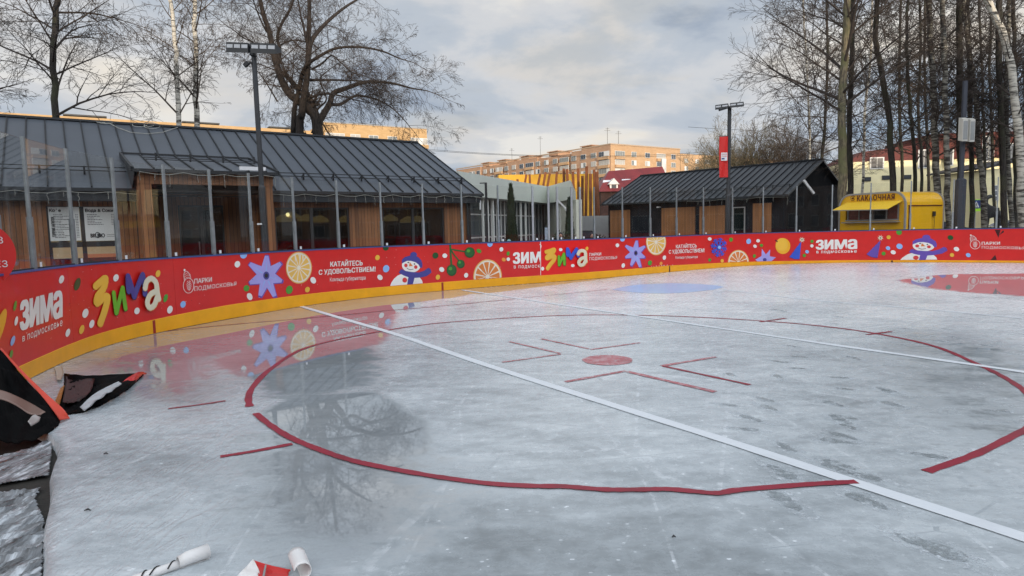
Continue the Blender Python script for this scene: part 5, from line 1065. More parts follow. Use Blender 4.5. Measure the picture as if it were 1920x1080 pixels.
for px, py in ((1866,352),(1866,362),(1866,372),(1888,357),(1888,370)):
    u, z = FE2.uz(px, py, -.03); b = MB(); b.box(FE2, u-.3, u+.3, -.1, .05, z-.26, z+.26); q = b.build('window', M['frame_w'], parent=ax); b = MB(); b.box(FE2, u-.2, u+.2, -.12, -.101, z-.2, z+.2); b.build('pane', M['farglass'], parent=q)
# light fence panels and gap things between the houses
FF = Frame((atY(1078,440,46).x, 46), 88); b = MB(); u1 = FF.uz(1130,420)[0]; z1 = FF.uz(1100,405)[1]; b.box(FF, 0, u1+2, 0, .06, -.09, z1); k = .9
tag(b.build('hoarding', mat('light_grey_hoarding', (.36,.36,.36), .6, var=.08)), 'light grey site hoarding between the pavilion and the dark house', 'hoarding')
# ------------------------------------------------------------ floodlight poles
def pole(name, px, ptop, Y, label, wtop=.10, wbot=.15, color='pole'):
    a = atY(px[0], ptop, Y); base = Vector((a.x+px[1], Y, -.09)); t = thing(name, tuple(base), label, 'lamp post', 'lamp posts round the rink')
    b = MB(); b.tube([base, base+(a-base)*.45, base+(a-base)*.46, a], [wbot/2, wbot/2, wtop/2, wtop/2], 10); b.smooth = False; b.build('pole', M[color], parent=t)
    b = MB(); b.lathe(base, [(wbot*.9, .0), (wbot*.9, .03), (wbot*.55, .05), (wbot*.52, .12)], 12); b.build('base_plate', M[color], parent=t); return t, a
M['cells'] = mat('lamp_cells', (.42,.43,.45), .35, var=.1, vs=20); M['silver'] = mat('pale_joint', (.6,.6,.6), .3, .5)
def head(t, F, c, u0, u1, tilt_z, depth, hgt, ncell, roll=0):
    # a flat floodlight box reaching from u0 to u1, its cell face leaning down towards the ice
    b = MB(); P = []
    def Q(u, f, z): return Vector(F.W(u, f, 0)) + Vector((0, 0, c.z + z + tilt_z*u))
    d = depth; b.hexa([Q(u0,-d*.5,-.03-hgt*.5), Q(u1,-d*.5,-.03-hgt*.5), Q(u1,d*.5,-hgt*.1), Q(u0,d*.5,-hgt*.1), Q(u0,-d*.42,hgt*.5), Q(u1,-d*.42,hgt*.5), Q(u1,d*.5,hgt*.25), Q(u0,d*.5,hgt*.25)])
    h = b.build('floodlight_head', M['black'], parent=t); w = (u1-u0)/ncell
    for k in range(ncell):
        a = u0+w*k+w*.1; c2 = u0+w*(k+1)-w*.1; b = MB()
        lo = lambda u, e: Q(u, -d*.5-e+d*.08*.55, -.03-hgt*.5+hgt*1.03*.50); hi = lambda u, e: Q(u, -d*.5-e+d*.08*.95, -.03-hgt*.5+hgt*1.03*.88)
        b.hexa([lo(a,.008), lo(c2,.008), lo(c2,-.01), lo(a,-.01), hi(a,.008), hi(c2,.008), hi(c2,-.01), hi(a,-.01)]); b.build('lamp_cell', M['cells'], parent=h)
    return h
t, a = pole('lamp_post', (475.5, .02), 96, 17.6, 'tall dark lamp post with two wide floodlight heads in front of the cafe porch', .135, .185)
Fh = Frame((a.x, a.y-.03), 96); zc = a.z+.05; c = Vector((a.x, a.y, zc))
sl_ = -.085
head(t, Fh, c, -.66, -.05, sl_*.9, .36, .24, 3); head(t, Fh, c, .02, .70, sl_, .36, .24, 3)
b = MB(); b.ball(c+Vector((-.0,-.12,.06)), .07, 10, 6); b.bar(c+Vector((0,-.05,-.18)), c+Vector((0,-.05,.1)), .14); b.build('joint', M['pole'], parent=t)
b = MB(); b.bar(c+Vector((-.16,-.05,-.38)), c+Vector((-.03,-.02,-.34)), .04); b.bar(c+Vector((-.24,-.08,-.45)), c+Vector((-.12,-.08,-.36)), .09); b.build('camera_box', M['black'], parent=t)
b = MB(); q_ = atY(486,420,17.4); b.bar(q_+Vector((-.05,0,0)), q_+Vector((.07,0,0)), .04); b.build('bracket', M['white'], parent=t)
t, a = pole('lamp_post', (1368, -.05), 202, 25.6, 'dark lamp post with a red flag in front of the dark house', .15, .21)
Fh = Frame((a.x, a.y), 112); c = Vector((a.x, a.y, a.z+.06)); head(t, Fh, c, -.52, -.04, .05, .5, .16, 2); head(t, Fh, c, .02, .52, .02, .5, .16, 2)
b = MB(); b.bar(c+Vector((-.5,-.3,-.20)), c+Vector((.05,0,-.02)), .07); b.build('rear_arm', M['black'], parent=t)
fl = atY(1347.5, 257, 25.6); fb = atY(1347, 333, 25.6); fr_ = atY(1363.5, 257, 25.6); b = MB(); n = 12; vs = []; fs = []
for i in range(n+1):
    for j in range(7):
        x = fl.x+(fr_.x-fl.x)*j/6; z = fl.z+(fb.z-fl.z)*i/n; vs.append((x, 25.5+.03*math.sin(j*1.1+i*.35)-.006, z)); 
for e in (0, .006):
    pass
for i in range(n):
    for j in range(6): q = i*7+j; fs.append((q, q+1, q+8, q+7))
b.add(vs, fs); b.add([(x, y+.012, z) for x, y, z in vs], [f[::-1] for f in fs]); flag = tag(b.build('banner_flag', M['flag']), 'narrow red vertical flag with a small white sign hanging on the lamp post', 'flag')
Ff = Frame((fl.x, 25.44), 90); W_ = fr_.x-fl.x; zs = fl.z+(fb.z-fl.z)*.46; b = MB(); b.box(Ff, W_*.14, W_*.86, -.004, .0, zs-.21, zs+.10); b.build('flag_sign', M['white'], parent=flag)
flattext(Ff, 'ПАРКИ', W_*.2, W_*.8, zs+.01, zs+.06, -.012, M['flag'], flag); flattext(Ff, 'ЗИМА', W_*.2, W_*.8, zs-.07, zs-.02, -.012, M['flag'], flag); b = MB(); b.box(Ff, W_*.2, W_*.55, -.012, -.005, zs-.16, zs-.11); b.build('blue_mark', M['navy'], parent=flag)
b = MB(); b.bar((fl.x-.02, 25.53, fl.z+.03), (a.x, 25.6, fl.z+.03), .025); b.bar((fl.x-.02, 25.53, fb.z-.02), (a.x, 25.6, fb.z-.02), .025); b.build('flag_bracket', M['black'], parent=flag)
t, a = pole('lamp_post', (1810, -.02), 152, 27.2, 'blue grey lamp post with two pale loudspeaker boxes among the birches', .19, .40, 'bluepole')
def spk(x0, x1, y0, y1, lab):
    p = atY(x0, y0, 27); q = atY(x1, y1, 27); F_ = Frame((p.x, 27), 90); b = MB(); wd = q.x-p.x; b.prism([F_.W(0,-.02,q.z+.06), F_.W(wd,-.02,q.z+.06), F_.W(wd,-.02,p.z), F_.W(0,-.02,p.z)], [F_.W(.05,-.22,q.z), F_.W(wd-.02,-.22,q.z), F_.W(wd-.02,-.22,p.z-.08), F_.W(.05,-.22,p.z-.08)]); b.box(F_, wd*.3, wd*.7, -.02, .08, (p.z+q.z)/2-.05, (p.z+q.z)/2+.05)
    r_ = tag(b.build('loudspeaker', mat('ivory_cabinet', (.50,.49,.45), .5, var=.08)), lab, 'loudspeaker', 'loudspeakers on the birch side lamp post'); g = MB(); g.box(F_, .07, wd-.04, -.228, -.221, q.z+.07, p.z-.16); g.build('grille', M['grey'], parent=r_)
spk(1797, 1808, 221, 266, 'pale loudspeaker box on the left side of the blue grey lamp post'); spk(1810.5, 1821, 222, 267, 'pale loudspeaker box on the right side of the blue grey lamp post')
p = atY(905, 347, 26); F_ = Frame((p.x, 26), 92); t = thing('slim_post', (p.x+.12, 26, -.09), 'slim dark post with a white light tube at the cafe corner', 'post'); b = MB(); b.box(F_, .08, .17, 0, .09, -.09, p.z+.1); b.box(F_, -.12, .08, .02, .07, p.z+.06, p.z+.1); b.build('pole', M['black'], parent=t)
p = atY(900.5, 376, 25.5); q = atY(900.5, 393, 25.5); b = MB(); b.bar(q, p, .05); tag(b.build('light_tube', M['white']), 'short white light tube standing upright at the cafe corner', 'lamp')
# ------------------------------------------------------------ yellow trailer
KY = 29.6; k0_ = atY(1574, 420, KY); FK = Frame((k0_.x, KY), 158); wK = FK.uz(1697, 420)[0]; zK = FK.uz(1640, 362)[1]
t = thing('food_trailer', FK.W(wK/2, 1.2, -.09), 'yellow rounded food trailer with a raised awning behind the boards at right', 'trailer'); 
def rrect(u0, u1, z0, z1, r, n=8):
    P = [(u0, z0), (u1, z0)]; 
    for k in range(n+1): a = k/n*math.pi/2; P.append((u1-r+r*math.cos(a), z1-r+r*math.sin(a)))
    for k in range(n+1): a = math.pi/2+k/n*math.pi/2; P.append((u0+r+r*math.cos(a), z1-r+r*math.sin(a)))
    return P
win = (FK.uz(1586,400)[0], FK.uz(1686,400)[0], FK.uz(1640,413)[1], FK.uz(1640,378)[1])
R1 = rrect(0, wK, .35, zK, .55); DK = 2.3
def rr_body(name, P, v0, v1, m, hole=None): b = MB(); b.prism([FK.W(u, v0, z) for u, z in P], [FK.W(u, v1, z) for u, z in P]); return b.build(name, m, parent=t)
# front wall pieces leave the hatch open
b = MB(); 
b.box(FK, 0.02, win[0], 0, .06, .35, zK-.56); b.box(FK, win[1], wK-.02, 0, .06, .35, zK-.56); b.box(FK, win[0], win[1], 0, .06, .35, win[2]); b.box(FK, win[0], win[1], 0, .06, win[3], zK-.56)
P = [(u, max(z, zK-.56)) for u, z in R1]; b.prism([FK.W(u, 0, z) for u, z in P], [FK.W(u, .06, z) for u, z in P]); b.build('front_wall', M['kyel'], parent=t)
b = MB(); n = len(R1); vs = [FK.W(u, .06, z) for u, z in R1]+[FK.W(u, DK, z) for u, z in R1]; b.add(vs, [(i, (i+1) % n, n+(i+1) % n, n+i) for i in range(n)]+[tuple(range(n, 2*n))]); b.build('body', M['kyel'], parent=t)
b = MB(); R2 = rrect(-.035, wK+.035, .33, zK+.03, .57); R3 = rrect(.04, wK-.04, .40, zK-.045, .52); n = len(R2)
for v0, v1 in ((-.03, .02), (DK-.02, DK+.03)): b.add([FK.W(u, v0, z) for u, z in R2]+[FK.W(u, v0, z) for u, z in R3]+[FK.W(u, v1, z) for u, z in R2]+[FK.W(u, v1, z) for u, z in R3], [(i,(i+1)%n,n+(i+1)%n,n+i) for i in range(n)]+[(2*n+i,3*n+i,3*n+(i+1)%n,2*n+(i+1)%n) for i in range(n)]+[(i,2*n+i,2*n+(i+1)%n,(i+1)%n) for i in range(n)])
b.build('edge_trim', M['trim'], parent=t)
b = MB(); b.box(FK, wK+.003, wK+.03, .15, DK-.1, zK-.62, zK-.58); b.box(FK, wK+.003, wK+.03, .18, .22, .4, zK-.62); b.build('side_seam', M['brown'], parent=t)
b = MB(); q = Vector(FK.W(wK+.06, DK*.72, zK-.85)); b.bar(q, q+Vector((0,0,-.2)), .09); b.tube([q+Vector((0,0,-.1)), q+Vector((.02,0,-.5)), q+Vector((-.01,0,-1.6))], [.012]*3, 4); b.build('power_socket', M['black'], parent=t)
b = MB(); qa, qb, qc, qd = FK.uz(1588,381,-.02), FK.uz(1692,377,-.02), FK.uz(1663,393,-.9), FK.uz(1561,395,-.9)
pA = [FK.W(qa[0], -.02, qa[1]), FK.W(qb[0], -.02, qb[1]), FK.W(qc[0], -.9, qc[1]), FK.W(qd[0], -.9, qd[1])]; b.hexa([(x, y, z) for x, y, z in pA[::-1]]+[(x, y, z+.03) for x, y, z in pA[::-1]]); aw = b.build('awning', M['kawn'], parent=t)
b = MB(); b.bar(pA[3], pA[2], .035); b.build('awning_rail', M['trim'], parent=t)
b = MB(); b.box(FK, win[0], win[1], 1.2, 1.25, win[2], win[3]); b.build('interior', M['interior'], parent=t)
wb = lambda px: FK.uz(px, 400, .03)[0]; b = MB()
for px in (1591,1611.5,1637,1663,1685): u = wb(px); b.box(FK, u-.025, u+.025, -.01, .065, win[2], win[3])
b.box(FK, win[0], win[1], -.02, .07, win[2]-.03, win[2]+.04); b.build('window_frame', M['trim'], parent=t)
b = MB(); b.box(FK, win[0]-.05, win[1]+.05, -.22, .0, win[2]-.1, win[2]-.06); b.build('counter', M['alu'], parent=t)
for px0, px1 in ((1593,1610),(1613,1630),(1664.5,1684)):
    b = MB(); b.box(FK, wb(px0), wb(px1), .012, .03, win[2]+.05, win[3]-.01); b.build('menu_panel', M['redpanel'], parent=t)
zt0 = FK.uz(1640,369)[1]; ta, tb_, td_ = FK.uz(1607,377,-.04), FK.uz(1677,374,-.04), FK.uz(1607,367,-.04); flattext(FK, 'КАКАОЧНАЯ', ta[0], tb_[0], ta[1], td_[1], -.04, M['brown'], t, bold=.010, space=1.15, slant=tb_[1]-ta[1])
b = MB(); cu, cz = FK.uz(1599,371.5,-.03); b.tube([Vector(FK.W(cu+.11*math.cos(a), -.04, cz+.11*math.sin(a))) for a in np.linspace(0.4, 6.0, 20)], [.010]*20, 4); b.box(FK, cu-.05, cu+.05, -.045, -.035, cz-.045, cz+.015); b.bar(FK.W(cu-.02,-.04,cz), FK.W(cu+.08,-.04,cz+.05), .012); b.build('cup_emblem', M['brown'], parent=t)
b = MB(); flattext(FK, 'КАКАО', FK.uz(1634,430)[0], FK.uz(1650,430)[0], .93, 1.05, -.03, M['brown'], t, bold=.006)
for u in (.9, wK-.9): b = MB(); b.tube([Vector(FK.W(u, .1, .26)), Vector(FK.W(u, .3, .26))], [.33, .33], 18); b.build('wheel', M['black'], parent=t)
# ------------------------------------------------------------ small things between the houses
p = atY(1025.5, 424, 27); F_ = Frame((p.x, 27), 92); t = thing('info_totem', (p.x, 27, -.09), 'pale blue information totem with a dark top right of the pavilion windows', 'sign'); b = MB(); b.box(F_, -.09, .09, 0, .08, -.09, p.z-.06); b.build('panel', mat('pale_blue_panel', (.38,.46,.58), .5), parent=t); b = MB(); b.box(F_, -.095, .095, -.01, .09, p.z-.059, p.z); b.build('cap', M['black'], parent=t)
b = MB(); r_ = random.Random(2)
for k in range(14): z = p.z-.14-k*.06; b.box(F_, -.07, -.07+r_.uniform(.05, .14), -.005, -.001, z, z+.02)
b.build('small_print', M['grey'], parent=t)
p = atY(1060, 402, 38); b = MB(); F_ = Frame((p.x, 38), 95); b.box(F_, .2, .5, 0, .04, p.z-.1, p.z+.08); b.box(F_, .33, .37, .045, .09, -.09, p.z-.1); tag(b.build('small_sign', M['white']), 'tiny white sign plate in front of the smaller conical shrub', 'sign')
b = MB(); A_ = atY(1046, 376, 38); B_ = atY(1061, 391, 38); b.bar(A_, B_, .10); b.bar(B_, B_+Vector((.12,-.1,-.1)), .14); tag(b.build('wall_arm_lamp', M['white']), 'white diagonal arm with a small lamp on the pavilion side wall', 'lamp')
p = atY(1830, 384, 50); t = thing('crossing_sign', (p.x, 50, -.09), 'lime framed pedestrian crossing sign between the birch trunks', 'sign'); F_ = Frame((p.x, 50), 90)
b = MB(); b.box(F_, -.03, .03, .03, .09, -.09, p.z-.3); b.build('post', M['grey'], parent=t); b = MB(); b.box(F_, -.46, .46, 0, .025, p.z-.5, p.z+.42); b.build('lime_panel', M['lime'], parent=t); b = MB(); b.box(F_, -.33, .33, -.02, -.002, p.z-.28, p.z+.36); b.build('blue_plate', M['navy'], parent=t)
b = MB(); b.poly([F_.W(-.25,-.03,p.z-.2), F_.W(.25,-.03,p.z-.2), F_.W(0,-.03,p.z+.28)]); b.cur = 1
for x0, y0, x1, y1 in ((0,.14,0,.0),(0,.0,-.09,-.15),(0,.0,.08,-.15),(0,.08,-.08,.0),(0,.08,.08,.03)): b.bar(F_.W(x0,-.045,p.z+y0), F_.W(x1,-.045,p.z+y1), .035, .01)
b.build('walker_symbol', [M['white'], M['ink']], parent=t)
# dark sculpture of a four legged figure with a raised head
p = atY(1860, 405, 42); g = p.z; X = p.x; S_ = lambda x, z: Vector((X+x, 42, z)); z0 = atY(1860, 415, 42).z
def skinfig(name, verts, edges, rad, m, parent=None, origin=None, sub=2):
    me = bpy.data.meshes.new(name); me.from_pydata([tuple(Vector(v)-Vector(origin)) for v in verts], edges, []); o = bpy.data.objects.new(name, me); col.objects.link(o)
    o.location = origin if parent is None else Vector(origin)-Vector(parent['_o'])
    s = o.modifiers.new('skin', 'SKIN'); s.use_smooth_shade = True
    for i, r in enumerate(rad): me.skin_vertices[0].data[i].radius = (r, r) if not isinstance(r, tuple) else r
    me.skin_vertices[0].data[0].use_root = True
    ss_ = o.modifiers.new('sub', 'SUBSURF'); ss_.levels = sub; ss_.render_levels = sub
    bpy.context.view_layer.update(); dg = bpy.context.evaluated_depsgraph_get(); me2 = bpy.data.meshes.new_from_object(o.evaluated_get(dg)); o.modifiers.clear(); o.data = me2; bpy.data.meshes.remove(me)
    me2.materials.clear(); me2.materials.append(m)
    for pl_ in me2.polygons: pl_.use_smooth = True
    if parent is not None: o.parent = parent
    o['_o'] = tuple(origin); return o
h = atY(1860, 397, 42).z; gr = -.09+.35
V = [(X+.05,42,h),(X+.45,42,h+.02),(X-.35,42,h+.05),(X-.50,42,h+.45),(X-.45,42,h+.85),(X-.2,42,h+1.02),(X-.02,42,h+.95),(X-.40,41.9,gr+.55),(X-.42,41.9,gr),(X-.25,42.12,gr+.5),(X-.15,42.12,gr),(X+.50,41.9,gr+.5),(X+.42,41.9,gr),(X+.58,42.12,gr+.55),(X+.66,42.12,gr),(X+.62,42,h-.1),(X+.74,42,h-.5)]
E_ = [(0,1),(0,2),(2,3),(3,4),(4,5),(5,6),(2,7),(7,8),(2,9),(9,10),(1,11),(11,12),(1,13),(13,14),(1,15),(15,16)]
sk = skinfig('animal_sculpture', V, E_, [.24,.23,.25,.18,.14,.17,.10,.08,.06,.08,.06,.09,.06,.09,.06,.06,.05], M['black'], None, (X, 42, gr-.05)); tag(sk, 'dark statue of a standing four legged animal with raised head between birches', 'statue')
b = MB(); F_ = Frame((X, 42), 90); b.box(F_, -.9, 1.0, -.5, .5, -.09, gr-.03); tag(b.build('plinth', M['dgrey']), 'dark low plinth carrying the animal statue', 'plinth')
# people
def person(x, y, Y, hgt, label, cloth, arms, name='person', bend=0):
    p = atY(x, y, Y); bx, by = p.x, Y; s = hgt/1.75; z = -.09
    v = [(0,0,.95),(0,0,1.2),(0,0,1.43),(0,-.01,1.53),(0,-.02,1.64),(-.10,0,.88),(-.11,.02,.48),(-.12,0,.06),(-.13,-.12,.03),(.10,0,.88),(.12,-.02,.48),(.13,0,.06),(.14,-.12,.03),(-.19,0,1.40)]+[tuple(q) for q in arms[0]]+[(.19,0,1.40)]+[tuple(q) for q in arms[1]]
    e = [(0,1),(1,2),(2,3),(3,4),(0,5),(5,6),(6,7),(7,8),(0,9),(9,10),(10,11),(11,12),(2,13),(13,14),(14,15),(2,16),(16,17),(17,18)]
    r = [.16,.15,.15,.06,.10,.10,.075,.055,.05,.10,.075,.055,.05,.075,.055,.04,.075,.055,.04]
    V = [(bx+a*s, by+b_*s+(-bend*max(0, c-.9)), z+c*s) for a, b_, c in v]
    o_ = skinfig(name, V, e, [q*s for q in r], cloth, None, (bx, by, z)); tag(o_, label, 'person'); 
    hb = MB(); hp = Vector(V[4])+Vector((0,0,.02*s)); hb.smooth = True; hb.ball(hp, .105*s, 14, 10, .88, 1, 1.15); hd = hb.build('head', M['skin'], parent=o_)
    fb_ = MB(); fb_.ball(hp+Vector((0,-.105*s,-.01*s)), .018*s, 6, 5, 1, 1.2, 1.4); [fb_.ball(hp+Vector((k*.038*s,-.092*s,.02*s)), .011*s, 6, 4) for k in (-1, 1)]; fb_.ball(hp+Vector((0,-.09*s,-.06*s)), .02*s, 6, 4, 1.4, .6, .4); fb_.build('face', mat('face_dark', (.2,.08,.06), .6), parent=o_)
    hc = MB(); hc.smooth = True; hc.ball(hp+Vector((0,.018*s,.03*s)), .118*s, 14, 8, .92, .95, 1.08); hc.build('hood', cloth, parent=o_)
    for q in (V[15], V[18]):
        m_ = MB(); m_.smooth = True; m_.ball(q, .04*s, 8, 6, 1, .8, 1.2)
        for k in range(4): m_.tube([Vector(q)+Vector(((k-1.5)*.018*s,-.01*s,-.02*s)), Vector(q)+Vector(((k-1.5)*.022*s,-.02*s,-.085*s+abs(k-1.5)*.01*s))], [.010*s, .008*s], 5)
        m_.tube([Vector(q)+Vector((.03*s,-.02*s,0)), Vector(q)+Vector((.055*s,-.04*s,-.04*s))], [.011*s, .009*s], 5); m_.build('hand', M['skin'], parent=o_)
    return o_
person(954, 442, 22, 1.28, 'small child in a pale teal suit raising one arm behind the boards', M['teal'], ([(-.27,-.05,1.15),(-.30,-.10,.92)], [(.34,-.05,1.42),(.46,-.06,1.58)]))
person(1110, 430, 25.5, 1.42, 'person in dark clothes behind the glass at the left end of the dark house', M['darkcloth'], ([(-.28,-.08,1.12),(-.16,-.25,1.0)], [(.28,-.08,1.12),(.18,-.25,1.0)]))
person(1051, 432, 27, 1.45, 'person in a dark coat standing beside the smaller conical shrub', M['darkcloth'], ([(-.27,-.02,1.12),(-.28,-.06,.86)], [(.27,-.02,1.12),(.28,-.06,.86)]))
# conical shrubs
def thuja(px, ptop, hw, Y, label, seed):
    top = atY(px, ptop, Y); rz = top.z; R = hw/CF*Y; r_ = random.Random(seed); t = thing('conical_thuja', (top.x, Y, -.09), label, 'conifer', 'conical shrubs by the pavilion')
    b = MB(); b.tube([Vector((top.x, Y, -.09)), Vector((top.x, Y, rz*.8))], [.07, .02], 6); b.build('trunk', M['bark_d'], parent=t); b = MB()
    lobes = [(0, 0, 1.0), (.35, .1, .86), (-.3, -.1, .9)]
    for k in range(5200):
        lx, ly, lh = lobes[r_.choice((0, 0, 1, 2))]; h = r_.random()**1.25; zc_ = -.05+h*(rz*lh); rad = R*(.98 if lx == 0 else .6)*(1-h)**.62*(1+.12*math.sin(9*h+lx*9)); a = r_.random()*6.283; q = rad*r_.uniform(.72, 1.03)
        c = Vector((top.x+lx*R*(1-h*.6)+q*math.cos(a), Y+ly*R+q*math.sin(a), zc_)); s = r_.uniform(.05, .11); up = Vector((math.cos(a)*.35+r_.uniform(-.3,.3), math.sin(a)*.35+r_.uniform(-.3,.3), 1)).normalized(); sd_ = up.cross(Vector((math.cos(a+r_.uniform(-.6,.6)), math.sin(a), 0))).normalized()
        b.add([tuple(c-sd_*s*.45), tuple(c+sd_*s*.45), tuple(c+up*s*1.7)], [(0,1,2)])
    b.build('foliage', M['thuja'], parent=t); return t
thuja(957.5, 346, 15, 28, 'large conical dark green thuja in front of the pavilion windows', 3)
thuja(1067, 371, 12, 31, 'smaller conical dark green thuja right of the pavilion corner', 4)
# hedge clumps and low things behind the boards
def bushy(px, py, Y, w_, h_, label, seed, m='thuja', n=900):
    c0_ = atY(px, py, Y); r_ = random.Random(seed); b = MB()
    for k in range(n):
        a = r_.random()*6.283; e = r_.random(); q = r_.random()**.4; c = Vector((c0_.x+w_*q*math.cos(a)*(1-e*.4), Y+w_*.6*q*math.sin(a), -.05+h_*e*(1-.3*q*r_.random()))); s = r_.uniform(.04, .10); d1 = Vector((r_.uniform(-1,1), r_.uniform(-1,1), r_.uniform(-.3,1))).normalized(); d2 = d1.cross(Vector((r_.uniform(-1,1), 1, r_.uniform(-1,1)))).normalized(); b.add([tuple(c-d2*s*.4), tuple(c+d2*s*.4), tuple(c+d1*s*1.4)], [(0,1,2)])
    return tag(b.build('shrub', M[m]), label, 'shrub', 'low shrubs behind the boards')
bushy(1057, 435, 30, .8, 1.5, 'dark low shrub at the foot of the smaller conical thuja', 1); bushy(1119, 440, 31, .7, 1.3, 'dark low shrub left of the dark house corner', 2, n=600)
bushy(1880, 435, 36, 1.4, 1.3, 'brown dark shrub among the birch trunks near the right edge', 3, 'twig_dark')
# parked dark car at the hoarding
def car(px, Y, az, label, body, name='parked_car'):
    c = atY(px, 440, Y); F_ = Frame((c.x, Y), az); t = thing(name, (c.x, Y, -.09), label, 'car', 'parked cars in the background')
    prof = [(-2.1,.35),(2.1,.35),(2.15,.75),(1.2,.92),(.6,1.38),(-.9,1.42),(-1.7,.98),(-2.15,.9)]
    b = MB(); b.prism([F_.W(u, -.82, z) for u, z in prof], [F_.W(u, .82, z) for u, z in prof]); b.build('body', body, parent=t)
    b = MB(); g = [(.95,.95),(.55,1.32),(-.85,1.36),(-1.35,.98)]; b.prism([F_.W(u, -.835, z) for u, z in g], [F_.W(u, -.824, z) for u, z in g]); b.prism([F_.W(u, .824, z) for u, z in g], [F_.W(u, .835, z) for u, z in g]); b.build('side_windows', M['farglass'], parent=t)
    for u in (-1.35, 1.35):
        for v in (-.86, .66): b = MB(); b.tube([Vector(F_.W(u, v, .25)), Vector(F_.W(u, v+.2, .25))], [.33, .33], 16); b.build('wheel', M['black'], parent=t)
    for v in (-.6, .5): b = MB(); b.box(F_, 2.12, 2.17, v, v+.2, .6, .72); b.build('headlight', M['white'], parent=t)
    return t
M['carp'] = mat('dark_car_paint', (.03,.035,.045), .2, coat=.6); M['carg'] = mat('grey_car_paint', (.16,.17,.19), .25, coat=.6)
car(1090, 42, 90, 'dark parked car in front of the light grey hoarding', M['carp']); car(1700+70, 55, 95, 'dark parked car seen between the birch trunks right of the trailer', M['carp']); car(1905, 52, 100, 'grey parked car behind the white birch at the right edge', M['carg'])
# overhead wires
for i, (x0, y0, x1, y1, s_) in enumerate(((830,246,1330,252,1.4),(830,252,1330,262,1.2),(1590,238,2000,205,.8))):
    b = MB(); A_ = atY(x0-300, y0, 120); B_ = atY(x1+300, y1, 120); P = [A_.lerp(B_, k/24)-Vector((0,0,s_*3*4*(k/24)*(1-k/24))) for k in range(25)]; b.tube(P, [.035]*25, 3); tag(b.build('overhead_wire', M['black']), ['upper thin overhead wire crossing the sky above the apartment blocks','lower thin overhead wire crossing the sky above the apartment blocks','thin overhead wire above the cream building'][i], 'wire', 'overhead wires')
# ------------------------------------------------------------ foreground: torn vinyl, film, rolled pieces
def G(x, y, z=0): return atZ(x, y, z)
def sheet(name, rows, m, sub=6, th=.006, noise_=0, seed=0, parent=None, mats=None):
    # rows of points, filled smoothly in both directions, both faces
    r_ = random.Random(seed); A_ = np.array([[tuple(p) for p in row] for row in rows], float); A2 = np.array([catmull(list(row), sub) for row in A_]); A3 = np.array([catmull(list(A2[:, j]), sub) for j in range(A2.shape[1])])
    nu, nv = A3.shape[:2]; 
    if noise_:
        for k in range(7):
            a = r_.uniform(0, 6.28); f1, f2, ph = r_.uniform(3, 14), r_.uniform(3, 14), r_.uniform(0, 6.28); I, J = np.meshgrid(np.arange(nu)/nu, np.arange(nv)/nv, indexing='ij'); A3[:, :, 2] += noise_*np.sin(f1*I*3+f2*J*3+ph)/(1+k*.4)*np.minimum(1, 8*np.minimum(np.minimum(I, 1-I), np.minimum(J, 1-J))+.15)
    vs = [tuple(A3[i, j]) for i in range(nu) for j in range(nv)]; n = len(vs); vs += [(x, y, z-th) for x, y, z in vs]; fs = []
    for i in range(nu-1):
        for j in range(nv-1): q = i*nv+j; fs.append((q, q+1, q+nv+1, q+nv)); fs.append((n+q, n+q+nv, n+q+nv+1, n+q+1))
    bd = [(i, 0) for i in range(nu)]+[(nu-1, j) for j in range(1, nv)]+[(i, nv-1) for i in range(nu-2, -1, -1)]+[(0, j) for j in range(nv-2, 0, -1)]
    for k in range(len(bd)): a = bd[k][0]*nv+bd[k][1]; c = bd[(k+1) % len(bd)]; c = c[0]*nv+c[1]; fs.append((a, n+a, n+c, c))
    b = MB(); b.smooth = True; b.add(vs, fs); return b.build(name, m, parent=parent)
# hanging flap that slopes from the boards down to the ice
L0 = ray(-60, 610); 
def onray(x, y, dist): d = ray(x, y); return CAM+d*(dist/d.y)
P0 = onray(-70, 590, 5.6); 
tv = thing('torn_black_vinyl', (-5.0, 5.6, 0), 'torn black vinyl sheet with an orange red edge leaning from the boards at far left', 'vinyl sheet')
rows = [[onray(-120,560,6.0), onray(-60,640,5.6), onray(-80,730,5.2), onray(-80,800,4.6)],
        [onray(0,655,5.9), onray(0,700,5.6), onray(0,760,5.2), onray(0,826,4.85)],
        [onray(38,700,5.7), onray(30,745,5.5), onray(30,790,5.15), G(28,830,.02)],
        [onray(78,743,5.55), onray(75,772,5.35), onray(70,800,5.15), G(66,822,.015)],
        [G(114,786,.03), G(112,790,.02), G(108,797,.015), G(98,806,.01)]]
sheet('back_face', rows, M['fabric_b'], 6, .006, .012, 1, tv)
rows = [[onray(0,654,5.92), onray(3,652,5.93)], [onray(38,698,5.72), onray(45,698,5.74)], [onray(76,740,5.57), onray(90,741,5.6)], [onray(100,770,5.45), onray(118,766,5.52)], [G(112,787,.035), G(131,784,.012)]]
sheet('front_edge', [[a, b_] for a, b_ in rows], M['fabric_o'], 6, .005, .0, 2, tv)
rows = [[onray(-60,722,5.1), onray(-60,738,5.08)], [onray(0,731,5.2), onray(0,748,5.18)], [onray(30,742,5.22), onray(30,760,5.2)], [onray(60,757,5.2), onray(55,776,5.18)], [onray(85,772,5.25), onray(75,778,5.22)]]
sheet('pale_fold', rows, mat('pinkish_fold', (.26,.17,.14), .4), 6, .004, 0, 3, tv)
rows = [[onray(52,790,5.0), onray(58,798,4.98)], [onray(60,780,5.02), onray(72,790,4.99)], [onray(66,777,5.04), onray(76,782,5.01)]]
sheet('light_patch', rows, mat('grey_fold', (.36,.34,.33), .4), 5, .004, 0, 4, tv)
cl = thing('crumpled_vinyl', (-4.3, 6.6, 0), 'crumpled black vinyl heap with red tip and pale folds on the ice near the boards', 'vinyl sheet')
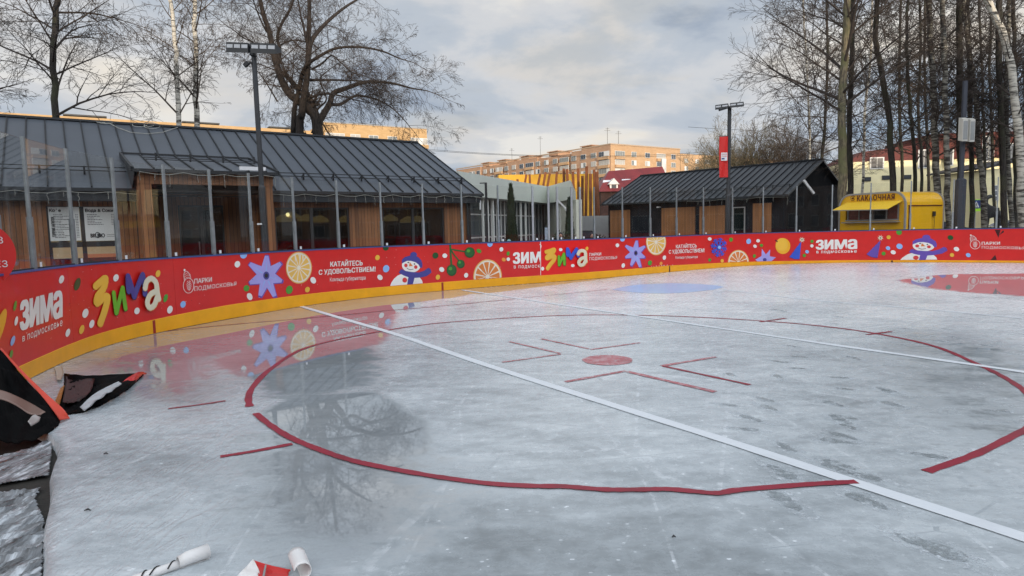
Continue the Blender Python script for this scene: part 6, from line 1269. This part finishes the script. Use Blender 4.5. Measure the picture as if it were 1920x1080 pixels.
rows = [[G(120,700,.12), G(118,730,.06), G(100,765,.02), G(96,775,.01)],
        [G(140,702,.17), G(136,722,.10), G(128,757,.03), G(131,775,.015)],
        [G(175,704,.14), G(172,728,.05), G(165,748,.06), G(168,768,.012)],
        [G(208,702,.12), G(206,722,.07), G(204,736,.08), G(206,750,.012)],
        [G(245,700,.07), G(243,710,.05), G(240,721,.05), G(236,732,.012)],
        [G(270,701,.02), G(268,704,.02), G(262,709,.02), G(254,716,.008)]]
sheet('black_sheet', rows, M['fabric_b'], 6, .006, .012, 5, cl)
rows = [[G(150,763,.06), G(158,770,.05)], [G(172,742,.10), G(182,750,.09)], [G(195,728,.13), G(205,735,.12)], [G(222,715,.13), G(228,719,.12)]]
sheet('pale_fold', rows, mat('pale_fold_vinyl', (.40,.42,.44), .3), 6, .005, .004, 6, cl)
rows = [[G(180,745,.06), G(178,752,.04)], [G(195,735,.08), G(197,743,.05)], [G(212,727,.08), G(214,733,.05)]]
sheet('pale_fold', rows, mat('light_blue_fold', (.50,.55,.60), .3), 6, .005, .004, 7, cl)
rows = [[G(276,699,.01), G(266,704,.02)], [G(262,697,.07), G(257,710,.04)], [G(248,703,.09), G(250,715,.035)], [G(236,711,.07), G(238,722,.03)], [G(225,722,.05), G(229,727,.02)]]
sheet('red_tip', rows, M['fabric_r'], 6, .006, .008, 8, cl)
rows = [[G(97,768,.03), G(110,764,.05)], [G(105,748,.05), G(116,742,.07)], [G(113,728,.09), G(121,722,.10)]]
sheet('orange_fold', rows, mat('orange_fold', (.38,.15,.03), .4), 6, .005, .003, 9, cl)
rows = [[G(124,712,.10), G(150,714,.10), G(178,716,.09)], [G(122,735,.06), G(146,742,.05), G(170,740,.06)], [G(118,760,.03), G(130,762,.03), G(150,758,.03)]]
q = sheet('wine_red_face', [[p+Vector((0,0,.034)) for p in r_] for r_ in rows], mat('wine_vinyl', (.020,.003,.004), .4), 6, .004, .004, 10, cl)
rows = [[G(101,688,.004), G(116,686,.004)], [G(105,698,.02), G(119,698,.02)], [G(106,712,.02), G(115,712,.05)]]
sheet('pale_scrap', rows, mat('pale_scrap', (.48,.42,.34), .6), 4, .003, 0, 12, cl)
# dark walkway mat and the wrinkled film left of the ice rim
mtm = mat('rubber_matting', (.022,.020,.016), .8, var=.5, vs=6, bump=.4, bs=60); b = MB(); b.poly([(-5.2,6.2,-.078),(-6,2,-.078),(-5,-6,-.078),(-1.2,-6,-.078),(-1.1,1,-.078),(-2.2,3.0,-.078),(-3.7,5.3,-.078)]); tag(b.build('rubber_mat', mtm), 'dark rubber walkway mat beside the ice rim at lower left', 'mat')
mfilm = mat('wrinkled_film', (.30,.32,.335), .18, var=.4, vs=4); t, ns, ls, bs = T(mfilm); P_ = pos_n(t); ls.new(ramp_n(t, noise_n(t, stretch(t, P_, (6, 1.4, 1), (0,0,-.9)), 2.6, 7, .65, .8), [(.35, (.07,.072,.075)), (.52, (.22,.235,.25)), (.66, (.58,.62,.66))]), bs.inputs['Base Color']); wv = noise_n(t, stretch(t, P_, (5, 1.0, 1), (0,0,-.9)), 2.0, 3, .5, 1.0); bp = ns.new('ShaderNodeBump'); bp.inputs['Strength'].default_value = .6; bp.inputs['Distance'].default_value = .04; ls.new(wv, bp.inputs['Height']); ls.new(bp.outputs[0], bs.inputs['Normal'])  # pale and dark streaks put glints and shade of the folds into colour
def film(name, outline, label, z, seed, folds, amp, ang):
    # a wrinkled film: a heightfield with ridges running along ang
    Pg = pg(outline); x0, y0 = Pg.min(0); x1, y1 = Pg.max(0); st = .012; nx, ny = int((x1-x0)/st)+1, int((y1-y0)/st)+1; X_, Y_ = np.meshgrid(x0+np.arange(nx)*st, y0+np.arange(ny)*st, indexing='ij'); r_ = np.random.RandomState(seed); c_, s_ = math.cos(ang), math.sin(ang)
    Z_ = np.zeros_like(X_); A_ = X_*c_+Y_*s_; B_ = -X_*s_+Y_*c_
    for k in range(folds*3):
        th_ = ang+r_.normal(0, .22); Bk = -X_*math.sin(th_)+Y_*math.cos(th_); Ak = X_*math.cos(th_)+Y_*math.sin(th_); f = r_.uniform(14, 46); wv_ = np.sin(f*Bk+r_.uniform(0, 6.28)+r_.uniform(.5, 2.2)*np.sin(Ak*r_.uniform(3, 9)+r_.uniform(0, 6))+r_.uniform(.3, 1.5)*np.sin(Bk*r_.uniform(5, 12)+Ak*r_.uniform(2, 6)))
        Z_ += (1-np.abs(wv_))**4*np.clip(np.sin(Ak*r_.uniform(3, 8)+Bk*r_.uniform(4, 9)+r_.uniform(0, 6))*1.6, 0, 1)*r_.uniform(.3, 1)
    Z_ = z+Z_*amp; ins = inpoly(X_, Y_, Pg); idx = -np.ones(X_.shape, int); vs = []; fs = []
    for i in range(nx):
        for j in range(ny):
            if ins[i, j]: idx[i, j] = len(vs); vs.append((X_[i, j], Y_[i, j], Z_[i, j]))
    for i in range(nx-1):
        for j in range(ny-1):
            q = (idx[i, j], idx[i+1, j], idx[i+1, j+1], idx[i, j+1])
            if min(q) >= 0: fs.append(q)
    n = len(vs); vs2 = vs+[(a, b_, c-.004) for a, b_, c in vs]; b = MB(); b.smooth = True; b.add(vs2, fs+[tuple(n+i for i in f[::-1]) for f in fs]); return tag(b.build(name, mfilm), label, 'plastic film', 'wrinkled plastic film left of the ice')
film('plastic_film', [(-160,930),(-60,915),(0,906),(40,900),(78,898),(66,914),(74,935),(84,960),(80,1040),(72,1090),(60,1200),(-200,1200)], 'heap of wrinkled grey plastic film at the lower left corner', -.066, 3, 6, .018, .62)
film('plastic_film', [(-160,905),(-60,900),(0,893),(92,877),(96,850),(98,822),(100,806),(60,826),(0,842),(-60,850),(-160,860)], 'flat wrinkled strip of plastic film below the torn black vinyl', -.052, 5, 3, .008, .25)
# scroll of white vinyl
def scroll(P, Rr, label, mouter, minner, turns=1.25, seed=0):
    t = thing('vinyl_roll', tuple(P[0]), label, 'vinyl scrap'); Q = [Vector(p) for p in P]; n = 26; vs = []; fs = []
    d = (Q[-1]-Q[0]).normalized(); x = d.cross(Vector((0,0,1))).normalized(); y = Vector((0,0,1)); k = len(Q)
    for i, p in enumerate(Q):
        for j in range(n+1):
            a = -1.9+turns*2*math.pi*j/n; r = Rr[i]*(1-.22*j/n); vs.append(tuple(p+x*(math.cos(a)*r)+y*(math.sin(a)*r+Rr[i]*1.0)))
    for i in range(k-1):
        for j in range(n): q = i*(n+1)+j; fs.append((q, q+1, q+n+2, q+n+1))
    b = MB(); b.smooth = True; b.add(vs, fs); o_ = b.build('outer_sheet', mouter, parent=t); md = o_.modifiers.new('thick', 'SOLIDIFY'); md.thickness = .0025
    return t
A_ = G(392,1046,0); B_ = G(250,1095,0); C_ = A_.lerp(B_, .42); D_ = A_.lerp(B_, .46)
t = scroll([A_, A_.lerp(B_, .3), C_], [.036,.034,.028], 'white vinyl roll with black marks lying at the lower left of the ice', M['fabric_w'], M['fabric_w'])
q = MB(); n = 20
t2 = scroll([A_.lerp(B_, .34), A_.lerp(B_, .7), B_], [.020,.019,.019], 'tmp', M['fabric_w'], M['fabric_w'], 1.6)
for ch in list(t2.children): ch.name = 'inner_sheet'; ch.parent = t; ch.location = Vector(t2['_o'])-Vector(t['_o'])
bpy.data.objects.remove(t2)
b = MB(); dd_ = (B_-A_).normalized(); xx = dd_.cross(Vector((0,0,1))).normalized()
for f_, l in ((.50,.05),(.72,.06),(.86,.04)):
    p = A_.lerp(B_, f_); b.tube([p+dd_*(l*(k/8-.5))+xx*(.0225*math.cos(a))+Vector((0,0,.0205+.0225*math.sin(a))) for k, a in enumerate(np.linspace(.3, 2.9, 9))], [.0035]*9, 4)
b.build('black_marks', M['ink'], parent=t)
# curled red and white scrap
t = thing('curled_vinyl', tuple(G(520,1075,0)), 'curled vinyl scrap with white back and red face at the bottom of the picture', 'vinyl scrap')
c1 = G(577,1062,0); d_ = (G(540,1078,0)-c1).normalized(); x = Vector((0,0,1)); ax_ = (G(566,1040,0)-G(580,1075,0)); ax_.z = 0; ax_.normalize(); sd_ = ax_.cross(Vector((0,0,1))).normalized()
vs = []; fs = []; n = 24; base = G(562,1072,0)
for i in range(7):
    for j in range(n+1):
        a = -1.7+4.6*j/n; r = .040*(1-.12*j/n)*(1+.05*i/6); p = base+ax_*((i-3)*.028)+sd_*(math.cos(a)*r)+Vector((0,0,math.sin(a)*r+.042)); vs.append(tuple(p))
for i in range(6):
    for j in range(n): q = i*(n+1)+j; fs.append((q, q+1, q+n+2, q+n+1))
b = MB(); b.smooth = True; b.add(vs, fs); o_ = b.build('white_curl', [M['fabric_w'], M['fabric_r']], parent=t); md = o_.modifiers.new('thick', 'SOLIDIFY'); md.thickness = .003
rows = [[G(475,1050,.05), G(508,1060,.02), G(545,1068,.02)], [G(482,1068,.03), G(508,1076,.01), G(540,1080,.01)], [G(490,1110,.01), G(512,1110,.008), G(545,1110,.008)]]
sheet('red_face', rows, M['fabric_r'], 6, .003, .003, 2, t)
rows = [[G(474,1048,.062), G(476,1050,.064)], [G(462,1062,.04), G(486,1070,.035)], [G(446,1078,.01), G(484,1084,.012)], [G(425,1110,.006), G(476,1110,.008)]]
sheet('white_back', rows, M['fabric_w'], 5, .003, .002, 3, t)
rows = [[G(497,1058,.04), G(500,1059,.04)], [G(492,1080,.022), G(496,1081,.022)], [G(486,1110,.02), G(492,1110,.02)]]
sheet('grey_stripe', rows, M['grey'], 4, .002, 0, 3, t)
# bits of litter
for i, (x, y, l) in enumerate(((194,851,.035),(158,957,.04),(1260,1007,.02))):
    p = G(x, y, .006); b = MB(); b.tube([p, p+Vector((l*.5,.004,.006)), p+Vector((l,0,.0))], [.003,.006,.002], 5); tag(b.build('dark_scrap', M['ink']), ['small dark scrap on the ice left of the red hash mark','small dark scrap on the ice near the film edge','tiny dark speck on the ice near the bottom right'][i], 'scrap')
# ------------------------------------------------------------ bare trees
class TC: pass
def grow(b, p, d, L, r0, lvl, rn, c):
    n = c.seg[lvl]; st = L/n; pts = [p]; rs = [r0]; dirs = [d]; g = c.grav[lvl]; w = c.wob[lvl]; U_ = rn.uniform
    for i in range(n):
        d = Vector((d.x+U_(-w, w), d.y+U_(-w, w), d.z+U_(-w, w)+g*(1 if lvl < c.mx else 1))); d.normalize(); p = p+d*st; pts.append(p); rs.append(max(c.rmin, r0*(1-.82*(i+1)/n))); dirs.append(d)
    b.tube(pts, rs, 5 if lvl == 0 else (4 if lvl == 1 else 3), False)
    if lvl < c.mx:
        m_ = c.num[lvl]; m_ = max(1, int(round(m_*(.6+.4*min(1, L/c.ref[lvl])))))
        for k in range(m_):
            t = c.t0[lvl]+(1-c.t0[lvl])*(k+U_(0, 1))/m_; f = min(t*n, n-.001); i = int(f); q = pts[i].lerp(pts[i+1], f-i); dd = dirs[i+1]
            ax = Vector((U_(-1,1), U_(-1,1), U_(-1,1))); ax = ax-dd*ax.dot(dd)
            if ax.length < .05: continue
            ax.normalize(); a = c.ang[lvl]*U_(.7, 1.3); nd = dd*math.cos(a)+ax*math.sin(a); grow(b, q, nd, L*c.rat[lvl]*(1.15-.65*t)*U_(.7, 1.25), max(c.rmin, rs[i]*c.rr), lvl+1, rn, c)
def cfg(**k):
    c = TC(); c.seg = (7, 5, 4, 3); c.grav = (.02, .0, -.03, -.05); c.wob = (.10, .14, .18, .2); c.num = (9, 7, 5); c.ref = (3, 1.5, .7); c.t0 = (.15, .12, .1); c.ang = (.75, .75, .7); c.rat = (.5, .5, .55); c.rr = .55; c.rmin = .006; c.mx = 3
    for a, q in k.items(): setattr(c, a, q)
    return c
def trunkpts(trace, Y, sway=0):
    P = [atY(x, y, Y) for x, y in trace]; a, b_ = P[0], P[1]; 
    if P[0].z > 0: d = (P[0]-P[1]); t = (P[0].z+.1)/max(.01, -d.z); P = [P[0]+Vector((d.x*t*.5, 0, -(P[0].z+.1)))]+P
    return P
def tree(name, trace, Y, r0, r1, label, bark, twig, seed, c, nb, L0, el=(.5, 1.1), tz=(.25, 1), group='bare trees', extra=6, cat='tree', topz=None):
    rn = random.Random(seed); P = trunkpts(trace, Y)
    d = (P[-1]-P[-2]).normalized(); top = P[-1]
    if topz: 
        while P[-1].z < topz: d = (d+Vector((rn.uniform(-.05,.05), rn.uniform(-.05,.05), .05))).normalized(); P.append(P[-1]+d*1.4)
    Q = [Vector(q) for q in catmull([tuple(p) for p in P], 4)]; n = len(Q); z0, z1 = Q[0].z, Q[-1].z
    for i in range(1, n): Q[i].x += rn.uniform(-.02, .02); Q[i].y += rn.uniform(-.05, .05)
    R = [r0+(r1-r0)*min(1, (q.z-z0)/(z1-z0)) for q in Q]; R[0] *= 1.35
    t = thing(name, tuple(Q[0]), label, cat, group); b = MB(); b.smooth = True; b.tube(Q, R, 9); b.build('trunk', bark, parent=t)
    b = MB(); g = rn.uniform(0, 6)
    for k in range(nb):
        f = tz[0]+(tz[1]-tz[0])*(k+rn.random())/nb; zq = z0+(z1-z0)*f; i = max(0, min(n-2, next((j for j in range(n-1) if Q[j+1].z >= zq), n-2))); q = Q[i].lerp(Q[i+1], rn.random()); g += 2.4+rn.uniform(-.5, .5); e = rn.uniform(*el)
        dv = Vector((math.cos(g)*math.cos(e), math.sin(g)*math.cos(e), math.sin(e))); ln = L0*(1.12-.75*max(0, (f-tz[0])/(1.001-tz[0])))*rn.uniform(.6, 1.15); grow(b, q, dv, ln, min(R[i]*.45, .0095*ln+.009), 0 if True else 1, rn, c)
    grow(b, Q[-1], d, 2.2, r1*.9, 0, rn, c); b.build('crown', twig, parent=t); return t, Q, rn
LC = cfg(grav=(.015, -.02, -.06, -.10), num=(8, 6, 4), seg=(8, 5, 4, 3), rmin=.0055)
T1, *_ = tree('birch_tree', [(105,225),(101,130),(102,60),(106,0),(108,-60)], 25, .155, .07, 'dark trunked bare tree rising behind the cafe roof at far left', M['bark_d'], M['twig_dark'], 11, cfg(grav=(-.055, -.03, -.06, -.08), num=(10, 7, 4), rmin=.0055, wob=(.09,.14,.2,.2)), 30, 4.2, (.3, .9), (.42, 1), topz=15)
tree('birch_tree', [(336,232),(332,150),(330,100),(325,40),(320,0),(316,-40)], 27, .13, .05, 'pale birch with a forked top left of the lamp post', M['bark_bi'], M['twig_brown'], 12, LC, 22, 2.7, (.5, 1.1), (.4, 1), topz=15)
tree('birch_tree', [(370,236),(366,160),(367,90),(364,30),(366,-30)], 27.6, .145, .06, 'straight pale birch nearest to the lamp post', M['bark_bi'], M['twig_brown'], 13, LC, 24, 2.8, (.5, 1.1), (.4, 1), topz=15)
tree('birch_tree', [(-62,225),(-55,120),(-50,0)], 27, .2, .08, 'bare tree whose branches reach in at the left edge', M['bark_d'], M['twig_dark'], 14, LC, 24, 3.6, (.3, 1.0), (.35, 1), topz=14)
# the old willow behind the cafe: limbs follow their real run, twigs grow from them
rn = random.Random(5); YW = 33; wt = thing('willow_tree', tuple(atY(590, 300, YW)-Vector((0,0,atY(590,300,YW).z+.1))), 'large old willow with dark spreading limbs behind the cafe roof', 'tree', 'bare trees')
limbs = [([(604,300),(597,250),(578,205),(560,190),(542,175),(528,150),(518,118),(512,95),(505,60),(495,30),(488,0),(485,-30)], .44, .14, 0),
         ([(598,256),(585,215),(568,180),(552,160),(535,140),(522,128),(525,95),(520,70),(528,45),(545,15),(555,-20)], .22, .10, .6),
         ([(600,300),(596,250),(590,215)], .46, .40, .2),
         ([(558,300),(562,250),(566,215),(570,180),(575,150),(578,110),(578,80),(580,40),(580,0),(582,-40)], .36, .12, -.5),
         ([(550,250),(552,205),(560,170),(568,135),(580,118),(600,105),(625,92),(655,88),(690,90),(720,97),(745,108)], .22, .05, -.8),
         ([(578,100),(585,75),(600,55),(620,35),(645,15),(665,2),(690,-12)], .22, .07, .8),
         ([(590,252),(600,225),(618,195),(625,175),(650,165),(680,155),(705,153),(740,157),(770,165),(800,170)], .34, .04, 0),
         ([(620,196),(640,195),(665,180),(690,182),(715,190),(738,205),(758,225),(770,240)], .15, .03, .9),
         ([(572,190),(590,180),(612,176),(640,180),(668,188),(690,192)], .13, .03, -1),
         ([(600,195),(585,200),(572,203)], .12, .04, 0),
         ([(578,150),(600,150),(625,150),(660,151),(690,153)], .13, .05, 1.2),
         ([(585,130),(605,118),(622,104),(640,118),(660,135),(680,142)], .09, .03, -1.4),
         ([(528,120),(520,95),(530,82),(552,75),(570,78)], .10, .05, .5),
         ([(575,80),(568,45),(562,20),(556,-20)], .11, .05, .9),
         ([(512,105),(495,92),(475,80),(455,70),(440,58),(428,50)], .09, .03, -.6),
         ([(520,190),(505,165),(492,145),(480,130),(470,118)], .07, .02, .8),
         ([(500,60),(490,40),(478,10),(470,-20)], .08, .03, -1),
         ([(545,150),(535,135),(520,140),(512,160),(505,190)], .06, .02, 1.3),
         ([(586,215),(600,200),(612,185),(600,150),(612,135),(632,120)], .10, .03, .5)]
tb = MB(); tb.smooth = True; cb = MB(); WC = cfg(grav=(-.035, -.06, -.09, -.12), num=(8, 6, 4), wob=(.13,.16,.2,.2), rmin=.0048, ang=(.8,.8,.7), seg=(7,5,4,4))
for P, a, c_, dy in limbs:
    n = len(P); V = [atY(x, y, YW+dy*min(1, i/4)*2.2*(.4+i/n)) for i, (x, y) in enumerate(P)]
    if P[0][1] >= 300: V[0].z = -.1
    Q = [Vector(q) for q in catmull([tuple(p) for p in V], 4)]; Rr = [a*.62+(c_-a)*.62*(i/(len(Q)-1))**.8 for i in range(len(Q))]; tb.tube(Q, Rr, 8)
    m_ = int(len(P)*1.75)
    for k in range(m_):
        f = .28+.72*(k+rn.random())/m_; i = min(len(Q)-2, int(f*(len(Q)-1))); q = Q[i].lerp(Q[i+1], rn.random())
        if q.z < 4.6: continue
        d = (Q[i+1]-Q[i]).normalized(); ax = Vector((rn.uniform(-1,1), rn.uniform(-1,1), rn.uniform(-.6,1))); ax = (ax-d*ax.dot(d)).normalized(); nd = d*.6+ax*.8; nd.normalize(); grow(cb, q, nd, rn.uniform(1.1, 2.9), max(.011, Rr[i]*.20), 0, rn, WC)
    if P[-1][1] > 0: grow(cb, Q[-1], (Q[-1]-Q[-2]).normalized(), 1.8, Rr[-1], 0, rn, WC)
tb.build('trunk', M['bark_w'], parent=wt); cb.build('crown', M['twig_willow'], parent=wt)
# the grove at right
GR = cfg(num=(8, 6, 5), rmin=.0055, wob=(.12,.16,.2,.2), grav=(.01, 0, -.02, -.03))
BT, *_ = tree('linden_tree', [(1580,440),(1579,360),(1581,280),(1577,215),(1581,150),(1585,80),(1588,20),(1590,-40)], 30, .21, .11, 'big broad tree with a sunlit trunk at the dark gable', M['bark_p'], M['twig_dark'], 21, cfg(num=(10, 8, 4), seg=(9,6,4,3), rmin=.006, wob=(.10,.14,.2,.2), grav=(.012, .01, .0, -.01)), 40, 6.0, (.15, .9), (.36, 1), 'trees of the grove at right', topz=17)
G_ = [ # trace, Y, r0, r1, bark, label
 ([(1596,430),(1594,340),(1592,250),(1596,150),(1600,0)], 34, .19, .10, 'bark_d', 'dark trunked tree close behind the big sunlit trunk'),
 ([(1676,430),(1672,302),(1666,211),(1651,121),(1642,75),(1645,0)], 31, .18, .10, 'bark_d', 'dark tree bending left behind the middle of the trailer'),
 ([(1613,430),(1619,302),(1621,211),(1630,136),(1634,40),(1636,-10)], 40, .10, .05, 'bark_bi', 'thin white birch between the big trunk and the trailer'),
 ([(1716,430),(1715,302),(1710,240),(1705,181),(1700,90),(1702,0)], 36, .13, .07, 'bark_d', 'slim dark tree above the right half of the trailer'),
 ([(1729,430),(1727,302),(1722,200),(1726,90),(1724,0)], 40, .11, .06, 'bark_d', 'slim dark tree just right of another slim one over the trailer end'),
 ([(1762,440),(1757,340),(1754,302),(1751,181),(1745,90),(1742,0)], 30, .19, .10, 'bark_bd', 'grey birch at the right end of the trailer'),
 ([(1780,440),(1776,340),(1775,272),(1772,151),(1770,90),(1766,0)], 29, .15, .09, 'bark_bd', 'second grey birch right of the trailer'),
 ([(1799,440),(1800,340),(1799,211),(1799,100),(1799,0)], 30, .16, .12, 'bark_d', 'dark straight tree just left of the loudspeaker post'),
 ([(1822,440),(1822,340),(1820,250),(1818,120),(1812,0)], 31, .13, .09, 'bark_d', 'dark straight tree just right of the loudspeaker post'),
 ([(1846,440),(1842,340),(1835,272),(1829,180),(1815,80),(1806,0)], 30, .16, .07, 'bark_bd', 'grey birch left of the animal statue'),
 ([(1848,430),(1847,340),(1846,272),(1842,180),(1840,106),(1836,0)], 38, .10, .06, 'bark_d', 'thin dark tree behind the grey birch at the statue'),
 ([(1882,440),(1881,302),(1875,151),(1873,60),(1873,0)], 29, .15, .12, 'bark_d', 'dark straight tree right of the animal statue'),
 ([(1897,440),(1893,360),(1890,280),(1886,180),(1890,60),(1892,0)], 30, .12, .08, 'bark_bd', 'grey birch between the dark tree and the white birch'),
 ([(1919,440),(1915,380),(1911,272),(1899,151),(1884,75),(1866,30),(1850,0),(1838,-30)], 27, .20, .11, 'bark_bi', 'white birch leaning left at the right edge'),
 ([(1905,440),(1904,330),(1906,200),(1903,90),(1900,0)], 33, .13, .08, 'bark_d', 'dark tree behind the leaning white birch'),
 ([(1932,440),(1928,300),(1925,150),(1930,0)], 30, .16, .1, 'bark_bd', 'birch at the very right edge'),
 ([(1690,430),(1692,330),(1688,240),(1686,120),(1690,0)], 48, .14, .08, 'bark_d', 'far dark tree above the trailer between the bending tree and a slim one'),
 ([(1740,430),(1741,330),(1738,240),(1733,120),(1735,0)], 50, .13, .08, 'bark_d', 'far dark tree left of the first grey birch'),
 ([(1545,430),(1540,330),(1546,240),(1552,120),(1550,0)], 48, .15, .08, 'bark_d', 'far dark tree above the ridge end of the dark house'),
 ([(1518,430),(1518,300),(1518,242),(1514,150),(1508,50),(1506,0)], 46, .10, .05, 'bark_bi', 'thin white birch above the dark house roof'),
 ([(1868,430),(1862,330),(1860,240),(1856,120),(1858,0)], 50, .13, .08, 'bark_d', 'far dark tree behind the animal statue'),
]
for k, (tr, Y, r0, r1, bk_, lab) in enumerate(G_):
    far = Y > 38; r0 *= .86; tree('birch_tree' if 'bi' in bk_ or 'bd' in bk_ else 'grove_tree', tr, Y, r0, r1, lab, M[bk_], M['twig_dark' if not far else 'twig_brown'], 40+k, GR if not far else cfg(num=(7, 5, 3), rmin=.010, wob=(.12,.16,.2,.2)), 24 if not far else 26, 2.9 if not far else 4.2, (.25, 1.05), (.30, 1) if not far else (.33, 1), 'trees of the grove at right', topz=14 if not far else 18)
# bushy trees beyond the dark house
BC = cfg(seg=(6,5,4,3), grav=(.05,.03,.0,-.01), num=(9,7,5), wob=(.12,.16,.2,.2), rmin=.009, ang=(.55,.6,.6), rat=(.55,.5,.5))
for k, (x, ytop, Y, W_, tw, lab) in enumerate(((1392,212,68,4.6,'twig_olive','olive toned round bare tree right of the red flag'),(1345,250,90,4.4,'twig_olive','pale round bare tree left of the red flag'),(1432,235,72,4.4,'twig_brown','brown round bare tree above the middle of the dark roof'),(1478,222,66,4.8,'twig_brown','brown bare tree above the right part of the dark roof'),(1360,285,95,3.4,'twig_brown','low brown bare tree in front of the far brick block'),(1508,240,74,4.6,'twig_dark','dark bare tree above the dark house ridge'))):
    top = atY(x, ytop, Y); base = Vector((top.x, Y, -.09)); t = thing('bushy_tree', tuple(base), lab, 'tree', 'round bare trees beyond the dark house'); rn = random.Random(80+k); b = MB(); b.smooth = True; H_ = top.z; b.tube([base, base+Vector((.1,0,H_*.25)), base+Vector((0,0,H_*.45))], [.30,.24,.16], 8); b.build('trunk', M['bark_w'], parent=t); b = MB()
    for q in range(15):
        a = q*2.4; e = rn.uniform(.55, 1.4); f = rn.uniform(.16, .45); grow(b, base+Vector((0,0,H_*f)), Vector((math.cos(a)*math.cos(e), math.sin(a)*math.cos(e), math.sin(e))), (H_*(1-f))*rn.uniform(.62, .95)*(1 if e > .8 else .8), .10, 0, rn, BC)
    b.build('crown', M[tw], parent=t)
for o in bpy.data.objects:
    if '_o' in o: del o['_o']
